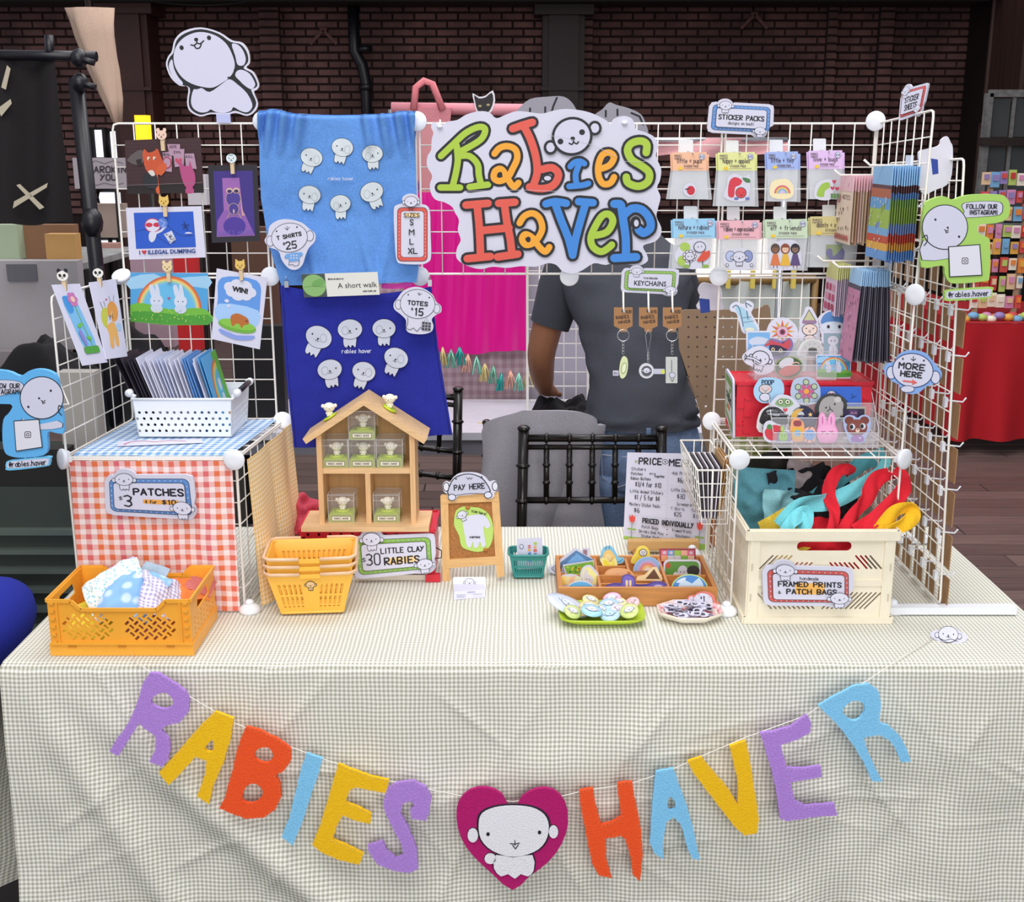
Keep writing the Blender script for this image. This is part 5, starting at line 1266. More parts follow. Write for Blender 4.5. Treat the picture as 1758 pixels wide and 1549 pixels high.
def clay_pup(parent,c,r,yaw=0,pitch=0,base=True):
 R=rz(yaw)@Matrix.Rotation(radians(pitch),3,'X');c=Vector(c)
 hd=MB().ell(c+V(0,0,r*1.55),(r,r*.9,r*.82),CLAY,R,16,10)
 hd.build('head',parent)
 for e in(-1,1):MB().ell(c+V(0,0,r*1.55)+R@V(e*r*1.05,0,r*.25),(r*.32,r*.25,r*.34),CLAY,R,10,7).build('ear',parent)
 b=MB().ell(c+V(0,0,r*.55),(r*.55,r*.5,r*.6),CLAY,R,12,8)
 for e in(-1,1):b.ell(c+R@V(e*r*.5,-r*.2,0)+V(0,0,r*.55),(r*.16,r*.3,r*.18),CLAY,R,8,6);b.ell(c+R@V(e*r*.28,-r*.25,0)+V(0,0,r*.15),(r*.2,r*.3,r*.18),CLAY,R,8,6)
 b.build('body',parent)
 f=MB();
 for e in(-1,1):f.ell(c+V(0,0,r*1.55)+R@V(e*r*.42,-r*.80,0),(r*.07,r*.05,r*.08),INK,None,6,4)
 f.ell(c+V(0,0,r*1.40)+R@V(0,-r*.9,0),(r*.1,r*.05,r*.07),INK,None,6,4);f.build('face',parent)
def clay_box(px_,zb,yaw,label,w=.053,hh=.058):
 x=PY(2.345).pt(px_,800).x;y=2.352
 t=thing('display_box',label,'display box',(x,y,zb),'clear boxes with clay puppies in the wooden house')
 MB().box((x,y,zb+.008),(w,w*.94,.016),col('a3ab5e',.5,'box_base')).build('box_base',t)
 MB().box((x,y,zb+.0168),(w-.006,w*.9-.004,.0016),col('b8cc3a',.5,'felt')).build('turf',t)
 e=w/2;mm=MB();CL=clear('dfe6ee',.13,.04,'acrylic')
 for a_,b_ in(((x-e,y-e*.96),(x+e,y-e*.96)),((x+e,y-e*.96),(x+e,y+e*.96)),((x+e,y+e*.96),(x-e,y+e*.96)),((x-e,y+e*.96),(x-e,y-e*.96))):
  mm.add([V(a_[0],a_[1],zb+.001),V(b_[0],b_[1],zb+.001),V(b_[0],b_[1],zb+hh),V(a_[0],a_[1],zb+hh)],[(0,1,2,3)],CL)
 mm.add([V(x-e,y-e*.96,zb+hh),V(x+e,y-e*.96,zb+hh),V(x+e,y+e*.96,zb+hh),V(x-e,y+e*.96,zb+hh)],[(0,1,2,3)],CL)
 mm.build('cover',t)
 ed_=MB();EC=clear('f4f4f6',.55,.1,'acrylic_edge')
 cs_=[(x-e,y-e*.96),(x+e,y-e*.96),(x+e,y+e*.96),(x-e,y+e*.96)]
 for i in range(4):ed_.tube([V(*cs_[i],zb+hh),V(*cs_[(i+1)%4],zb+hh)],.0006,EC,4);ed_.tube([V(*cs_[i],zb+hh-.012),V(*cs_[(i+1)%4],zb+hh-.012)],.0005,EC,4);ed_.tube([V(*cs_[i],zb),V(*cs_[i],zb+hh)],.0006,EC,4)
 ed_.build('cover_edges',t,stuff=True)
 fn=quad((x-e*.72,y-e*.97,zb+.0128),(x+e*.72,y-e*.97,zb+.0128),(x+e*.72,y-e*.97,zb+.0038),(x-e*.72,y-e*.97,zb+.0038),40,9)
 a=Art(fn);a.fill([(0,0),(40,0),(40,9),(0,9)],'4a4a3a');a.fill([(.6,.6),(39.4,.6),(39.4,8.4),(.6,8.4)],'ece6d2');a.text('RABIES HAVER',20,6.4,3.8,w=.7,center=True,fit=30);a.build(t,'name_label')
 MB().lathe((x,y,zb+.0178),[(.0155,0),(.0155,.0018),(.013,.0024)],LIME,20).build('disc',t)
 clay_pup(t,(x,y,zb+.020),.0115,yaw,-8)
clay_box(625,SZ+.0055+.0585,8,'clear box with a clay puppy stacked on top of the others under the gable')
clay_box(578,SZ+.0055,25,'clear box with a clay puppy at left on the upper shelf of the house')
clay_box(624,SZ+.0055,-12,'clear box with a clay puppy in the middle of the upper shelf of the house')
clay_box(671,SZ+.0055,-25,'clear box with a clay puppy at right on the upper shelf of the house')
clay_box(585,hb,-5,'clear box with a clay puppy in the lower left room of the house')
clay_box(663,hb,30,'clear box with a clay puppy turned right in the lower right room of the house')
for px_,py_,s_,lab in((566,708,-1,'clay puppy on a lime disc sitting on the left roof slope'),(668,702,1,'clay puppy on a lime disc sitting on the right roof slope')):
 p=PY(2.345).pt(px_,py_);x=p.x;sl=.066/.114
 zr=AZ+.006-abs(x-cx)*(AZ+.006-EZ+.010)/.124
 o=V(x,2.35,zr+.002);t=thing('clay_figurine',lab,'figurine',o,'clay puppies on the roof');R=Matrix.Rotation(radians(31*s_),3,'Y')
 MB().lathe(o,[(.0155,0),(.0155,.0028),(.013,.0034)],LIME,20,R).build('disc',t)
 clay_pup(t,o+R@V(0,0,.003),.0118,-12*s_,-5)
crumple('tissue_paper','crumpled dark pink tissue paper between yellow gingham cloth and wooden house','tissue paper',(-.455,2.43,.85),.07,.10,cloth('c2455a'),(50,20,0),.035,31,n=30)
# PAY HERE easel
pl=tilt((0,2.31,TZ+.002),9);EW=wood('deb072',2,.10,40);EWh=wood('deb072',0,.10,40);F=lambda x,y,o=0:pl.pt(x,y,o)
o=F(812,998);t=thing('easel','small wooden easel with cork board reading PAY HERE','easel',(o.x,o.y,TB))
for q in([(756,852),(769,850),(773,998),(760,999)],[(843,846),(856,845),(866,990),(853,992)]):MB().plate(F,pl.n,q,[],.009,EW).build('leg',t)
MB().plate(lambda x,y:F(x,y,.001),pl.n,[(757,850),(855,845),(856,861),(758,865)],[],.008,EWh).build('rail',t)
MB().plate(lambda x,y:F(x,y,.001),pl.n,[(764,961),(858,955),(860,969),(766,976)],[],.008,EWh).build('rail',t)
MB().plate(lambda x,y:F(x,y,-.004),pl.n,[(766,862),(846,858),(855,958),(768,964)],[],.004,col('a8703c',.9,'cork',.25,300)).build('cork_board',t)
for q in((766,860),(848,856)):
 a_=F(q[0],q[1],-.012);MB().bar(a_,(a_.x,a_.y+.07,TB+.003),.008,.006,EW,(1,0,0)).build('leg',t)
tq=F(812,955);t2=thing('payment_card','lime green card with a white hand and puppy pinned on the cork easel','card',tq)
a=Art(lambda x,y:F(x,y,-.0025),pl.n,start=.0003)
MB().plate(lambda x,y:F(x,y,-.0020),pl.n,sm([(780,888),(784,876),(796,870),(810,871),(824,873),(838,882),(846,900),(846,925),(838,942),(822,948),(804,945),(792,938),(788,920),(780,904)],3),[],.001,col('b8d86a',.6,'card')).build('card',t2)
a.z=.0012
a.fill(sm([(795,892),(804,886),(816,884),(828,884),(836,890),(842,902),(836,908),(830,904),(832,924),(834,936),(828,940),(824,930),(820,940),(814,940),(812,930),(808,940),(802,938),(798,920),(795,905)],3),'f3f3f9')
a.pup(793,884,8,-25,.7);a.text('scan here!',809,879,5,w=.8,ang=14,fit=26);a.text('venmo',806,924,4.2,w=1,fit=18);a.build(t2)
for x,y,lab in((803,872,'brass pin at the top of the lime green payment card'),(834,944,'brass pin at the lower right of the cork board')):
 p=F(x,y,-.0008);tt=thing('push_pin',lab,'pin',p);MB().ell(p+V(0,-.001,0),(.005,.002,.004),col('b8702c',.4,'brass'),n=10,k=5).build('head',tt);MB().tube([p,p+V(0,.006,0)],.0006,METAL,4).build('needle',tt)
ot=[(760,832),(766,826),(772,828),(778,820),(788,813),(802,811),(818,812),(832,818),(840,827),(848,825),(855,831),(855,841),(849,846),(848,853),(840,857),(832,853),(828,848),(805,850),(786,852),(783,858),(775,860),(768,855),(769,849),(762,844)]
q=Plane(pl.o+pl.n*.006,pl.n)
root,a=sign('puppy_sign','puppy peeping over the easel top with PAY HERE on its forehead','sign',q,ot,.004)
for x,y in((766,836),(850,835)):a.oell(x,y,5,7.5,'dcdce6',1.4,n=14)
a.fill(sm([(770,851),(772,832),(782,819),(803,813),(824,818),(836,830),(841,847),(805,848)],3),K);a.fill(sm([(771.5,850),(774,832),(783,820.5),(803,814.5),(823,819.5),(834.5,831),(839,846),(805,847)],3),'dedee8')
for x,y in((776,854),(838,850)):a.oell(x,y,6.5,5.5,'f3f3f9',1.3,n=14)
a.ell(783,822.5,1.4,1.4,K,n=8);a.ell(827,819,1.4,1.4,K,n=8);a.brush([[(801,820),(804,823),(806,820),(808,823),(811,820)]],.9,K)
a.text('PAY HERE',806,840,8.5,w=1.8,center=True,ang=-4,fit=52);a.build(root)
# card holder, teal mini basket
t=thing('card_holder','white holder of puppy business cards in front of the cork easel','card holder',T(806,1030))
a_,b_,c_,d_=T(779,1030),T(833,1026),T(831,1008),T(778,1012)
MB().add([a_,b_,c_,d_]+[p+V(0,0,.012)for p in(a_+V(0,.012,0),b_+V(0,.012,0),c_,d_)],[(3,2,1,0),(4,5,6,7),(0,1,5,4),(1,2,6,5),(2,3,7,6),(3,0,4,7)],PAPER).build('card_stack',t)
q1=Plane(T(806,1014)+V(0,0,.004),(0,-.82,.57));MB().plate(q1 .pt,q1 .n,rr(778,991,834,1015,3),[],.004,WHITEP).build('front_card',t)
a=Art(q1 .pt,q1 .n);a.pup(806,1000,8,0,.7,body=False);a.text('Haver',806,1010,4,w=.7,center=True,fit=22);a.brush([[(780,1013),(832,1012)]],1,'8a8a96',dots=0);a.build(t)
q2=Plane(T(806,1032)+V(0,0,.001),(0,-.3,.95));a=Art(q2 .pt,q2 .n,start=.003);a.brush([[(784,1024),(800,1023)],[(812,1023),(828,1022)],[(784,1028),(798,1027)],[(802,1019),(816,1018)]],.8,'8a8a9a',dots=0);a.build(t,'small_print')
c=T(907,996);TEAL=plastic('2f8c86',.35)
t,wd=basket(V(c.x,c.y+.026,0),TB+.0028,.060,.042,.078,.056,.050,TEAL,TEAL,rz(0),'mini_basket','tiny teal shopping basket holding a card printed with colourful lettering',13,False,False)
q=tilt((0,c.y+.020,TB+.01),6);cs=[(887,925),(931,923),(932,975),(888,978)]
fn=pxquad(q,cs,44,50);tt=thing('logo_card','white card with colourful lettering turned sideways in the teal mini basket','card',fn(22,50))
MB().plate(fn,fn.n,[(0,0),(44,0),(44,50),(0,50)],[],.001,PAPER).build('card',tt);a=Art(fn)
for i,(ch,cc)in enumerate(zip('RABIES',(GN,OR,RD,BL,OR,GN))):a.text(ch,29,8+i*5.6,5,cc,w=1.5,ang=90)
for i,(ch,cc)in enumerate(zip('HAVER',(RD,OR,BL,GN,BL))):a.text(ch,19,12+i*5.6,5,cc,w=1.5,ang=90)
a.oell(8,13,3.4,3.4,'f3f3f9',.7,n=12);a.brush([[(8,26),(9,36)]],.6,K);a.build(tt)
# wooden tray of stickers
TW=wood('c98a4c',0,.12,26);TWv=wood('c07f44',1,.12,26)
x0,x1,y0,y1,h=.090,.398,2.172,2.362,.037
t=thing('divided_tray','low honey-coloured wooden tray with compartments full of die-cut stickers','tray',((x0+x1)/2,(y0+y1)/2,TB))
MB().box(((x0+x1)/2,(y0+y1)/2,TB+.003),(x1-x0-.012,y1-y0-.012,.004),TW).build('tray_floor',t)
for y in(y0+.004,y1-.004):MB().box(((x0+x1)/2,y,TB+h/2),(x1-x0,.008,h),TW).build('long_side',t)
for x in(x0+.004,x1-.004):MB().box((x,(y0+y1)/2,TB+h/2),(.0079,y1-y0-.016,h),TWv).build('short_side',t)
vx=[.172,.236,.305]
MB().box((vx[0],(y0+y1)/2,TB+h/2),(.005,y1-y0-.017,h-.006),TWv).build('divider',t)
MB().box((vx[2],(y0+y1)/2,TB+h/2),(.005,y1-y0-.017,h-.006),TWv).build('divider',t)
MB().box((vx[1],2.31,TB+h/2),(.005,.085,h-.006),TWv).build('divider',t)
for xa,xb,y in((x0+.009,vx[0]-.003,2.265),(vx[0]+.003,vx[1]-.003,2.315),(vx[0]+.003,vx[1]-.003,2.262),(vx[1]+.003,vx[2]-.003,2.262),(vx[0]+.003,vx[2]-.003,2.215),(vx[2]+.003,x1-.009,2.262)):
 MB().box(((xa+xb)/2,y,TB+h/2-.002),(xb-xa,.004,h-.010),TW).build('divider',t)
def die(name,label,y,outline,art,lean=8,k=3,group='die-cut stickers in the wooden tray',white='f4f3f8',t_=.0012,zb=None,pl=None,cat='sticker',mat=None):
 """one die-cut sticker standing on a plane that leans back a little"""
 pl=pl or tilt((0,y,zb or TB+.006),lean);o_=sm(outline,k)if k else outline
 q=min((pl.pt(x,yy)for x,yy in o_),key=lambda p:p.z);r=thing(name,label,cat,q,group)
 board(r,pl.pt,pl.n,o_,t_,mat or col(white,.35,'sticker'));a=Art(pl.pt,pl.n);art(a);a.build(r);return r
def n1(a):a.fill([(962,966),(989,945),(1018,961),(1018,966),(1016,970),(962,974)],'5a86b4');a.fill([(966,974),(990,950),(1014,968),(1014,984),(968,984)],'78b2e6');a.fill([(1001,944),(1008,944),(1008,954),(1001,950)],'9a7a86');a.oell(989,956,2.6,2.6,'8ac0ec',.8,'46709a',n=10)
die('die_cut_sticker','blue house sticker with a chimney at back left of the wooden tray',2.345,[(958,966),(962,960),(988,940),(998,946),(1000,941),(1012,941),(1013,956),(1023,964),(1019,972),(1018,985),(966,985),(964,974)],n1,k=0)
def n2(a):
 a.fill([(968,972),(1018,964),(1020,990),(976,990)],'7cb83e');random.seed(3)
 for i in range(16):a.ell(random.uniform(972,1014),random.uniform(974,982),2,1.6,random.choice(('3f8a34','b8d84a','f0d83a')),n=7)
 a.ell(994,976,3.4,3.2,'f0c43a');a.ell(994,976,1.6,1.6,'6a4a2a')
die('die_cut_sticker','sunflower meadow sticker in front of the blue house sticker',2.315,[(966,970),(1019,962),(1023,990),(972,992)],n2,k=0)
def n3(a):a.fill(sm([(1002,998),(1000,984),(1004,976),(1012,974),(1020,982),(1026,990),(1024,1002),(1010,1006)],2),'f0ee9a');a.fill(sm([(1004,998),(1002,986),(1005,978),(1009,978),(1010,986),(1017,990),(1018,1000),(1010,1004)],2),'f6f4ee');a.ell(1007,994,.9,.9,K,n=6);a.ell(1012,995,.9,.9,K,n=6)
die('die_cut_sticker','white rabbit on pale yellow sticker at front left of the tray',2.245,[(998,1006),(996,986),(1001,974),(1012,970),(1020,976),(1028,988),(1026,1004),(1012,1010)],n3)
def n3b(a):
 for x,c in((968,'f2d46a'),(976,'f0e0a0'),(984,'f4c8a0'),(992,'e6efc0')):a.ell(x,997,6,8,c)
die('die_cut_sticker','row of pale yellow ducklings sticker at far left of the tray',2.24,[(962,1008),(961,992),(970,987),(984,986),(996,992),(998,1006)],n3b)
def n4(a):a.fill(elp(997,1014,23,15,0,18,180,360),'5fb2e4');a.fill(elp(997,1014,16,6,0,12,180,360),'e6f2fa')
die('die_cut_sticker','light blue pond sticker at the very front left of the tray',2.19,elp(997,1015,25,18,0,20,180,360),n4,k=0)
def n5(a):a.fill(sm([(1034,962),(1038,948),(1046,944),(1054,952),(1058,962),(1050,966)],3),'f2cc7a');a.brush([[(1040,944),(1041,939)],[(1046,943),(1046,938)]],.9,K,dots=0);a.ell(1044,958,6,7,'f4dca0');a.brush([[(1056,966),(1064,964),(1069,960)]],1.2,'3c8ab0',2)
die('die_cut_sticker','yellow bird on a sky blue outline at the back of the tray',2.34,[(1030,964),(1032,950),(1036,940),(1048,937),(1056,946),(1062,956),(1071,958),(1070,966),(1058,969),(1044,972)],n5,white='86c8e8')
def n6(a):a.fill(sm([(1036,962),(1044,964),(1048,972),(1054,962),(1053,976),(1048,982),(1040,978)],3),'e8dc3c');a.ell(1044,980,3,2.6,'4a3a1c')
die('die_cut_sticker','lime yellow banana sticker near the back centre of the tray',2.315,[(1030,960),(1040,958),(1048,966),(1056,958),(1060,972),(1052,984),(1040,986),(1036,974)],n6,white='f2e690')
def n7(a):a.fill(sm([(1042,994),(1044,982),(1054,978),(1066,978),(1080,982),(1084,992),(1080,1000)],3),'f0bc88');a.ell(1060,987,2.4,2,'e8a0a0');a.ell(1072,988,2.4,2,'e8a0a0')
die('die_cut_sticker','peach coloured loaf-shaped sticker in the middle of the tray',2.27,[(1039,998),(1040,982),(1052,976),(1068,976),(1084,981),(1088,998)],n7,white='eeb47c')
def n8(a):a.ell(1103,950,10,8,'f0d23c');a.oell(1104,949,6.5,6,'f6f3ea',1);a.ell(1102,948,.9,.9,K,n=6);a.ell(1106,948,.9,.9,K,n=6);a.ell(1104,951,1,.8,K,n=6);a.fill([(1094,956),(1112,956),(1110,966),(1090,966)],'f0d23c')
die('die_cut_sticker','puppy in a yellow hood sticker at the back of the tray',2.345,[(1090,950),(1095,940),(1104,937),(1112,941),(1116,952),(1114,966),(1086,968),(1084,960)],n8,white='f2dc5a')
def n9(a):
 for c,r in(('8fb4e0',23),('b8a8d8',18),('e08a8a',14),('f0c07a',10),('f4ead8',6)):a.fill(elp(1112,980,r,r,0,18,180,360),c)
die('die_cut_sticker','rainbow arch sticker with pale blue outer band in the tray',2.305,elp(1112,981,25,25,0,22,180,360),n9,k=0,white='a8c4e8')
def n10(a):a.fill([(1108,994),(1123,977),(1133,994)],'6a4630')
die('die_cut_sticker','brown chocolate triangle sticker with cream rim in the tray',2.245,[(1092,997),(1094,990),(1106,988),(1120,974),(1128,974),(1138,994),(1136,998)],n10,k=0,white='f0d8a4')
def n11(a):a.fill(sm([(1040,1010),(1052,1004),(1068,1004),(1070,992),(1078,988),(1088,994),(1090,1006),(1110,1006),(1124,1002),(1140,1004),(1146,1012)],3),'7a6ac8');a.fill(rr(1074,996,1078,1012,2),'f2d8a8');a.fill(rr(1080,996,1084,1012,2),'f2d8a8');a.ell(1130,1008,8,4,'d8d4f0')
die('die_cut_sticker','wide purple cloud sticker along the front of the tray',2.195,[(1038,1014),(1040,1006),(1054,1001),(1066,1001),(1068,990),(1078,986),(1089,991),(1092,1003),(1110,1003),(1126,998),(1142,1001),(1148,1014)],n11,white='5a4a9a')
def n12(a):
 for i,c in enumerate(('e07a90','6aa0dc','9ac84a','f0b09a','e0708a')):a.fill([(1135+i*11.4,945),(1146+i*11.4,945),(1146+i*11.4,954),(1135+i*11.4,954)],c)
 for i,c in enumerate(('f0a878','f6f0e8','f6f0e8','86b84a','e8c0a0')):a.fill([(1135+i*11.4,954),(1146+i*11.4,954),(1146+i*11.4,964),(1135+i*11.4,964)],c)
 for i in(0,1,4):a.ell(1140.5+i*11.4,949,3,3,'f6e0e0',n=8)
die('die_cut_sticker','patchwork quilt sticker with dark red border at back right of the tray',2.348,[(1132,942),(1194,942),(1195,972),(1134,972)],n12,k=0,white='a03a48')
def n13(a):a.fill(rr(1142,964,1200,992,8),'5c9440');a.ell(1147,971,4,5,'c8503a');a.ell(1172,982,9,11,'e4e4e6');a.ell(1190,980,11,9,'2a2a26');a.ell(1160,990,5,8,'d8d8dc');a.ell(1168,982,1,1,K,n=6);a.ell(1174,982,1,1,K,n=6)
die('die_cut_sticker','green garden sticker with a white and a black dog in the tray',2.30,rr(1139,961,1203,994,9),n13,k=0)
def n14(a):a.fill(elp(1184,1010,29,22,0,22,180,360),'4f8ed8');a.fill(sm([(1164,1008),(1176,996),(1188,1002),(1200,992),(1208,1006),(1206,1010)],2),'c8e0f4');a.fill(sm([(1160,1000),(1170,993),(1178,992),(1172,1000)],2),'d8e8f6')
die('die_cut_sticker','large blue sky dome sticker at front right of the tray',2.19,elp(1184,1012,32,26,0,24,180,360),n14,k=0,white='b8d890')
pl=Plane(T(955,984)+V(0,0,.014),(0,-.55,.85))
die('puppy_pin','small round white pin lying against the left end of the tray',0,[(940,976),(948,970),(962,969),(972,974),(971,981),(958,986),(946,983)],lambda a:a.pup(956,977,7,10,.8,body=False),pl=pl,group=None,cat='pin',t_=.003)
# plates
def rplate(c,rx,ry,hh,mt,name,label,n=28,corner=.35,mo=None):
 t=thing(name,label,'plate',c);m=MB();rings=[(.55,.0),(.62,.0012),(.80,.006),(.97,hh),(1.0,hh+.001),(.99,hh-.0035),(.80,.0025),(.60,-.0015)]
 def P(s_,z,k):
  a_=2*pi*k/n;ca,sa=cos(a_),sin(a_);p=2/corner if corner else 2
  if corner:f_=(abs(ca)**p+abs(sa)**p)**(-1/p)
  else:f_=cos(pi/8)/cos(((a_+pi/8)%(pi/4))-pi/8)
  return V(c[0]+rx*s_*ca*f_,c[1]+ry*s_*sa*f_,c[2]+.0025+z)
 vs=[P(s_,z,k)for s_,z in rings for k in range(n)]
 fs=[(i*n+k,i*n+(k+1)%n,(i+1)*n+(k+1)%n,(i+1)*n+k)for i in range(len(rings)-1)for k in range(n)]
 fs+=[tuple(range(n)),tuple(range(len(rings)*n-1,(len(rings)-1)*n-1,-1))]
 m.add(vs,fs,mt,True);m.build('dish',t);return t,P
gc=T(1032,1063);gc=(gc.x,gc.y,TB)
t,_=rplate(gc,.081,.052,.014,plastic('b2cc2c',.3),'rounded_plate','lime green rounded plate heaped with round puppy badges')
bt=[('cfd8ea','large pale blue-grey oval',-.062,.014,.033,24),('e9dfa0','pale yellow',-.018,.028,.017,14),('f2b8d0','pink',.022,.026,.018,-10),('f4c4c8','rose',.060,.024,.015,-20),('e8d898','sand yellow',-.022,.004,.020,8),('a8d0ea','sky blue',.014,.004,.019,-6),('d8e6a0','pale lime',.052,.000,.017,4),('c9d88a','olive yellow',-.055,-.022,.017,16),('9fd4e8','turquoise blue',-.020,-.026,.021,8),('b4d4ec','light sky blue',.014,-.028,.019,-8),('ead4e8','lilac',.032,-.012,.016,12),('cfe08a','bright lime',.050,-.028,.018,-14),('f0c8a8','peach',-.035,-.008,.016,-12),('d4e4b8','mint',.000,-.012,.015,20),('f2eab0','cream',.034,.014,.015,0)]
for i,(c_,nm,dx,dy,r_,an)in enumerate(bt):
 z=TB+.016+(.006 if i<4 else.003)+(i%3)*.004;R=Matrix.Rotation(radians(10+(i%4)*5),3,'X')@Matrix.Rotation(radians(an),3,'Y');o=V(gc[0]+dx,gc[1]+dy,z)
 q=thing('badge','%s round puppy badge on the lime green plate'%nm,'badge',o,'round badges on the lime green plate')
 sx=1.35 if i==0 else 1
 MB().lathe(o,[(r_*.8,-.003),(r_,-.001),(r_*.98,.001),(r_*.7,.0028),(.001,.0033)],col(c_,.2,'badge'),20,R,sx=sx).build('disc',q)
 fn=lambda x,y,o=o,R=R:o+R@V(x*.001,-y*.001,.0034);a=Art(fn,R@V(0,0,1),start=.0001);a.pup(0,-1,r_*480,an,.6,body=False,c='f4f3f8' if i%3 else c_);a.brush([[(-8,9),(-3,8)],[(2,9),(8,8)]],.6);a.build(q)
pc=T(1184,1062);pc=(pc.x,pc.y,TB)
t,P_=rplate(pc,.066,.050,.016,col('efe6d6',.2,'glaze'),'octagonal_plate','cream octagonal plate with pink gingham rim heaped with animal stickers',32,0)
m=MB();n=32;PK_=gingham('f6dcd8','e0808c',95)
vs=[P_(s_,z,k)for s_,z in((.62,.0008),(.81,.0050),(.965,.0155))for k in range(n)];uv=[(k/n*.30,i*.02)for i in range(3)for k in range(n)]
m.add([p+V(0,0,.0012)for p in vs],[(i*n+k,i*n+(k+1)%n,(i+1)*n+(k+1)%n,(i+1)*n+k)for i in range(2)for k in range(n)],PK_,True,uv);m.build('gingham_rim',t)
random.seed(21)
for i in range(46):
 a_=random.uniform(0,6.28);r_=.040*sqrt(random.random());o=V(pc[0]+r_*cos(a_)*1.15,pc[1]+r_*sin(a_)*.85,TB+.008+i*.00042*(1.5-r_/.05));R=rz(random.uniform(0,360))@Matrix.Rotation(radians(random.uniform(2,16)),3,'X')
 q=thing('animal_sticker','small black and white animal sticker in the heap on the octagonal plate','sticker',o,'animal stickers heaped on the octagonal plate')
 fn=lambda x,y,o=o,R=R:o+R@V(x*.001,-y*.001,0);nn=R@V(0,0,1)
 ol=sm([(-9,-2),(-6,-8),(0,-7),(6,-9),(10,-3),(9,5),(3,8),(-4,6),(-10,6)],2)if i%2 else sm([(-8,-5),(0,-8),(8,-5),(10,2),(4,7),(-5,8),(-10,2)],2)
 MB().plate(fn,nn,ol,[],.0006,col(('eceaf2','dcd8ee','f2f0f6')[i%3],.4,'sticker')).build('cut_shape',q);a=Art(fn,nn,start=.0003)
 a.fill([(x*.55+(2 if i%3 else-2),y*.5)for x,y in ol],('26262e','57526a','3a3a44','b9b4cc')[i%4]);a.build(q)
q=tilt((0,pc[1]+.034,TB+.018),12)
root,a=sign('price_tag','small red puppy tag reading $1 5 for 4 standing in the octagonal plate','sign',q,[(1180,1030),(1184,1023),(1192,1022),(1200,1017),(1214,1016),(1225,1022),(1229,1032),(1236,1036),(1236,1045),(1227,1047),(1214,1050),(1200,1046),(1188,1040)],.003,col('e07a6a',.5,'card'))
a.ell(1187,1030,5,6,'f3e6e8');a.ell(1229,1041,4.5,4.5,'f3e6e8');a.oell(1207,1032,17,14,'f6f5fa',.9,'c85a50',ang=10);a.text('1',1207,1033,9,w=1.8,fit=2.5);a.text('$',1202,1029,5,w=.8);a.text('5 for 4',1207,1042,5.4,w=.9,center=True,ang=10,fit=20)
a.ell(1200,1022,.8,.8,K,n=6);a.ell(1217,1025,.8,.8,K,n=6);a.build(root)
# price menu on its easel
q=tilt((0,2.505,TZ+.004),10);cs=[(1077,777),(1222,780),(1216,946),(1070,926)]
fn=pxquad(q,cs,145,150);t=thing('menu_sheet','white hand-lettered PRICE MENU sheet on a small wooden stand','menu',fn(70,150))
MB().plate(fn,fn.n,[(0,0),(145,0),(145,150),(0,150)],[],.0025,PAPER).build('sheet',t);a=Art(fn)
a.fill([(0,144),(145,140),(145,150),(0,150)],'9cc45a');a.text('PRICE',40,19,10,w=2.3,center=True,fit=38);a.brush([[(60,14),(65,10),(71,14),(65,18)]],.8,K,3,True,dots=0);a.ell(65.5,14,1.2,1.2,K);a.text('MENU',93,20,10,w=2.3,center=True,fit=40);a.brush([[(14,13),(18,17)],[(18,13),(14,17)],[(14,15),(18,15)]],.9,'9cae6a')
for s_,x,y,h_,w_ in(('-Stickers',6,30,5,27),('-Patches',6,38,5,22),('-Rabies Buttons',6,46,5,36),('$3/4 for $10',16,57,7.5,44),('mix',40,36,4,10),('together',48,40,4,18),('-Little Animal Stickers',6,68,5,58),('$1 / 5 for $4',16,79,7.5,42),('-Mystery Sticker Packs',6,90,5,54),('$6',16,101,7.5,9),('-4x6 Prints',76,34,5,32),('$6/2 for $10',88,46,7.5,46),('-Little Clay Rabies',76,61,5,48),('$30',88,72,7,13),('Screenprinted',88,83,4.6,34),('-T Shirts   -Totes',76,91,4.6,52),('$25     $15',84,101,6.6,44)):
 a.text(s_,x,y,h_,'23232c',w=max(.7,h_*.13),fit=w_)
for k in range(19):a.ell(71,26+k*4.4,.6,.6,'8a8a96',n=5)
for y,xa,xb in((62,6,68),(84,6,68),(52,74,138),(76,74,138),(106,6,138)):a.brush([[(x,y),(x+2.2,y)]for x in range(xa,xb,5)],.4,'8a8a96',dots=0)
a.text('PRICED INDIVIDUALLY',74,117,7.5,w=1.8,center=True,fit=86)
for s_,x,y,w_ in(('Patch Bags',44,126,28),('Framed Prints',98,126,32),('Shrinky Dink Pins',46,134,42),('Keychains',100,134,24),('Sticker Packs',46,141.5,32),('Sticker Sheets',98,141,34)):a.text(s_,x,y,4.6,'23232c',w=.75,center=True,fit=w_)
for y in(124,132,140):a.ell(73,y,1,1,K,n=6)
for x in(13,128):
 a.brush([[(x,120),(x,146)]],1,'6a8a5a',dots=0);a.fill(sm([(x-5,106),(x-2.5,109),(x,105),(x+2.5,109),(x+5,106),(x+4.5,115),(x,119),(x-4.5,115)],2),'dd4a3c');a.ell(x-4,130,4,1.8,'8fb05a');a.ell(x+4,130,4,1.8,'8fb05a')
a.build(t)
t=thing('menu_stand','small orange wooden stand holding up the price menu','stand',T(1135,945))
b_=T(1135,944);X0,X1=q.pt(1076,930).x,q.pt(1196,930).x
MB().box(((X0+X1)/2,2.482,TB+.019),(X1-X0,.022,.022),wood('cfa468',0,.1,30)).build('ledge',t)
for x in(X0+.02,X1-.02):MB().bar((x,2.522,TB+.012),(x,2.550,TB+.13),.02,.008,TW,(1,0,0)).build('prop',t);MB().box((x,2.50,TB+.006),(.02,.06,.012),TW).build('foot_block',t)
MB().box((X1+.026,2.53,TB+.055),(.035,.012,.11),wood('b86a34',2,.1,30)).build('back_panel',t)
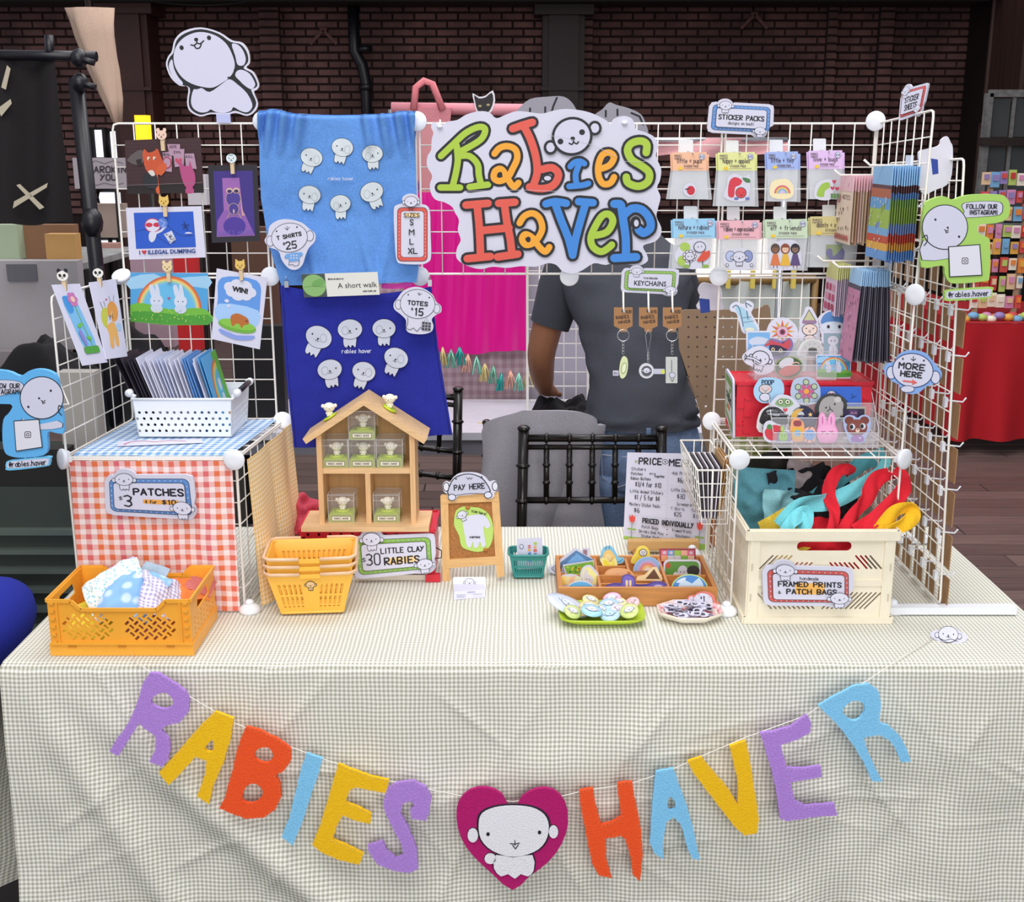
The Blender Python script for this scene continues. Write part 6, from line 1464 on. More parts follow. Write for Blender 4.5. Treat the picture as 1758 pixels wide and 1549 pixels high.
# wire basket hung on the grid
t=thing('wire_basket','small white wire basket hung on the grid left of the cream crate','basket',(.39,2.30,.905))
X0,X1,Y0,Y1,Z0,Z1=.352,.414,2.185,2.42,.905,1.012
m=MB();m.tube([(X0,Y0,Z1),(X1,Y0,Z1),(X1,Y1,Z1+.0),(X0,Y1,Z1)],.0022,WIRE,6,closed=True);m.build('rim',t)
w=MB()
for k in range(1,4):z=Z0+(Z1-Z0)*k/4;w.tube([(X0+.012*(1-k/4),Y0,z),(X1,Y0,z),(X1,Y1,z),(X0+.012*(1-k/4),Y1,z)],.0012,WIRE,5,closed=True)
w.build('band_wire',t,stuff=True)
src=None
for k in range(9):
 y=Y0+(Y1-Y0)*k/8
 if src is None:src=MB().tube([(X0,y,Z1),(X0+.012,y,Z0),(X1,y,Z0),(X1,y,Z1)],.0012,WIRE,5).build('wire',t)
 else:c_=src.copy();COL.objects.link(c_);c_.parent=t;c_.location=(0,y-Y0,0)
for k in range(1,3):
 x=X0+.012+(X1-X0-.012)*k/3;c_=MB().tube([(x,Y0,Z1),(x,Y0,Z0),(x,Y1,Z0),(x,Y1,Z1)],.0012,WIRE,5).build('wire',t)
for y in(Y0+.05,Y1-.05):MB().tube([(X1,y,Z1),(X1,y,Z1+.014),(.4218,y,Z1+.016),(.4255,y,Z1+.004)],.0022,WIRE,6).build('hook',t)
for i in range(12):
 f=i/11;x=X0+.020+.034*f;ln=.016*(1-f)-.004;c_=('26242a','e6e2ea','3a2c30','dcd6e4')[i%4]if i<9 else 'c49a68'
 m=MB().bar((x,(Y0+Y1)/2-.03,Z0+.003),(x-ln+.01*f,(Y0+Y1)/2-.03,Z1-.002+(.012 if i>=9 else 0)),.0022,.12 if i<9 else.10,col(c_,.6,'booklet'),(0,1,0))
 solo(m,'zine',('kraft brown booklet at the right of the wire basket, %s of three'%ORD[i-9])if i>=9 else('%s booklet in the wire basket, %s from the left'%(('black','white','dark brown','lilac white')[i%4],ORD[i])),'booklet',None,'booklets in the wire basket')
# cream crate with bags
CRM=plastic('efe6cf',.4);x0,x1,y0,y1,h=.436,.708,2.088,2.405,.182
z0=TB
t=thing('folding_crate','large cream slotted crate full of bags at the right of the table','crate',((x0+x1)/2,(y0+y1)/2,z0))
def slot(cx,cy,l,an,w=.0016):
 c_,s_=cos(radians(an)),sin(radians(an));return[(cx+p*l*c_-q_*w*s_,cy+p*l*s_+q_*w*c_)for p,q_ in((-1,-1),(1,-1),(1,1),(-1,1))]
def front_holes(L,hh):
 hs=[rr(L*.33,hh-.040,L*.70,hh-.022,.008)]
 for row,(ya,yb)in enumerate(((.018,.070),(.090,.150))):
  for i in range(26):
   u=.026+i*.0088
   if u>L-.03:continue
   d_=1 if u<L/2 else-1;an=(-48 if row==0 else 48)*d_
   yc=(ya+yb)/2;l=.022 if row==0 else.015
   if abs(u-L/2)<(.020 if row==0 else.014)or u<.034 or u>L-.034:continue
   if row==1 and L*.30<u<L*.73:l=.009
   if row==1:yc=.120;l=.018 if not L*.27<u<L*.76 else.009;yc=.120 if l>.01 else.113
   hs.append(slot(u,yc,l,an))
 return hs
def side_holes(L,hh):
 return[slot(.03+i*.0115,.045+j*.048,.016,62,.0016)for i in range(int((L-.05)/.0115))for j in range(3)]if L>.2 else[]
for k,(a_,b_)in enumerate((((x0,y0,z0),(x1,y0,z0)),((x1,y0,z0),(x1,y1,z0)),((x1,y1,z0),(x0,y1,z0)),((x0,y1,z0),(x0,y0,z0)))):
 w,f,L=crate_wall(a_,b_,h,CRM,'long_wall' if k%2==0 else 'short_wall',t,front_holes if k%2==0 else side_holes,None,.003)
 m=MB();m.bar(f(-.004,h-.009)+f.n*.003,f(L+.004,h-.009)+f.n*.003,.018,.007,CRM,f.n);m.bar(f(-.002,.006)+f.n*.002,f(L+.002,.006)+f.n*.002,.013,.007,CRM,f.n)
 m.build('rim_band',w,stuff=True)
 if k%2==0:
  m=MB();m.bar(f(.012,.01)+f.n*.0016,f(.012,h-.018)+f.n*.0016,.018,.004,CRM,f.n);m.bar(f(L-.012,.01)+f.n*.0016,f(L-.012,h-.018)+f.n*.0016,.018,.004,CRM,f.n);m.bar(f(.02,.080)+f.n*.0012,f(L-.02,.080)+f.n*.0012,.012,.003,CRM,f.n);m.build('stiffener',w,stuff=True)
  m=MB()
  for xx in(.008,L-.008):
   for yy in(.045,.105):m.bar(f(xx,yy)+f.n*.004,f(xx,yy+.014)+f.n*.004,.003,.002,col('cfc6b0',.5,'plastic'),f.n)
  m.build('hinge',w,stuff=True)
MB().box(((x0+x1)/2,(y0+y1)/2,z0+.003),(x1-x0,y1-y0,.005),CRM).build('crate_base',t)
def strap(name,label,pts,w,mt,grp='bag straps and bags in the cream crate',seed=0,cat='tote bag',nrm=None,extra=None,ws=None):
 """cloth band through (px, py, depth) points, w wide"""
 P3=[PY(d).pt(x,y)for x,y,d in pts];k=8;C_=[]
 n=len(P3)
 for i in range(n-1):
  a_,b_,c_,d_=P3[max(i-1,0)],P3[i],P3[i+1],P3[min(i+2,n-1)]
  for j in range(k):
   t_=j/k;C_.append(0.5*((2*b_)+(-a_+c_)*t_+(2*a_-5*b_+4*c_-d_)*t_**2+(-a_+3*b_-3*c_+d_)*t_**3))
 C_.append(P3[-1]);N_=len(C_)-1
 def f(u,v):
  x=u*N_;i=min(int(x),N_-1);p=C_[i].lerp(C_[i+1],x-i);d=(C_[i+1]-C_[i]).normalized()
  s_=d.cross(V(0,-1,.35)).normalized();tw=.5*sin(u*5+seed);s_=(s_*cos(tw)+d.cross(s_)*sin(tw)).normalized()
  ww=w if ws is None else lerpl(ws,u)
  return p+s_*(v-.5)*ww+d.cross(s_)*(.004*sin(v*5+u*14+seed)*(ww/.03))
 m=MB().sheet(f,N_,8,mt,.0018,(.3,w))
 return solo(m,name,label,cat,None,grp)
TEALC,REDF,YELF,BLKF=cloth('74cdd6'),cloth('d3182c'),cloth('edb81c'),cloth('1d1b20')
bags='bags in the cream crate'
crumple('cloth_bag','dusty teal cloth bag standing at the left in the cream crate','bag',(.505,2.30,z0+.165),.12,.15,cloth('5f9fae'),(72,0,-14),.022,41,bags)
crumple('cloth_bag','pale blue-green cloth bag with a yellow patch in the cream crate','bag',(.545,2.24,z0+.150),.10,.12,cloth('8cc4cc'),(65,10,10),.026,44,bags)
crumple('cloth_bag','mustard patch bag at the front left inside the cream crate','bag',(.520,2.16,z0+.150),.07,.09,cloth('d8b83c'),(60,-20,25),.02,47,bags)
crumple('cloth_bag','black crumpled cloth bag in the middle of the cream crate','bag',(.615,2.27,z0+.165),.17,.19,BLKF,(52,0,12),.05,50,bags,n=40)
crumple('cloth_bag','black cloth bag hanging out over the right side of the cream crate','bag',(.714,2.16,z0+.150),.06,.10,BLKF,(80,0,60),.02,53,bags)
crumple('cloth_bag','bright red cloth bag filling the front of the cream crate','bag',(.605,2.15,z0+.120),.14,.13,REDF,(62,0,-5),.02,56,bags)
crumple('cloth_bag','dark olive patterned bag at the back of the cream crate','bag',(.555,2.37,z0+.205),.11,.12,cloth('2b2c26'),(58,-18,20),.03,59,bags)
crumple('cloth_bag','pale grey cloth bag behind the black one in the cream crate','bag',(.60,2.33,z0+.19),.10,.12,cloth('b9aeb0'),(60,20,0),.03,62,bags)
strap('tote_strap','long turquoise strap sweeping from the cream crate up to the shelf corner',[(1340,905,2.14),(1372,868,2.16),(1420,862,2.19),(1470,840,2.22),(1510,810,2.25),(1523,786,2.27)],.030,TEALC,seed=1,ws=[(0,.034),(.5,.032),(1,.016)])
strap('tote_strap','turquoise strap end drooping in folds at the front of the cream crate',[(1348,918,2.12),(1360,895,2.13),(1385,880,2.15),(1378,915,2.12)],.026,TEALC,seed=3)
strap('tote_strap','turquoise strap running behind the red one up to the shelf corner',[(1392,862,2.28),(1440,824,2.31),(1480,796,2.32),(1520,782,2.31)],.034,cloth('5fb4c0'),seed=5)
strap('tote_strap','upright red strap loop at the middle of the cream crate',[(1428,915,2.12),(1432,880,2.16),(1422,846,2.20),(1434,815,2.23),(1452,806,2.25),(1462,812,2.27)],.024,REDF,seed=2)
strap('tote_strap','long red strap rising steeply from the front middle of the cream crate',[(1450,915,2.115),(1470,878,2.15),(1490,850,2.18),(1505,824,2.21),(1530,812,2.22)],.030,REDF,seed=0)
strap('tote_strap','broad red strap arching over to the right side of the cream crate',[(1470,915,2.11),(1500,893,2.12),(1530,868,2.14),(1550,838,2.17),(1552,820,2.19),(1534,806,2.21)],.032,REDF,seed=4)
strap('tote_strap','yellow strap looping over the right front corner of the cream crate',[(1505,918,2.10),(1535,880,2.11),(1560,872,2.12),(1568,886,2.11),(1552,900,2.10),(1520,912,2.095)],.026,YELF,seed=6)
MB_=MB().sheet(lambda u,v:V(.462+.125*u,2.475+.003*sin(u*12),1.03-.13*v),20,14,gingham('eef0d8','8aa045',80),.001,(.125,.13))
solo(MB_,'gingham_bag','green gingham cloth hanging behind the cream crate','bag')
m=MB().sheet(lambda u,v:V(.59+.115*u+.01*sin(v*4),2.48+.006*sin(u*14+v*3),1.035-.19*v),30,16,cloth('caa5a0'),.001)
solo(m,'pink_bag','dusty pink cloth hanging behind the cream crate','bag')
# red crate with the sticker stands
x0,x1,y0,y1,z0,h=.442,.708,2.302,2.412,GZ[1]+.004,.108
t=thing('folding_crate','red crate turned over on the wire shelf behind the sticker stands','crate',((x0+x1)/2,(y0+y1)/2,z0))
RD2=plastic('dc2438',.35)
def rc_holes(L,hh):return[[(xx,y),(xx+.004,y),(xx+.004,y+.0015),(xx,y+.0015)]for xx in(.012,L-.016)for y in(.012,.030)]
for a_,b_ in(((x0,y0,z0),(x1,y0,z0)),((x1,y0,z0),(x1,y1,z0)),((x1,y1,z0),(x0,y1,z0)),((x0,y1,z0),(x0,y0,z0))):
 w,f,L=crate_wall(a_,b_,h,RD2,'side_wall',t,rc_holes)
 m=MB()
 for xs in((.004,.016,.030),(L-.030,L-.016,L-.004)):
  for k in range(5):yy=.008+k*.017;xa,xb=(xs[0],xs[1])if k%2 else(xs[1],xs[2]);m.bar(f(xa,yy)+f.n*.0015,f(xb,yy)+f.n*.0015,.002,.002,RD2,f.n)
  m.bar(f(xs[1],.006)+f.n*.0015,f(xs[1],.080)+f.n*.0015,.002,.002,RD2,f.n)
 m.build('ribs',w,stuff=True)
hs=[[(x0+.01+i*.0163,y0+.012+(y1-y0-.024)*j),(x0+.018+i*.0163,y0+.012+(y1-y0-.024)*j),(x0+.018+i*.0163,y0+.016+(y1-y0-.024)*j),(x0+.01+i*.0163,y0+.016+(y1-y0-.024)*j)]for i in range(15)for j in(0,.94)]
MB().plate(lambda x,y:V(x,y,z0+h+.001),(0,0,1),[(x0,y0),(x1,y0),(x1,y1),(x0,y1)],hs,.003,RD2).build('top_panel',t)
def stkr(a):a.text('STICKERS',76,46,18,w=3.4,center=True,fit=110);a.fill(rr(56,54,90,64,4),'e8a44a')
fn=quad((x0-.006,2.398,z0+.116),(x0-.010,2.300,z0+.112),(x0-.006,2.292,z0+.002),(x0-.004,2.392,z0+.030),60,80);fn.n=V(-1,-.1,0).normalized()
t=thing('price_sign','narrow green-framed STICKERS sign on the left flank of the red sticker crate','sign',fn(30,80))
MB().plate(fn,fn.n,rr(-4,-4,64,84,8),[],.004,FOAM).build('board',t);a=Art(fn,fn.n);a.fill(rr(2,2,58,78,6),'7fa85a');a.fill(rr(7,14,53,66,4),'dcdcd6');a.text('STICKERS',30,42,11,w=2.4,center=True,fit=38);a.fill(rr(20,48,38,56,3),'d8743a');a.build(t)
ACR=clear('eef0f6',.16,.04,'acrylic');ACE=clear('fafaff',.6,.08,'acrylic_edge')
def acrylic(label,xa,xb,ya,tiers,zb):
 t=thing('sticker_stand',label,'display stand',((xa+xb)/2,ya,zb));D=.022
 for k in range(tiers):
  y=ya+k*D;zt=zb+.030+k*.024;m=MB()
  m.box(((xa+xb)/2,y,(zb+k*.004+zt)/2),(xb-xa,.002,zt-zb-k*.004),ACR);m.build('front_lip',t)
  MB().tube([(xa,y-.001,zt),(xb,y-.001,zt)],.0008,ACE,4).build('lip_edge',t)
 for x in(xa,xb):
  MB().add([V(x,ya,zb),V(x,ya+tiers*D,zb),V(x,ya+tiers*D,zb+.03+tiers*.022),V(x,ya,zb+.03)],[(0,1,2,3)],ACR).build('side',t)
  MB().tube([(x,ya,zb+.03),(x,ya+tiers*D,zb+.03+tiers*.022)],.0008,ACE,4).build('side_edge',t)
 MB().box(((xa+xb)/2,ya+tiers*D/2,zb+.001),(xb-xa,tiers*D,.002),ACR).build('base',t)
 return[ya+.011+k*D for k in range(tiers)]
Rw=acrylic('clear stepped stand of stickers in front of the red crate',.498,.700,2.212,3,GZ[1]+.004)
Rb=acrylic('clear stepped stand of stickers on top of the red crate',.478,.640,2.318,3,z0+h+.003)
gF,gB='stickers in the front clear stand','stickers in the clear stand on the red crate'
dF=lambda lab,r,o_,art,**k:die('die_cut_sticker',lab,Rw[r],o_,art,4,group=gF,zb=GZ[1]+.008+r*.004,**k)
dB=lambda lab,r,o_,art,**k:die('die_cut_sticker',lab,Rb[r],o_,art,4,group=gB,zb=z0+h+.008+r*.004,**k)
def b1(a):a.fill(sm([(1262,530),(1270,526),(1282,534),(1292,552),(1300,566),(1288,570),(1276,566),(1272,548)],3),'a8cfe4');a.brush([[(1258,528),(1264,524),(1270,532),(1276,560)],[(1282,528),(1280,520),(1290,526)],[(1282,534),(1284,548)]],1.6,'4a6a80',2);a.brush([[(1274,546),(1290,544)],[(1276,554),(1294,551)]],.8,'4a6a80',dots=0);a.ell(1287,566,8,3.4,'e8e6c8')
dB('pale blue striped sock-like creature sticker at top left of the rear stand',2,[(1254,534),(1254,524),(1264,518),(1276,522),(1284,516),(1294,522),(1292,532),(1290,538),(1298,552),(1304,566),(1294,573),(1276,572),(1270,556),(1264,538)],b1)
def b2(a):
 for i in range(12):t_=i*pi/6;a.fill([(1343+22*cos(t_),569+20*sin(t_)),(1343+10*cos(t_+.25),569+9*sin(t_+.25)),(1343+10*cos(t_-.25),569+9*sin(t_-.25))],('e0a83c','d8603c')[i%2])
 a.ell(1343,570,10,9,'ddb0c8');a.ell(1343,570,5,5,'8a3a5a');a.ell(1343,570,2,2,K)
dB('spiky orange sun-like creature sticker in the rear stand',2,[(1318,562),(1324,552),(1336,546),(1350,546),(1364,556),(1370,570),(1366,588),(1346,592),(1326,588),(1316,574)],b2)
def b3(a):a.fill([(1389,532),(1378,552),(1401,552)],'c8c89a');a.brush([[(1389,532),(1378,552)],[(1389,532),(1401,552)]],1,K,dots=0);a.fill(rr(1377,550,1402,556,3),'9a7a9a');a.oell(1390,566,13,10,'ead8cc',1.1);a.ell(1384,564,1.2,1.2,K,n=6);a.ell(1396,564,1.2,1.2,K,n=6);a.oell(1390,569,1.8,1.8,'ead8cc',.7,n=8);a.oell(1390,582,10,7,'e6d4d0',1)
dB('wizard-hatted puppy sticker in the rear stand',2,[(1376,586),(1370,574),(1374,562),(1372,552),(1380,538),(1383,528),(1392,527),(1397,534),(1404,548),(1408,560),(1407,576),(1402,590)],b3)
def b4(a):a.fill(sm([(1410,556),(1412,544),(1422,536),(1436,536),(1448,546),(1450,560),(1430,554)],3),'5a8cc8');a.fill(sm([(1412,556),(1430,552),(1449,556),(1446,568),(1430,572),(1414,568)],2),'d8e4f0');a.ell(1422,561,4,4.4,'f4f4f8');a.ell(1422,561,2.4,3,K);a.ell(1440,561,4,4.4,'f4f4f8');a.ell(1441,561,2.4,3,K)
dB('blue bob-haired wide-eyed head sticker at top right of the rear stand',2,[(1406,564),(1405,546),(1416,536),(1432,532),(1448,540),(1454,554),(1453,570),(1430,576),(1408,572)],b4)
def b5(a):a.fill([(1284,571),(1322,571),(1320,606),(1284,606)],'7ab2e4');a.fill(sm([(1286,584),(1300,578),(1318,582),(1318,590),(1290,592)],2),'e8f0f8')
dB('square blue sky sticker with white border at left of the rear stand',1,[(1281,568),(1325,568),(1323,610),(1281,610)],b5,k=0)
def b6(a):a.fill([(1414,572),(1450,572),(1449,618),(1414,618)],'8fa8b6');a.oell(1430,585,10,9,'eceef0',.8,'8a8a90');a.fill(sm([(1424,594),(1436,594),(1438,612),(1424,612)],2),'eceef0');a.ell(1427,585,1,1,K,n=6);a.ell(1433,585,1,1,K,n=6)
dB('grey-blue rectangular sticker with a white bear at right of the rear stand',1,[(1410,569),(1453,569),(1452,622),(1411,622)],b6,k=0)
def b7(a):a.fill(elp(1395,612,22,28,0,20,180,360),'c6c8c8');a.fill(elp(1395,612,11,16,0,14,180,360),'9a9494');a.fill([(1388,598),(1402,598),(1402,610),(1388,610)],'4a544e');[a.ell(1395+17*cos(t_),612+22*sin(t_),1.6,1.6,'aeb4b4',n=6)for t_ in(3.5,3.9,4.4,4.9,5.4,5.8)]
dB('pale grey igloo-like arch sticker in the rear stand',1,[(1371,612),(1372,596),(1380,586),(1394,582),(1410,586),(1418,600),(1419,614)],b7,white='d8dad8')
def b8(a):a.fill(sm([(1316,600),(1320,588),(1330,590),(1340,590),(1350,586),(1352,600),(1346,610),(1326,612)],2),'2c2a4a');a.fill(sm([(1312,596),(1318,584),(1330,586),(1344,590),(1354,582),(1358,592),(1352,600),(1340,594),(1324,592)],2),'c84a58');a.ell(1327,600,3,3.4,'e8d8a0');a.ell(1340,602,3,3.4,'e8d8a0');a.ell(1327,600,1.2,2.4,K);a.ell(1340,602,1.2,2.4,K)
dB('dark blue cat with red scarf sticker in the rear stand',1,[(1310,598),(1316,582),(1330,582),(1344,586),(1356,580),(1362,592),(1356,606),(1348,614),(1324,616)],b8,white='7a6aa8')
dB('white puppy carrying a stick sticker at front left of the rear stand',0,[(1274,612),(1284,602),(1294,596),(1308,594),(1322,602),(1328,618),(1330,632),(1322,640),(1304,644),(1294,638),(1292,630),(1280,624)],lambda a:(a.pup(1306,615,15,15,1.5),a.brush([[(1280,613),(1294,616),(1304,622)]],5,K),a.brush([[(1280,613),(1294,616),(1304,622)]],3,'f6f5fb'),a.brush([[(1279,608),(1282,613),(1278,618)]],1.4,K)))
def b9(a):a.ell(1354,631,23,17,'3c5a34',-8,26);a.fill(sm([(1338,622),(1350,614),(1362,616),(1360,626),(1346,632),(1338,630)],2),'f0eeee');a.fill(sm([(1336,640),(1346,630),(1366,626),(1374,632),(1364,642),(1346,646)],2),'c0563c');a.brush([[(1356,626),(1366,622),(1372,624)]],1.6,'f0c8c0',2)
dB('round green picnic scene sticker in the middle of the rear stand',0,elp(1354,631,25,19,-8,24),b9,k=0,white='8a9a6a')
def b10(a):
 fn0=a.fn;a.fn=lambda x,y:fn0(1403+x*.44,611+y*.44);rainbow(a,128,82);a.fn=fn0
dB('small rainbow and rabbits print at front right of the rear stand',0,[(1401,609),(1462,609),(1460,650),(1402,650)],b10,k=0)
def f1(a):a.text('POOP?',1321,660,7,'2a3a5a',w=1.6,center=True,fit=26);a.oell(1314,668,11,8,'f4e8e0',1);a.ell(1309,668,2,1.6,'eaa0a0');a.ell(1319,668,2,1.6,'eaa0a0');a.brush([[(1311,670),(1314,672),(1317,670)]],.8,K);a.oell(1313,682,9,7,'f6f5fb',1)
dF('pale blue sticker of a baby with a thought bubble in the front stand',2,[(1294,668),(1300,656),(1306,650),(1322,648),(1340,652),(1346,664),(1344,680),(1330,690),(1308,692),(1296,682)],f1,white='a6d0ee')
def f2(a):
 for i in range(6):t_=i*pi/3+.5;a.oell(1384+16*cos(t_),672+16*sin(t_),5,5,'b8c8a8',1,n=10)
 for i in range(6):t_=i*pi/3;a.fill(elp(1384+7*cos(t_),672+7*sin(t_),7,3.4,degrees_(t_),10),'c8608a')
 a.ell(1384,672,4.4,4.4,'ecaa3c')
def degrees_(x):return x*180/pi
dF('pink flower with six eyes sticker in the front stand',2,[(1357,672),(1362,654),(1374,648),(1392,648),(1404,658),(1410,674),(1404,690),(1388,696),(1370,694),(1360,684)],f2,white='b4c4dc')
def f3(a):a.fill([(1410,666),(1476,667),(1478,692),(1412,692)],'2f66cc');a.oell(1427,676,7,5,'f3f2f9',1);a.ell(1424,676,2,1.6,'c62f4a');a.ell(1430,676,2,1.6,'c62f4a');a.brush([[(1434,672),(1448,684),(1456,690)]],.9,'12306c',dots=0);a.brush([[(1462,676),(1465,682),(1460,684)],[(1465,682),(1470,680)]],1,'15244c',dots=0)
dF('blue rectangular sticker of a seaside scene at back right of the front stand',2,[(1408,664),(1478,664),(1480,700),(1410,700)],f3,k=0,white='2f66cc')
def f4(a):a.fill(sm([(1318,712),(1326,694),(1340,682),(1356,686),(1372,700),(1378,716)],3),'f2f4f2');a.fill(sm([(1330,694),(1340,684),(1356,686),(1362,694),(1348,700)],2),'8aae7a');a.oell(1340,690,4.5,4.5,'dfe8c8',1);a.oell(1352,690,4.5,4.5,'dfe8c8',1);a.ell(1340,690,1.6,1.6,K);a.ell(1352,690,1.6,1.6,K);a.text('I',1336,708,6,w=1.3);a.heart(1348,704,4,'d04a5a');a.text('POOP',1346,717,5,w=1,center=True,fit=14)
dF('white poncho frog sticker with a red heart in the front stand',1,[(1310,716),(1318,700),(1328,686),(1338,678),(1356,680),(1370,692),(1382,712),(1380,722)],f4)
def f5(a):a.fill(sm([(1408,716),(1406,700),(1412,686),(1426,680),(1440,684),(1448,694),(1444,712),(1436,722),(1416,724)],3),'a8a4a4');a.ell(1438,686,6,5,'c8c4c4');a.ell(1418,700,1.6,1.6,K);a.ell(1433,694,1.6,1.6,K);a.brush([[(1420,706),(1425,702),(1430,706)],[(1425,702),(1424,698)]],1.3,K)
dF('grey bear head with a thick dark outline sticker in the front stand',1,[(1401,716),(1400,698),(1408,684),(1424,676),(1440,678),(1452,686),(1454,700),(1448,716),(1438,728),(1412,728)],f5,white='2c3030')
def f6(a):a.fill([(1447,702),(1484,702),(1484,718),(1447,718)],'2a1f40');a.fill([(1458,704),(1472,704),(1472,718),(1458,718)],'5a3a66');a.brush([[(1461,710),(1463,708),(1465,710)],[(1467,710),(1469,708),(1471,710)]],.8,'d8a8c0')
dF('dark purple rectangular sticker at right of the front stand',1,[(1444,698),(1487,698),(1487,724),(1444,724)],f6,k=0,white='a8a898')
def f7(a):
 a.fill(sm([(1307,728),(1306,714),(1314,702),(1330,698),(1344,706),(1352,718),(1348,730)],3),'1c1a1c');random.seed(12)
 for i in range(26):x,y=random.uniform(1312,1344),random.uniform(704,726);a.brush([[(x,y),(x+3,y+1.5)]],.8,'5a5254',dots=0)
 a.fill(sm([(1310,728),(1330,726),(1348,730),(1346,742),(1312,742)],2),'5c4c44');a.ell(1324,733,1.4,1.4,'d88a7a');a.ell(1336,734,1.4,1.4,'d88a7a')
dF('round black curly creature sticker at left of the front stand',1,[(1303,742),(1302,714),(1312,700),(1330,694),(1348,703),(1356,718),(1353,742)],f7,white='dcdadc',mat=None)
def f8(a):a.ell(1377,721,22,23,'23264a',0,26);a.fill(sm([(1358,730),(1358,714),(1366,704),(1380,702),(1370,710),(1368,724),(1366,738)],3),'dcb050');a.ell(1372,722,8,7,'3a4a80');a.fill([(1391+(4.5 if i%2==0 else 2)*sin(i*pi/5),712-(4.5 if i%2==0 else 2)*cos(i*pi/5))for i in range(10)],'ecca7a')
dF('round night sky sticker with a yellow moon in the front stand',1,elp(1377,721,24,25,0,26),f8,k=0,white='14162c')
def f9(a):a.fill(sm([(1314,738),(1326,730),(1340,732),(1346,742),(1338,754),(1322,756),(1314,748)],3),'d23a48');a.fill(sm([(1316,734),(1320,728),(1326,732),(1322,738)],2),'4a8a4a')
dF('red radish-like sticker with leaves at front left of the front stand',0,[(1310,742),(1312,728),(1322,722),(1334,728),(1348,732),(1352,744),(1342,756),(1322,760),(1312,754)],f9)
def f10(a):a.fill([(1334,740),(1357,742),(1358,758),(1333,758)],'8a84b4');a.fill(sm([(1338,756),(1338,744),(1344,740),(1350,744),(1351,756)],2),'96c83a');a.ell(1342,748,1,1,K,n=6);a.ell(1347,748,1,1,K,n=6);a.ell(1343,736,3.4,5,'a8cc7a')
dF('lime green blob in a grey-purple box sticker in the front stand',0,[(1331,740),(1338,738),(1340,730),(1347,730),(1349,737),(1359,741),(1361,760),(1331,760)],f10,k=0,white='dcd8ea')
def f11(a):a.fill(rr(1360,734,1378,754,2),'e8b43c');a.ell(1369,744,6,6,'8ab8dc');a.fill(rr(1362,722,1376,732,4),'9a4a50');a.ell(1368,744,1,1,K,n=6);a.ell(1372,744,1,1,K,n=6)
dF('orange toast-like character sticker in the middle of the front stand',0,[(1357,756),(1357,732),(1360,722),(1368,718),(1378,724),(1381,734),(1381,756)],f11,white='f0a878')
def f12(a):a.ell(1390,747,10,9,'7aa8dc');a.ell(1386,747,1,1,K,n=6);a.ell(1393,747,1,1,K,n=6);a.brush([[(1388,736),(1392,733)],[(1386,756),(1385,760)],[(1394,756),(1395,760)]],1,K)
dF('small round blue bird sticker in the middle of the front stand',0,[(1379,752),(1378,742),(1386,734),(1396,734),(1401,744),(1398,758),(1384,760)],f12,white='f0b8a8')
def f13(a):
 for x in(1412,1427):a.fill(elp(x,722,4.4,11,0,14),'f4b8dc');a.fill(elp(x,722,1.8,8,0,10),'d878b4')
 a.ell(1420,741,16,12,'f4b0d8',0,20);a.brush([[(1410,740),(1413,742),(1416,740)],[(1424,740),(1427,742),(1430,740)],[(1418,744),(1420,746),(1422,744)]],.9,'5a2a4a');a.ell(1411,745,2.4,1.6,'e88ab8');a.ell(1430,745,2.4,1.6,'e88ab8');a.fill(sm([(1412,750),(1428,750),(1430,758),(1410,758)],2),'eea4d0')
dF('pink rabbit with closed eyes sticker at front of the front stand',0,[(1402,742),(1405,730),(1406,714),(1412,708),(1418,716),(1420,724),(1423,714),(1429,708),(1434,716),(1434,730),(1439,742),(1436,754),(1430,760),(1410,760),(1404,752)],f13,white='f0a0d0')
def f14(a):a.ell(1458,722,8,7,'7a3c34');a.ell(1484,722,8,7,'7a3c34');a.ell(1471,734,18,14,'84443a',0,22);a.ell(1463,733,5,5.4,'f6f4f2');a.ell(1481,732,5,5.4,'f6f4f2');a.ell(1461.5,733,3,3.8,K);a.ell(1479.5,732,3,3.8,K);a.ell(1472,739,3.6,3.6,'f0d0c0');a.ell(1472,737.5,1.4,1,K);a.fill(sm([(1464,748),(1480,748),(1482,758),(1462,758)],2),'9a5ab8');a.heart(1476,752,2,'e8d8f0')
dF('brown bear head with big side-looking eyes sticker at right of the front stand',0,[(1449,734),(1448,720),(1455,713),(1466,714),(1472,718),(1480,713),(1491,714),(1495,724),(1493,740),(1486,752),(1484,760),(1460,760),(1454,748)],f14,white='a9bce4')
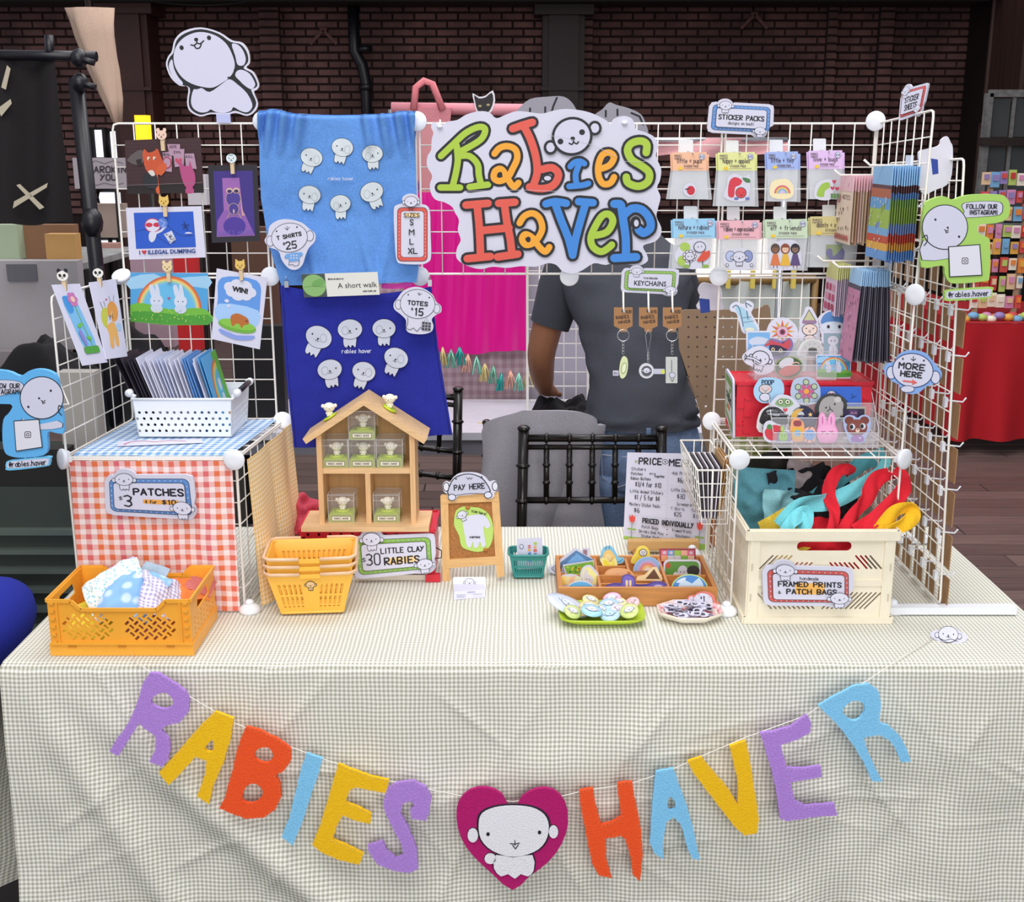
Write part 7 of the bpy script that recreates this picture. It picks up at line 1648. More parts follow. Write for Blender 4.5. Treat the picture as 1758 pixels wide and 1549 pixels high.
# keychains
for i,(cx_,pr,kind,lab)in enumerate(((1070,'20',0,'keychain with a yellow-green leaf-shaped plastic charm on a kraft card, leftmost of three'),(1113,'15',1,'phone charm with a round clear puppy badge on a kraft card, middle of three'),(1154,'20',2,'keychain with a tall rectangular clear charm on a kraft card, rightmost of three'))):
 pl=PY(2.37);P=pl.pt;t=thing('keychain',lab,'keychain',P(cx_,655),'keychains below the green framed sign');w=16
 MB().plate(P,pl.n,[(cx_-w,528),(cx_+w,528),(cx_+w,560),(cx_+7,564),(cx_+6,570),(cx_-6,570),(cx_-7,564),(cx_-w,560)],[elp(cx_,534,3.4,3.4,0,10)],.0012,col('a97c52',.8,'kraft')).build('card',t)
 a=Art(P,pl.n);a.text('RABIES',cx_-1,547,5,w=.9,ang=-6,center=True,fit=22);a.text('HAVER',cx_+2,555,5,w=.9,ang=-6,center=True,fit=20);a.text('$'+pr,cx_+5,538,5,w=.9,ang=-4,fit=9);a.build(t)
 hk=MB().tube([P(cx_,500),P(cx_,528,.004),P(cx_+1,536,.006)],.0020,WIRE,7);solo(hk,'display_hook','white peg hook holding the %s keychain card'%('left','middle','right')[i],'hook',None,'hooks of the three keychains')
 if kind==1:MB().tube([P(cx_,566),P(cx_+5,575),P(cx_+1,600),P(cx_,606),P(cx_-2,600),P(cx_-5,575)],.0006,METAL,5,closed=True).build('loop_cord',t)
 else:MB().tube([P(cx_+10*cos(k*pi/8),576+10*sin(k*pi/8))for k in range(16)],.0009,METAL,6,closed=True).build('split_ring',t)
 m=MB();y0_,y1_=(606,620)if kind==1 else(587,608)
 for k in range(4):yy=y0_+(y1_-y0_)*(k+.5)/4;m.tube([P(cx_+2*cos(j*pi/3),yy+3.4*sin(j*pi/3),.001*(k%2))for j in range(6)],.0005,METAL,4,closed=True)
 m.build('chain',t,stuff=True);CH=clear('eef2ee',.5,.06,'charm_plastic');a=Art(P,pl.n,start=.001)
 if kind==0:MB().plate(P,pl.n,sm([(cx_-5,622),(cx_,612),(cx_+7,616),(cx_+8,632),(cx_+4,646),(cx_-3,650),(cx_-7,640)],3),[],.003,col('dde6b4',.15,'charm')).build('charm',t);a.oell(cx_+1,632,4,9,'e6efc8',.8,'5a6a4a',12);a.fill(rr(cx_-18,636,cx_-8,645,1),'e6e2f0');a.text('RH',cx_-16,643,4,w=.6,fit=6)
 if kind==1:MB().plate(P,pl.n,elp(cx_-3,637,13,13,0,20),[],.004,col('dcdde4',.15,'charm')).build('charm',t);a.ell(cx_-3,637,9,9,'5a5a62');a.pup(cx_-3,636,6,0,.7,body=False);a.fill(rr(cx_+9,633,cx_+28,642,1),'dfe0e8');a.ell(cx_+25,638,3.4,3.4,'d8e04a')
 if kind==2:MB().plate(P,pl.n,rr(cx_-11,613,cx_+9,658,1),[],.002,CH).build('charm',t);a.brush([[(cx_-1,618),(cx_-1,638)]],1,'5a5a6a');a.oell(cx_,644,5,4.4,'eceef4',.7,'4a4a5a',12);a.brush([[(cx_-3,650),(cx_,655),(cx_+3,650)]],.7)
 a.build(t)
# more signs
def follow(label,c,pl,out,hx,hy,hr,bub,tx,fl,tagq):
 root,a=sign('social_sign',label,'sign',pl,out,.010,col(c,.6,'foam'),col(c,.6,'foam'))
 for o_,cc in bub:a.fill(sm([(x,y)for x,y in o_],2),K);cxm=sum(p[0]for p in o_)/len(o_);cym=sum(p[1]for p in o_)/len(o_);a.fill(sm([(cxm+(x-cxm)*.965,cym+(y-cym)*.955)for x,y in o_],2),cc)
 a.oell(hx,hy,hr,hr*.98,'ecebf4',1.6,n=30)
 a.ell(hx-fl*.42*hr-0,hy-.33*hr,2,2.2,K,n=10);a.ell(hx+fl*.62*hr,hy+.42*hr,2,2.2,K,n=10);a.ell(hx+fl*.12*hr,hy+.02*hr,1.9,1.9,K,n=8);a.brush([[(hx-1,hy+4),(hx+3,hy+7),(hx+6,hy+4)],[(hx+1,hy+6),(hx+2,hy+10),(hx+6,hy+8)]],1.3,K)
 a.brush([[(hx-fl*hr*1.0,hy+hr*.45),(hx-fl*hr*.80,hy+hr*.35),(hx-fl*hr*.78,hy+hr*.62),(hx-fl*hr*.92,hy+hr*.8)]],1.6,K,2)
 for s_,x,y,h_,w_ in tx:a.text(s_,x,y,h_,w=1.4,fit=w_)
 a.fill(tagq,K);qx=sum(p[0]for p in tagq)/4;qy=sum(p[1]for p in tagq)/4;a.fill([(qx+(x-qx)*.94,qy+(y-qy)*.94)for x,y in tagq],'dddce8');a.brush([rr(qx-5,qy-5,qx+5,qy+5,2)],1.2,K,closed=True);a.brush([elp(qx,qy,2.4,2.4,0,10)],1.1,K,closed=True);a.build(root);return root
def handle_tag(root_label,c,pl,x0,y0,x1,y1,ang):
 o_=[(x0+8,y0+2),(x1-4,y0-ang),(x1,y0+6-ang),(x1-1,y1-4-ang),(x1-8,y1-ang),(x0+6,y1+2),(x0,y1-4),(x0,y0+8)]
 root,a=sign('handle_tag',root_label,'sign',pl,o_,.008,col(c,.6,'foam'),col(c,.6,'foam'));xm,ym=(x0+x1)/2,(y0+y1)/2
 a.fill([(xm+(x-xm)*.93,ym-ang/2+(y-ym+ang/2)*.72)for x,y in sm(o_,2)],'ecebf4');a.text('@rabies.haver',xm,ym+5-ang/2,8.5,w=1.5,center=True,ang=-ang*.8,fit=(x1-x0)*.84);a.build(root)
 MB().tube([pl.pt(xm-6,y0+2,-.004),pl.pt(xm-6,y0-14,-.004)],.0016,WIRE,5).build('hanger',root);MB().tube([pl.pt(xm+10,y0+2,-.004),pl.pt(xm+10,y0-14,-.004)],.0016,WIRE,5).build('hanger',root)
q=PY(2.10)
follow('lime green cut-out with a waving puppy and speech bubble at far right','a5cf62',q,[(1588,352),(1600,342),(1620,337),(1636,343),(1650,338),(1672,334),(1716,334),(1728,340),(1734,352),(1733,368),(1724,379),(1704,384),(1684,385),(1678,392),(1682,402),(1696,408),(1700,420),(1699,474),(1690,483),(1640,487),(1628,482),(1622,470),(1618,456),(1582,459),(1586,420),(1583,390)],1622,390,39,[([(1584,412),(1620,424),(1660,422),(1672,438),(1630,444),(1582,447)],'ecebf4'),([(1655,348),(1690,345),(1718,347),(1722,358),(1717,369),(1690,372),(1660,374),(1650,374),(1655,364),(1651,356)],'ecebf4')],[('FOLLOW OUR',1659,358,7,52),('INSTAGRAM!',1664,368,7,48)],1,[(1627,423),(1682,419),(1686,473),(1629,476)])
handle_tag('small lime-edged tag with a social handle under the lime green cut-out','a5cf62',q,1622,496,1704,515,3)
q=PY(2.02)
follow('sky blue cut-out with a waving puppy and speech bubble at far left','5fb0ea',q,[(-34,640),(10,637),(34,646),(48,638),(66,634),(86,638),(98,650),(104,690),(110,740),(98,744),(82,742),(82,770),(74,782),(40,786),(20,784),(8,776),(4,750),(6,720),(16,708),(18,694),(-34,690)],72,683,37,[([(38,718),(60,730),(100,722),(108,734),(70,738),(40,730)],'ecebf4'),([(-40,656),(10,652),(36,656),(42,664),(47,675),(34,672),(0,680),(-40,682)],'ecebf4')],[('FOLLOW OUR',-24,666,7.5,58),('INSTAGRAM!',-20,676,7.5,56)],-1,[(24,722),(68,719),(74,768),(28,775)])
handle_tag('small sky blue tag with a social handle under the sky blue cut-out','6cc0ea',q,10,789,86,806,5)
pole=MB().tube([q.pt(70,700,-.012),q.pt(100,705,-.05),(-.838,2.17,1.19)],.0016,WIRE,5);solo(pole,'wire_hook','wire hook joining the sky blue sign to the left grid','hook')
q=Plane((.715,2.135,1.15),(-.25,-.97,.05))
root,a=sign('more_sign','blue-edged puppy head sign reading MORE HERE with a red arrow','sign',q,[(1518,632),(1524,624),(1535,622),(1542,610),(1556,603),(1572,602),(1590,607),(1600,618),(1610,630),(1617,640),(1614,652),(1602,660),(1590,664),(1578,674),(1564,677),(1550,672),(1542,660),(1532,655),(1520,644)],.006,col('7ea6e0',.6,'card'),col('7ea6e0',.6,'card'))
for x,y in((1530,640),(1606,648)):a.oell(x,y,8,11,'ecebf4',1.4,'22386a',n=16)
a.oell(1567,636,35,29,'ecebf4',1.6,'22386a',ang=8,n=28);a.oell(1558,668,12,6,'ecebf4',1.2,'22386a',n=14);a.text('MORE',1565,634,9.5,w=2.6,center=True,ang=6,fit=44);a.text('HERE',1564,647,8.5,w=2.6,center=True,ang=6,fit=36);a.brush([[(1551,654),(1568,656)]],3,'d8605a');a.fill([(1566,651),(1575,657),(1566,661)],'d8605a')
a.ell(1550,616,1.6,1.8,K,n=8);a.ell(1586,619,1.6,1.8,K,n=8);a.brush([[(1564,616),(1568,619),(1572,616)],[(1568,612),(1568,618)]],1.2,K);a.build(root)
fn=quad(*[Plane((.727,2.25,0),(-.72,-.69,0)).pt(x,y)for x,y in((1549,158),(1591,146),(1582,190),(1545,203))],150,100)
def s6(a):a.text('STICKER',75,48,20,w=4,center=True,fit=86);a.text('SHEETS',75,78,20,w=4,center=True,fit=80)
def framed_fn(label,fn,col_,art,pups,h):
 return framed('price_sign',label,None,fn,col_,art,pups,h=h)
framed_fn('red-framed sign reading STICKER SHEETS at the top right corner of the grid',fn,'d65c58',s6,[(30,2,20),(128,88,18)],100)
for lab,o_,d_,tp_ in(('back of a white cut-out sign with blue tape above the pegboard',[(1197,530),(1203,512),(1198,498),(1206,486),(1222,488),(1238,494),(1240,520),(1240,532)],2.50,(1200,1218,512,538)),('back of a white cut-out sign with blue tape on the card rack',[(1577,262),(1592,256),(1612,250),(1616,240),(1626,234),(1632,244),(1636,256),(1634,300),(1625,318),(1606,326),(1586,334),(1578,316),(1580,290)],2.20,(1598,1610,272,300))):
 q=PY(d_);root,a=sign('sign_back',lab,'sign',q,o_,.006,col('dcdae6',.7,'foam_back'));x0,x1,y0,y1=tp_;a.fill([(x0,y0),(x1,y0+2),(x1+1,y1-2),(x0+3,y1)],'23409a');a.build(root,'blue_tape')
# tall card rack right of the grid wall
ra,rb=V(.817,2.133,TB),V(.817,2.56,TB);rc,rd=V(.790,2.57,1.573),V(.785,2.133,1.588)
rack=grid_panel(ra+V(0,0,.018),rb+V(0,0,.018),rc,rd,'tall narrow wire rack hung with kraft cards',12,22,group='wire racks')
for y_,n_ in((2.133,.0),(2.55,.0)):MB().box((.835,y_,TB+.009),(.25,.022,.014),WHITEP).build('base_bar',rack)
KRAFT=col('a9835c',.8,'kraft',.08,40);pc=hk0=None
for r in range(9):
 for c_ in range(6):
  z=1.49-r*.085;y=2.160+c_*.074;f=(z-TB)/.85;x=.817-.029*f
  if pc is None:
   pc=thing('carded_item','','card',(x+.017,y,z-.065),'kraft cards on the tall rack')
   MB().box((x+.017,y,z-.033),(.0015,.050,.066),KRAFT).build('card',pc);MB().ell((x+.020,y,z-.035),(.003,.010,.011),col('2b2b30',.3,'pin',metal=.6),n=8,k=5).build('pin',pc);cc=pc
   hk0=thing('display_hook','','hook',(x,y,z),'hooks of the tall rack');h_=MB().tube([(x-.004,y,z+.004),(x+.030,y,z),(x+.036,y,z+.008)],.0016,WHITEP,6);h_.box((x-.002,y,z),(.006,.012,.018),WHITEP);h_.build('prong',hk0);hh=hk0
  else:cc=copy_tree(pc,(x+.017,y,z-.065),'');hh=copy_tree(hk0,(x,y,z),'')
  wh='%s from the front, %s row from the top'%(ORD[c_],ORD[r]);cc['label']='pinned kraft card on the rack, '+wh;hh['label']='white hook on the rack, '+wh
# tape pup and bunting
q=Plane(T(1629,1100)+V(0,0,.003),(0,-.2,.98));root,a=sign('puppy_weight','flat puppy cut-out lying on the cloth holding the bunting string at right','cut-out',q,[(1597,1090),(1603,1083),(1614,1082),(1626,1079),(1642,1080),(1652,1087),(1661,1092),(1658,1101),(1645,1104),(1622,1102),(1606,1097)],.003)
a.pup(1628,1090,17,4,.9,body=False);a.brush([[(1612,1097),(1622,1101),(1632,1098),(1644,1102)]],.8);a.build(root)
BF=TY0-.056;BP=PY(BF)
STRP=[(236,1137),(258,1156),(322,1196),(402,1243),(498,1284),(551,1304),(666,1342),(741,1358),(800,1370),(880,1378),(960,1370),(1000,1360),(1084,1347),(1150,1325),(1200,1302),(1280,1268),(1385,1230),(1410,1213),(1490,1170),(1530,1140)]
sp=[BP.pt(x,y,-.003)for x,y in STRP];sp[0]=T(236,1130)+V(0,-.02,.004);sp[-1]=T(1545,1128)+V(0,-.01,.004);sp.append(T(1605,1097)+V(0,0,.003));sp.insert(0,T(228,1122)+V(0,0,.002))
solo(MB().tube(sp,.0009,col('efece2',.8,'string'),5),'bunting_string','thin white string of the letter bunting across the front of the cloth','string')
random.seed(11)
PUR,YLW,ORN,SKY='b488dc','ffc410','fa5620','86ccf6'
def felt_letter(ch,lab,c,outer,holes=(),k=0):
 outer=sm(outer,k)if k else outer;o_=[]
 for i,p in enumerate(outer):
  b_=outer[(i+1)%len(outer)];n_=max(1,int(hypot(b_[0]-p[0],b_[1]-p[1])/6))
  for j in range(n_):t_=j/n_;o_.append((p[0]+(b_[0]-p[0])*t_+random.uniform(-.7,.7),p[1]+(b_[1]-p[1])*t_+random.uniform(-.7,.7)))
 pt=min((BP.pt(x,y)for x,y in o_),key=lambda p:p.z);t=thing('felt_letter',lab,'letter',pt,'felt letters of the bunting');m=felt(c)
 F_=lambda x,y:BP.pt(x,y,.004)
 MB().plate(F_,BP.n,o_,[sm(h_,2)for h_ in holes],.0065,m).build('felt_face',t)
 cl_=col({PUR:'d6bcee',YLW:'ecd684',ORN:'e09468',SKY:'b8e8f4'}[c],.8,'thread');a=Art(F_,BP.n,start=.0003,step=.0001)
 cx_=sum(p[0]for p in o_)/len(o_);cy_=sum(p[1]for p in o_)/len(o_);N_=len(o_)
 for i in range(0,N_):
  p,u_=o_[i],o_[(i+1)%N_];dx,dy=u_[0]-p[0],u_[1]-p[1];l_=hypot(dx,dy)or 1;nx,ny=-dy/l_,dx/l_
  if ARE(outer)<0:nx,ny=-nx,-ny
  a.brush([[p,(p[0]+nx*3.6,p[1]+ny*3.6)]],.7,cl_,dots=0);a.z=.0004
 a.build(t,'stitching')
def ARE(p):return sum(p[i][0]*p[(i+1)%len(p)][1]-p[(i+1)%len(p)][0]*p[i][1]for i in range(len(p)))
felt_letter('R','purple felt letter R at the left end of the bunting',PUR,[(258,1154),(274,1155),(298,1170),(320,1186),(327,1202),(324,1222),(310,1238),(284,1246),(278,1252),(290,1266),(294,1282),(290,1302),(280,1316),(258,1306),(268,1284),(268,1262),(252,1252),(240,1240),(222,1268),(204,1297),(190,1288),(196,1276),(222,1240),(240,1196),(246,1172)],[[(272,1190),(286,1188),(298,1200),(296,1212),(280,1216),(262,1208),(262,1198)]])
felt_letter('A','yellow felt letter A next to the purple R',YLW,[(371,1220),(402,1232),(396,1270),(384,1310),(366,1350),(360,1379),(339,1366),(352,1330),(356,1306),(336,1298),(312,1326),(290,1347),(274,1325),(300,1296),(334,1258),(352,1238)],[[(366,1268),(368,1284),(362,1290),(352,1284)]])
felt_letter('B','orange-red felt letter B of the bunting',ORN,[(424,1246),(446,1252),(478,1268),(500,1284),(500,1304),(490,1320),(474,1330),(482,1346),(484,1366),(474,1388),(454,1402),(424,1404),(394,1394),(378,1386),(388,1364),(400,1320),(408,1284),(416,1262)],[[(444,1284),(462,1282),(470,1296),(462,1308),(446,1306),(437,1296)],[(424,1348),(440,1344),(452,1356),(448,1370),(434,1378),(416,1372)]])
felt_letter('I','narrow sky blue felt letter I of the bunting',SKY,[(527,1292),(554,1301),(546,1330),(532,1372),(516,1420),(503,1450),(484,1436),(498,1400),(510,1350),(518,1314)])
felt_letter('E','yellow felt letter E next to the purple S',YLW,[(581,1310),(600,1318),(640,1332),(668,1338),(664,1360),(648,1358),(612,1350),(600,1356),(594,1376),(616,1384),(638,1396),(636,1413),(612,1408),(588,1398),(578,1418),(572,1440),(596,1450),(624,1464),(618,1483),(580,1474),(552,1462),(536,1448),(550,1416),(564,1370)])
felt_letter('S','purple felt letter S left of the heart',PUR,[(664,1352),(684,1342),(710,1339),(732,1350),(741,1368),(738,1390),(732,1408),(706,1404),(704,1390),(712,1380),(706,1374),(692,1378),(688,1394),(702,1420),(716,1456),(718,1490),(706,1497),(676,1494),(648,1482),(634,1462),(632,1450),(658,1442),(664,1458),(680,1472),(694,1466),(688,1444),(670,1412),(658,1382)])
felt_letter('H','orange-red felt letter H right of the heart',ORN,[(994,1356),(1018,1352),(1022,1380),(1032,1414),(1050,1410),(1066,1400),(1062,1370),(1060,1344),(1085,1340),(1090,1370),(1100,1420),(1103,1470),(1098,1511),(1086,1500),(1082,1470),(1074,1440),(1066,1434),(1040,1438),(1040,1470),(1050,1506),(1028,1502),(1016,1480),(1006,1430),(998,1390)])
felt_letter('A','sky blue felt letter A next to the orange H',SKY,[(1126,1324),(1156,1318),(1164,1342),(1178,1380),(1192,1430),(1201,1475),(1188,1473),(1178,1450),(1168,1412),(1156,1402),(1144,1410),(1138,1440),(1138,1474),(1122,1462),(1115,1446),(1118,1400),(1122,1350)],[[(1148,1366),(1158,1374),(1158,1388),(1146,1388)]])
felt_letter('V','golden yellow felt letter V of the bunting',YLW,[(1180,1306),(1204,1298),(1214,1312),(1250,1354),(1266,1380),(1266,1340),(1252,1280),(1280,1270),(1286,1300),(1294,1350),(1302,1400),(1300,1428),(1278,1433),(1262,1420),(1240,1392),(1210,1352),(1190,1326)])
felt_letter('E','purple felt letter E next to the golden V',PUR,[(1304,1258),(1330,1254),(1356,1246),(1384,1226),(1392,1240),(1390,1256),(1370,1268),(1340,1278),(1350,1316),(1376,1318),(1408,1314),(1410,1332),(1380,1338),(1356,1342),(1364,1372),(1380,1382),(1432,1378),(1436,1398),(1390,1402),(1350,1408),(1338,1404),(1334,1370),(1324,1320),(1312,1282)])
felt_letter('R','sky blue felt letter R at the right end of the bunting',SKY,[(1404,1210),(1432,1194),(1466,1176),(1490,1173),(1506,1184),(1512,1208),(1508,1240),(1524,1244),(1544,1262),(1556,1284),(1563,1306),(1546,1308),(1538,1288),(1524,1268),(1506,1260),(1482,1266),(1490,1290),(1502,1318),(1514,1340),(1496,1340),(1484,1312),(1464,1278),(1438,1244),(1418,1224)],[[(1446,1216),(1462,1202),(1478,1204),(1484,1216),(1476,1232),(1462,1236),(1450,1228)]])
ho=sm([(880,1392),(862,1362),(836,1350),(808,1354),(788,1374),(784,1402),(792,1436),(812,1466),(846,1498),(880,1525),(908,1502),(940,1478),(964,1446),(975,1410),(970,1376),(950,1354),(922,1352),(896,1366)],2)
t=thing('felt_heart','large magenta felt heart with a white felt puppy hanging mid bunting','felt heart',BP.pt(880,1525));F_=lambda x,y:BP.pt(x,y,.006)
MB().plate(F_,BP.n,ho,[],.007,felt('b8106c')).build('heart_panel',t);WF=felt('f0eef4')
for nm,o_ in(('puppy_head',sm([(822,1410),(828,1392),(850,1382),(880,1379),(912,1382),(934,1394),(942,1414),(936,1440),(916,1458),(880,1466),(846,1456),(826,1436)],3)),('puppy_ear',elp(812,1430,9,12,0,16)),('puppy_ear',elp(950,1424,8,11,0,16)),('puppy_body',sm([(852,1464),(880,1468),(914,1464),(916,1490),(906,1500),(894,1496),(884,1504),(872,1496),(860,1500),(848,1486)],2)),('puppy_paw',elp(842,1470,10,9,0,14))):
 cx_=sum(p[0]for p in o_)/len(o_);cy_=sum(p[1]for p in o_)/len(o_)
 MB().plate(lambda x,y:BP.pt(x,y,.0072),BP.n,[(cx_+(x-cx_)*1.05+(x>cx_)*1-.5,cy_+(y-cy_)*1.06)for x,y in o_],[],.0015,felt('2a2030')).build('outline_felt',t)
 MB().plate(lambda x,y:BP.pt(x,y,.0095 if nm=='puppy_head' else.0088),BP.n,o_,[],.002,WF).build(nm,t)
a=Art(lambda x,y:BP.pt(x,y,.0096),BP.n);a.ell(838,1427,3,3.4,K);a.ell(926,1424,3,3.4,K);a.brush([[(876,1443),(884,1444),(892,1442)],[(884,1438),(884,1446)],[(880,1446),(885,1452),(890,1445)]],1.6,K);a.build(t,'printed_design')
# behind the booth
def bx(c,s,m,name,label,cat,group=None):return solo(MB().box(c,s,m),name,label,cat,None,group)
def loft(mb,rings,m,n=22,caps=True,fold=0,seed=0):
 vs=[]
 for i,(c,rx,ry,R)in enumerate(rings):
  for k in range(n):
   t_=2*pi*k/n;w=1+fold*nz(cos(t_)*2.2+seed,sin(t_)*2.2,i*.45);p=V(rx*w*cos(t_),ry*w*sin(t_),0);vs.append(V(*c)+(R@p if R else p))
 fs=[(i*n+k,i*n+(k+1)%n,(i+1)*n+(k+1)%n,(i+1)*n+k)for i in range(len(rings)-1)for k in range(n)]
 if caps:fs+=[tuple(range(n-1,-1,-1)),tuple((len(rings)-1)*n+k for k in range(n))]
 return mb.add(vs,fs,m,True)
def hd(px_,py_,d):return PY(d).pt(px_,py_)
def dense(rs,k=5):
 out=[]
 for a_,b_ in zip(rs,rs[1:]):
  for j in range(k):t_=j/k;t_=t_*t_*(3-2*t_)*.5+t_*.5;out.append((V(*a_[0]).lerp(V(*b_[0]),t_),a_[1]+(b_[1]-a_[1])*t_,a_[2]+(b_[2]-a_[2])*t_,None))
 return out+[(V(*rs[-1][0]),rs[-1][1],rs[-1][2],None)]
# the seller, seen from behind, bending over the rear table
SK=col('9c6a4e',.55,'skin',.04,30);root=thing('person','person in dark grey t-shirt and blue jeans seen from behind, leaning over the rear table','person',(.36,3.25,0))
J={};vs,es,rs=[],[],[]
def jt(p,r,par=None):
 vs.append(p);rs.append(r)
 if par is not None:es.append((par,len(vs)-1))
 return len(vs)-1
pel=jt((.36,3.22,.86),.11);s1_=jt((.35,3.27,1.03),.10,pel);s2_=jt((.32,3.34,1.18),.095,s1_);s3_=jt((.30,3.40,1.30),.07,s2_);nk=jt((.29,3.45,1.43),.040,s3_);hdj=jt((.28,3.50,1.51),.075,nk);jt((.275,3.53,1.59),.07,hdj)
for sx,pts in((-1,((.16,3.38,1.30,.055),(.12,3.40,1.18,.050),(.088,3.44,1.04,.046),(.084,3.46,1.00,.044),(.092,3.52,.93,.037),(.100,3.58,.885,.026),(.112,3.600,.865,.028))),(1,((.45,3.40,1.255,.055),(.49,3.44,1.15,.046),(.47,3.52,1.02,.036),(.45,3.55,.97,.034),(.42,3.60,.90,.029),(.39,3.64,.83,.022),(.375,3.655,.808,.024)))):
 p=s3_
 for x,y,z,r in pts:p=jt((x,y,z),r,p)
 w=vs[p]
 for k,(fx,l_)in enumerate(((-.018,.055),(-.006,.064),(.007,.060),(.019,.048))):q_=jt((w[0]+fx,w[1]+.03,w[2]+.004),.009,p);q_=jt((w[0]+fx*1.3,w[1]+.03+l_*.5,w[2]-.002),.0075,q_);jt((w[0]+fx*1.3,w[1]+.03+l_,w[2]-.020),.006,q_)
 q_=jt((w[0]-sx*.026,w[1]+.008,w[2]),.010,p);jt((w[0]-sx*.040,w[1]+.034,w[2]-.010),.008,q_)
for sx in(-1,1):
 q_=jt((.36+sx*.085,3.22,.76),.09,pel);q_=jt((.36+sx*.09,3.20,.46),.055,q_);q_=jt((.36+sx*.095,3.23,.10),.036,q_);jt((.36+sx*.10,3.34,.045),.032,q_)
me=bpy.data.meshes.new('body');me.from_pydata([V(*v)-V(.36,3.25,0)for v in vs],es,[]);bo=bpy.data.objects.new('body',me);COL.objects.link(bo)
mo=bo.modifiers.new('s','SKIN');bo.modifiers.new('d','SUBSURF').levels=2
for i,s_ in enumerate(me.skin_vertices[0].data):s_.radius=(rs[i],rs[i]);s_.use_root=i==0
dg=bpy.context.evaluated_depsgraph_get();nm_=bpy.data.meshes.new_from_object(bo.evaluated_get(dg));bpy.data.objects.remove(bo)
nm_.materials.clear();nm_.materials.append(SK);nm_.polygons.foreach_set('use_smooth',[True]*len(nm_.polygons));bo=bpy.data.objects.new('body',nm_);COL.objects.link(bo);bo.parent=root
TEE=cloth('43464f',.06);m=MB()
loft(m,dense([((.360,3.20,.866),.157,.118),((.356,3.205,.90),.150,.115),((.348,3.25,1.01),.136,.112),((.332,3.30,1.12),.152,.118),((.315,3.35,1.24),.184,.118),((.305,3.385,1.32),.170,.10),((.297,3.415,1.375),.110,.08),((.290,3.435,1.415),.058,.058)]),TEE,40,False,.10,3)
for sx,a_,b_,c_ in((-1,(.19,3.38,1.315),(.140,3.395,1.215),(.107,3.42,1.105)),(1,(.42,3.395,1.315),(.475,3.425,1.19),(.487,3.46,1.10))):
 R=Matrix.Rotation(radians(-18*sx),3,'Y');loft(m,[(a_,.075,.07,R),(V(*a_).lerp(V(*b_),.5),.073,.068,R),(b_,.066,.062,R),(c_,.058,.054,R)],TEE,22,False,.08,sx)
m.build('t_shirt',root);DEN=col('7890b6',.85,'denim',.16,180,bump=.4);m=MB()
loft(m,dense([((.360,3.205,.885),.140,.105),((.361,3.20,.82),.158,.118),((.362,3.20,.76),.166,.125),((.362,3.20,.70),.160,.118)]),DEN,36,True,.03,5)
for sx in(-1,1):loft(m,dense([((.362+sx*.076,3.20,.74),.086,.105),((.362+sx*.085,3.19,.46),.07,.075),((.362+sx*.09,3.22,.12),.055,.06)]),DEN,20,True,.06,sx)
j_=m.build('jeans',root);m=MB();STI=col('c8ccd8',.8,'thread')
for sx in(-1,1):
 X=.362+sx*.075;pk=[(X-.045,.80),(X+.045,.80),(X+.043,.735),(X,.715),(X-.043,.735)]
 m.tube([(x,3.20-.124*sqrt(max(.05,1-((x-.362)/.17)**2)),z)for x,z in pk],.0016,STI,5,closed=True)
m.box((.362,3.081,.855),(.012,.008,.05),DEN);m.build('pocket_seam',j_,stuff=True)
hair=MB().ell((.28,3.50,1.555),(.088,.10,.108),col('2a1d18',.6,'hair',.1,60),None,18,12);hair.build('hair',root)
m=MB().ell((.277,3.605,1.515),(.010,.014,.012),SK,None,8,6);[m.ell((.277+e*.078,3.51,1.52),(.008,.014,.02),SK,None,8,6)for e in(-1,1)];[m.ell((.277+e*.026,3.588,1.535),(.009,.006,.006),INK,None,8,5)for e in(-1,1)];m.ell((.277,3.585,1.485),(.02,.005,.005),col('7a3c34',.5,'lips'),None,8,5);m.build('face',root)
for sx in(-1,1):MB().ell((.362+sx*.095,3.29,.035),(.045,.12,.035),col('2a2a30',.6,'shoe'),None,12,8).build('shoe',root)
crumple('black_bag','crumpled black bag under the hand on the rear table','bag',(.175,3.59,.825),.22,.18,cloth('17151a'),(6,0,10),.06,71,None,n=34,fq=14)
# chairs
def chiavari(o,rot,lab):
 t=thing('banquet_chair',lab,'chair',o,'black bamboo-style chairs');BC=col('17130f',.22,'lacquer');o=V(*o);R=rz(rot);Q=lambda x,y,z:o+R@V(x,y,z)
 def rod(a_,b_,r,name,nk_=3):
  a_,b_=Q(*a_),Q(*b_);m=MB().tube([a_,b_],r,BC,8);d=b_-a_
  for k in range(1,nk_+1):p=a_+d*k/(nk_+1);e=d.normalized()*.006;m.tube([p-e,p,p+e],[r,r*1.45,r],BC,8)
  m.build(name,t)
 for s_ in(-1,1):rod((s_*.185,.03,.0),(s_*.185,.015,.45),.014,'leg',2);rod((s_*.185,.015,.45),(s_*.175,-.03,.905),.0135,'back_post',4);rod((s_*.17,.38,0),(s_*.17,.37,.44),.013,'leg',2);MB().ell(Q(s_*.175,-.03,.91),(.017,.017,.009),BC,None,10,6).build('finial',t);rod((s_*.18,.02,.2),(s_*.17,.37,.2),.008,'stretcher',1)
 for z,yy,r in((.885,-.028,.010),(.862,-.026,.007),(.725,-.012,.009),(.645,-.004,.009)):rod((-.176,yy,z),(.176,yy,z),r,'rail',5)
 for k in range(5):x=-.117+k*.0585;rod((x,-.026,.862),(x,-.012,.725),.0075,'spindle',2)
 rod((-.17,.37,.25),(.17,.37,.25),.009,'stretcher',2);MB().box(Q(0,.19,.455),(.40,.40,.03),BC,R).build('seat',t);return t
ch=chiavari((.205,2.925,0),180,'black bamboo-style chair tucked behind the table at centre')
chiavari((-.33,3.50,0),155,'black bamboo-style chair behind the dark blue tote bag')
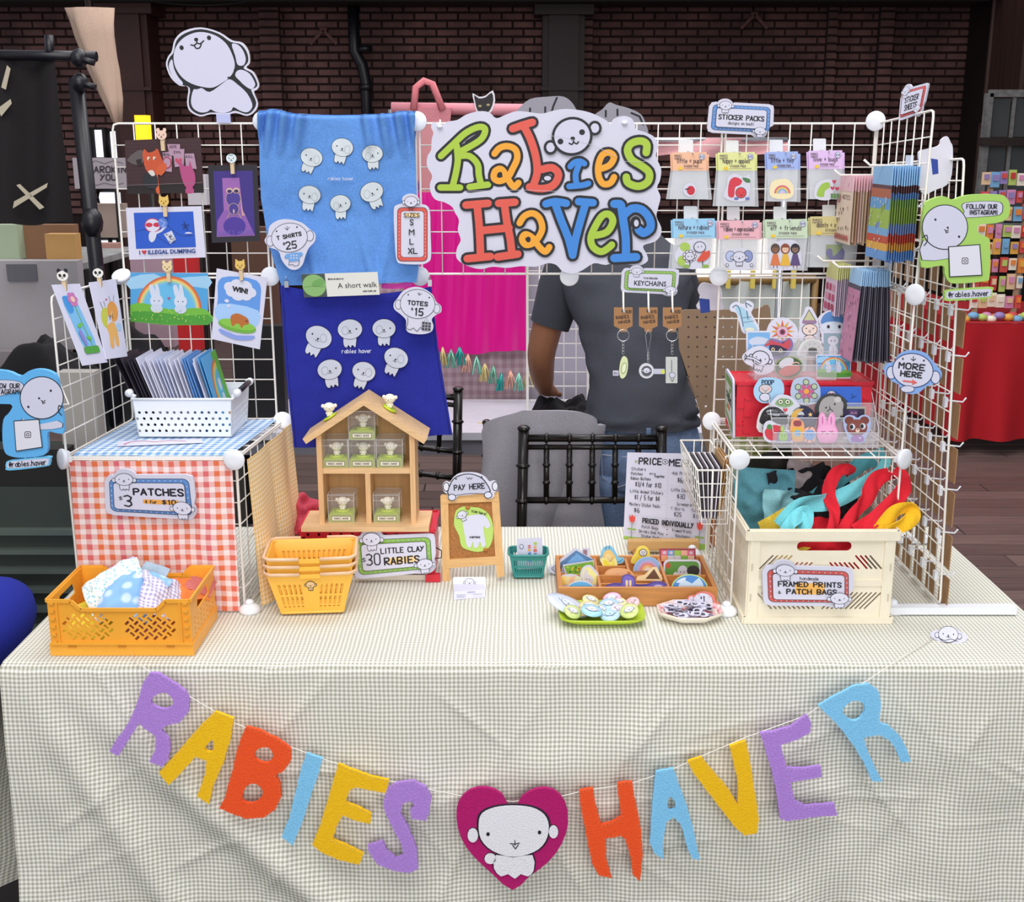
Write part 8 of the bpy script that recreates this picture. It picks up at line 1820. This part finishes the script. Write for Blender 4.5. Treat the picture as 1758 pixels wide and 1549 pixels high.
chiavari((.062,3.13,0),0,'black bamboo-style chair under the grey fleece jacket').scale=(.74,1,.98)
GR_=cloth('a3a1a9',.08);m=MB()
def jk(u,v):
 x=-.07+.30*u+.02*v*(u-.9);rim=sin(pi*min(1,u*1.1))**.3;return V(x+.012*sin(v*5+u*9),3.10-.05*sin(u*pi)-.03*v-.014*sin(u*15+v*2)*(.3+v),.940-.05*(1-rim)-.34*v-.02*(1-u)**3)
solo(MB().sheet(jk,60,30,GR_,.02),'fleece_jacket','grey fleece jacket draped over the back of a chair beside the person','jacket')
# rear table, curtain, tassels
t=thing('rear_table','white table of the booth behind, a yellow note on it','table',(.1,3.85,0));MB().box((.05,3.86,.728),(2.1,.5,.024),plastic('dfdee8')).build('tabletop',t);MB().box((.05,3.63,.69),(2.0,.012,.05),plastic('8f8e98')).build('apron',t)
for x in(-.9,1.0):MB().tube([(x,3.85,0),(x,3.85,.716)],.02,METAL,8).build('leg',t)
p_=hd(840,726,3.8);solo(MB().plate(lambda x,y:V(p_.x+x*.001,3.74-y*.001,.7415),(0,0,1),[(-40,-8),(-10,14),(48,4),(20,-18)],[],.001,col('ecd48a',.7,'paper')),'yellow_note','small yellow paper lying on the white rear table','paper')
def hang(name,label,cat,x0,x1,y0,y1,d,m,amp=.01,f=20,uv=None,grp=None):
 a_,b_=hd(x0,y0,d),hd(x1,y1,d);return solo(MB().sheet(lambda u,v:V(a_.x+(b_.x-a_.x)*u,d+amp*sin(u*f+2*v),a_.z+(b_.z-a_.z)*v+(.006*sin(u*9)if v>.9 else 0)),40,8,m,.002,uv or(1,1)),name,label,cat,None,grp)
hang('gingham_curtain','dusty pink gingham cloth hanging behind the rear table','curtain',640,905,420,700,4.14,gingham('b9a2aa','a08088',60),.006,20,(.6,.6))
PKF=NT('magenta_film',.2);PKF.b.inputs['Base Color'].default_value=rgb('f01c9c');PKF.b.inputs['Alpha'].default_value=.86
hang('magenta_curtain','shiny see-through magenta plastic curtain behind the name sign','curtain',690,905,330,605,4.10,PKF.m,.012,26)
hang('patterned_banner','pale pink banner with purple floral pattern behind the shirt','banner',672,850,208,345,4.16,blotch('cf8f92','7a4a8a',16),.006)
hang('pink_canopy','pale pink drape strung across behind the sticker packs','drape',1130,1350,237,268,4.2,cloth('d9a0a4'),.02,9)
t=thing('pipe_stand','pipe frame of the rear booth with a pink padded top rail','frame',(hd(672,186,4.2).x,4.2,0));MB().tube([hd(672,186,4.2),hd(980,190,4.2)],.02,col('d98c96',.6,'tube'),8).build('padded_rail',t);MB().tube([hd(980,240,4.2),hd(1352,240,4.2)],.008,METAL,8).build('rail',t)
for x in(672,980,1352):p=hd(x,188 if x<1300 else 240,4.22);MB().tube([(p.x,4.22,0),p],.012,METAL,8).build('upright',t)
for i in range(11):
 x=760+i*14.5;y=596+40*max(0,min(1,(i-2)/5))+(4 if i%2 else 0);c_=('d8c88a','7ab8a0','2fa8a0','e0b09a','8ad0b8')[i%5];p=hd(x,y,4.05);m=MB();random.seed(i)
 for k in range(9):a_=random.uniform(-.022,.022);m.tube([p,p+V(a_*.6,random.uniform(-.012,0),-.03),p+V(a_,random.uniform(-.015,0),-.062)],.0028,col(c_,.25,'foil',metal=.4),4)
 solo(m,'foil_tassel','%s foil tassel, %s from the left of the garland'%(('gold','green','teal','peach','mint')[i%5],ORD[i]),'tassel',None,'foil tassels of the garland',stuff=False)
WD2=4.0
grid_panel(hd(905,735,3.95),hd(1010,735,3.95),hd(1010,440,3.95),hd(905,440,3.95),'white wire grid of the booth behind, left of the person',5,12,.002,.005)
bx((hd(960,500,4.18).x,4.2,1.0),(.30,.02,.62),col('b3aebc',.8,'cloth_lilac'),'lilac_backcloth','pale lilac cloth panel behind the rear wire grid','cloth')
def sil(name,label,c,d,o_,art=None,k=3,t_=.01):
 q=PY(d);r,a=sign(name,label,'cut-out',q,o_,t_,col(c,.7,'card'),k=k)
 if art:art(a);a.build(r)
sil('cat_cutout','black cat head cut-out with white edge above the name sign','e0dce0',4.18,[(811,160),(822,166),(834,164),(846,155),(850,172),(845,190),(832,200),(818,192),(814,176)],lambda a:(a.fill(sm([(814,163),(822,169),(834,167),(844,159),(847,172),(842,188),(832,196),(820,190),(816,176)],2),'1e1a1e'),a.ell(824,182,3,2,'a89a6a'),a.ell(838,180,3,2,'a89a6a')),2)
sil('cat_cutout','grey striped cat cut-out peeping over the left of the name sign puppy','9a98a2',4.17,[(880,200),(892,185),(910,170),(940,166),(968,166),(985,180),(992,200),(985,212),(880,212)],lambda a:a.brush([[(956,168),(950,182),(946,196)],[(910,186),(910,198)],[(936,184),(936,196)]],3.4))
sil('cat_cutout','grey striped cat cut-out peeping over the right of the name sign','9a98a2',4.17,[(1020,200),(1034,188),(1046,176),(1058,180),(1080,186),(1100,196),(1108,212),(1106,232),(1020,232)],lambda a:a.brush([[(1040,190),(1040,200)],[(1060,188),(1060,198)],[(1084,194),(1098,200),(1104,214)]],3.4))
tb=thing('pink_tote','pink tote bag with tall handles hanging at the rear booth','tote bag',hd(738,250,4.16));MB().plate(PY(4.165).pt,V(0,-1,0),[(705,185),(775,185),(770,240),(710,240)],[],.02,cloth('c98088')).build('fabric',tb);MB().tube([hd(x,y,4.16)for x,y in((710,188),(714,150),(728,139),(742,144),(760,188))],.012,cloth('dd7f86'),6,flat=.4).build('handle',tb)
q=PY(3.0);t=thing('pegboard','tan pegboard panel standing behind the keychains and red sticker crate','pegboard',q.pt(1230,770));KB=col('9a8068',.85,'hardboard',.05,20)
MB().plate(q.pt,q.n,sm([(1176,532),(1290,532),(1312,524),(1322,530),(1320,580),(1290,640),(1260,760),(1214,778),(1200,700),(1166,600),(1168,545)],2),[elp(1182+c_*15,545+r*17,2.2,2.2,0,6)for r in range(11)for c_ in range(6)if r*4+1182+c_*15<1290-r*3 and c_*15+1182>1178+max(0,r-6)*6],.006,KB).build('panel',t);MB().bar(q.pt(1235,740,-.01),V(q.pt(1235,740).x,3.25,0),.03,.02,KB).build('prop',t)
LB=glow('fff2e0',1.1)  # emission stands in for light falling on the far backdrop, not a lamp
p=hd(1185,470,6.5);t=thing('lit_backdrop','brightly lit backdrop of a far booth between keychains and grid','backdrop',(p.x,6.6,0));MB().box((p.x,6.6,p.z),(.95,.05,.36),LB).build('glowing_panel',t)
for e in(-.44,.44):MB().tube([(p.x+e,6.64,0),(p.x+e,6.64,p.z+.2)],.015,DARK,6).build('post',t)
hang('white_sheet','pale grey-white cloth hung over a rail in the far booth','cloth',1235,1380,482,640,5.5,cloth('cfd6d2'),.04,16)
t=thing('clothes_rail','wooden rail on two posts over the pale hanging cloth','rail',(hd(1270,484,5.5).x,5.5,0));p,q_=hd(1150,484,5.5),hd(1400,480,5.5);WR=col('8a6a3c',.5,'wood_rail');MB().tube([p,q_],.02,WR,8).build('rail',t)
for w in(p,q_):MB().tube([w,(w.x,5.52,0)],.016,WR,8).build('post',t)
for i,x in enumerate((1250,1292,1330,1362)):p=hd(x,480,5.45);bx(p,(.02,.02,.08),col('e8d060',.5,'peg'),'yellow_peg','yellow peg on the rail, %s from the left'%ORD[i],'peg','yellow pegs on the rail')
# left side clutter
def panel(name,label,cat,x0,y0,x1,y1,d,c,th=.05,art=None,grp=None,rough=.7):
 a_,b_=hd(x0,y0,d),hd(x1,y1,d);t=thing(name,label,cat,((a_.x+b_.x)/2,d,min(a_.z,b_.z)),grp)
 MB().box(((a_.x+b_.x)/2,d+th/2,(a_.z+b_.z)/2),(abs(b_.x-a_.x),th,abs(a_.z-b_.z)),col(c,rough,'panel',.05,8)).build('panel',t)
 if b_.z>.5 and th<.29 and not name.endswith(('_box','_packet','_square'))or name in('white_box','pink_box'):
  for x in(a_.x+.04,b_.x-.04):MB().bar((x,d+th*.7,0),(x,d+th*.7,b_.z),.015,.012,DARK,(1,0,0)).build('support_post',t)
 if art:a=Art(PY(d).pt,V(0,-1,0),start=.002,step=.0004);art(a);a.build(t)
 return t
BT=V(hd(65,98,3.2).x,3.2,0)
t=thing('backdrop_stand','black backdrop stand with crossbar and clamps at left','stand',(hd(150,480,3.2).x,3.2,0));B0=hd(130,135,3.2);B1=hd(168,480,3.2)
MB().tube([B0,B1,(B1 .x+.06,3.2,.05)],.020,BLACKP,10).build('pole',t);MB().tube([hd(-20,94,3.2),hd(166,97,3.2)],.013,BLACKP,8).build('crossbar',t)
for x,y in((136,100),(138,142)):m=MB().ell(hd(x,y,3.19),(.022,.026,.024),BLACKP,None,10,6);m.tube([hd(x,y,3.18),hd(x+26,y+8,3.18)],.009,BLACKP,6);m.build('clamp',t)
MB().ell(hd(158,382,3.19),(.03,.03,.04),BLACKP,None,10,6).build('collar',t);MB().tube([hd(84,60,3.2),hd(86,104,3.2)],.012,BLACKP,6).build('clip',t)
bl=hang('backdrop_cloth','black backdrop cloth with masking tape crosses hanging on the stand','backdrop',-60,124,94,384,3.22,cloth('191517',.1),.02,11)
for lab,q_ in(('long',[(28,318),(34,316),(76,356),(68,360)]),('short',[(24,346),(82,314),(80,322),(22,358)]),('upper',[(12,112),(18,118),(10,154),(2,150)]),('slanted',[(-4,186),(18,170),(20,178),(2,200)])):
 solo(MB().plate(PY(3.185).pt,V(0,-1,0),q_,[],.001,col('b8ae98',.7,'tape')),'masking_tape','%s strip of masking tape on the black backdrop cloth'%lab,'tape')
cu=[hd(x,y,5.0)for x,y in((152,14),(162,60),(178,120),(192,170),(203,212))];m=MB();loft(m,[(p,w,.04,None)for p,w in zip(cu,(.10,.085,.06,.035,.012))],cloth('c9ac98'),30,True,.5,2);m.tube([cu[0],(cu[0].x,5.0,2.9)],.012,BLACKP,6).tube([(cu[0].x-1.6,5.0,2.92),(cu[0].x+3,5.0,2.92)],.02,BLACKP,8).tube([(cu[0].x-1.6,5.0,2.92),(cu[0].x-1.6,5.0,0)],.02,BLACKP,8);solo(m,'tied_curtain','twisted beige curtain hanging beside the brown pillar at top left','curtain')
panel('booth_sign','white hand-lettered booth sign behind the black stand','sign',124,271,218,324,4.4,'aca3a8',.01,lambda a:(a.text('CAROKIN',184,296,10,'3a3238',w=2,center=True,fit=64),a.text('YOU',186,309,9,'3a3238',w=2,center=True,fit=26),a.brush([[(150,281),(165,276),(180,281),(195,276),(212,281)],[(150,314),(165,318),(180,314),(195,318),(212,314)]],.9,'6a6068',2)))
WG=glow('f0f4ff',1.15)
for i,(x0,y0,x1,y1)in enumerate(((157,221,183,272),(184,223,221,274),(168,326,214,356),(168,408,214,426))):
 a_,b_=hd(x0,y0,12.2),hd(x1,y1,12.2);f_=structure(MB().tube([a_,(b_.x,12.2,a_.z),b_,(a_.x,12.2,b_.z)],.03,DARK,4,closed=True),'window_%d'%(i+1));MB().box(((a_.x+b_.x)/2,12.25,(a_.z+b_.z)/2),(b_.x-a_.x,.1,a_.z-b_.z),WG).build('pane',f_,(0,0,0))
a_,b_=hd(234,198,5.2),hd(258,246,5.2);t=thing('lamp','glowing yellow box lamp behind the top left grid','lamp',(a_.x,5.2,b_.z));MB().box(((a_.x+b_.x)/2,5.2,(a_.z+b_.z)/2),(b_.x-a_.x,.06,a_.z-b_.z),glow('ffc01e',1.2)).build('shade',t);MB().tube([((a_.x+b_.x)/2,5.25,b_.z),((a_.x+b_.x)/2,5.25,0)],.012,DARK,6).build('stem',t)
t=thing('shelf_unit','dark shelf unit carrying boxes behind the black backdrop','shelf',(hd(60,450,3.9).x,3.95,0));z=hd(60,449,3.7).z;x0,x1=hd(-20,449,3.7).x,hd(150,449,3.7).x;MB().box(((x0+x1)/2,3.95,z-.012),(x1-x0,.62,.02),GR).build('shelf_board',t)
for x in(x0,x1):
 for y in(3.68,4.22):MB().bar((x,y,0),(x,y,z-.02),.03,.03,DARK,(1,0,0)).build('upright',t)
for a_ in(('cardboard_box','brown cardboard box on the shelf behind the black backdrop','box',36,386,130,446,3.8,'8a6448',.28),('wooden_box','honey wooden drawer box on the shelf at left','box',76,402,132,448,3.68,'c89a5c',.10),('green_packet','pale green packet at the far left edge of the shelf','packet',-10,386,34,446,3.75,'a9b79a',.1),('grey_locker','light grey storage panel with a dark grey square, far left','cabinet',-40,448,145,600,3.6,'a8a3a6',.3),('side_cabinet','grey cabinet front below the heap of black bags','cabinet',-40,604,90,700,3.5,'8a8386',.3),('black_case','black case with an orange edged tag under the sky blue sign','case',-40,772,120,836,2.7,'14120f',.4),('grey_bin','pale plastic storage bin behind the left wire grid','bin',96,640,172,770,2.95,'a8a49e',.3),('card_display','reddish printed display card behind the lower left of the stand','card',160,418,206,446,4.2,'b08478',.02),('striped_print','red and cream printed board behind the stand','card',160,350,216,408,4.5,'b09c90',.02),('red_poster','bright red poster behind the rainbow print','poster',296,438,345,602,3.6,'c81e22',.02),('pink_box','pale pink box behind the dumping print','box',222,436,300,596,3.8,'b99aa8',.2),('brown_board','brown board behind the WIN! print','board',395,390,480,600,3.9,'5a3c2c',.03),('dark_cabinet','black cabinet behind the gap between basket and shirt','cabinet',395,560,500,900,3.7,'151318',.4),('white_box','white box behind the purple frog print','box',320,300,356,352,4.0,'cfcad0',.2)):
 q=panel(*a_[:8],a_[8])
panel('grey_square','dark grey square sheet on the light grey storage panel','sheet',10,454,64,483,3.592,'67656c',.006)
crumple('black_bags','heap of crumpled black bags on the cabinet at far left','bag',(hd(40,575,3.35).x,3.35,.98),.75,.4,cloth('100e12'),(12,0,0),.16,81,None,n=50,fq=6)
t=thing('ridged_crate','large dark green ridged plastic storage crate at far left','crate',(-1.0,2.75,0));X0,X1=-1.45,-.72;GC=plastic('343c36',.5);MB().box(((X0+X1)/2,2.9,.42),(X1-X0,.4,.84),GC).build('crate_body',t)
for i in range(6):z=hd(60,912+i*33,2.69).z;MB().box(((X0+X1)/2,2.69,z),(X1-X0,.03,.012),plastic('56605a',.4)).build('ridge',t)
m=MB().ell((-1.13,2.35,.62),(.10,.2,.09),cloth('16269a'),None,20,12);t=thing('blue_stool','royal blue padded seat at the far left edge','seat',(-1.02,2.35,0));m.build('cushion',t);MB().tube([(-1.02,2.35,0),(-1.02,2.35,.52)],.03,METAL,8).build('stem',t)
# right side booth
def rt(name,label,x0,x1,yt,yb,d,dep=.9):
 a_,b_=hd(x0,yt,d),hd(x1,yb,d);n_=60
 def f(u,v):return V(a_.x+(b_.x-a_.x)*u+(.05*(u-.5))*v,d-.04*sin(u*26+1.5*sin(u*7))*v-.05*v,a_.z+(b_.z-a_.z)*v)
 m=MB().grid(f,n_,12,cloth('b3101e'));m.grid(lambda u,v:V(a_.x+(b_.x-a_.x)*u,d+dep*v,a_.z+.002),6,4,cloth('b3101e'));m.grid(lambda u,v:V(a_.x-.02*v*sin(u*20),d+dep*u,a_.z+(b_.z-a_.z)*v),20,6,cloth('b3101e'));solo(m,name,label,'tablecloth');return a_
ta=rt('red_tablecloth','bright red floor-length cloth on the far right booth table',1650,1960,556,752,6.2);rt('red_tablecloth','darker red cloth seen through the wires of the card rack',1524,1652,530,716,7.2)
random.seed(33);n_=0;CC=('e8b04a','d8504a','7ab0d8','e8c8a0','b8d06a','d890b8','f0ead8','e88a3c','9a86c0','c83a3a')
rk=thing('tiered_rack','slanted display rack full of bright trinket cards at the far right booth','rack',(hd(1720,556,6.5).x,6.6,ta.z))
m=MB()
for x in(1690,1757):m.bar(hd(x-18,540,6.5),hd(x+14,296,6.8),.03,.02,col('8a6a4c',.6,'rack_wood'))
m.build('rack_frame',rk,stuff=True)
for r in range(8):
 for c_ in range(6):
  x=1672+(7-r)*3+c_*15;y=306+r*30+random.uniform(-3,3);d=6.75-r*.035;p=hd(x,y,d);cc_=random.choice(CC);w_,h_=random.uniform(.03,.05),random.uniform(.06,.085);m=MB().box(p,(w_,.012,h_),col(cc_,.6,'card')).box(p+V(0,-.01,.01),(w_*.6,.012,h_*.4),col(random.choice(CC),.5,'card'));solo(m,'trinket_card','bright trinket card on the far right rack, row %d, place %d from the left'%(r+1,c_+1),'card',None,'trinket cards on the far right rack')
for i in range(16):x=1656+i*7.5;p=hd(x,548-(i%3)*3,6.3+(i%2)*.1);solo(MB().ell(p,(.03,.03,.02),col(CC[i%10],.6,'plush'),rz(i*40),10,6),'small_plush','small bright plush toy on the red booth table, %s from the left'%ORD[i],'plush toy',None,'plush toys on the red booth table')
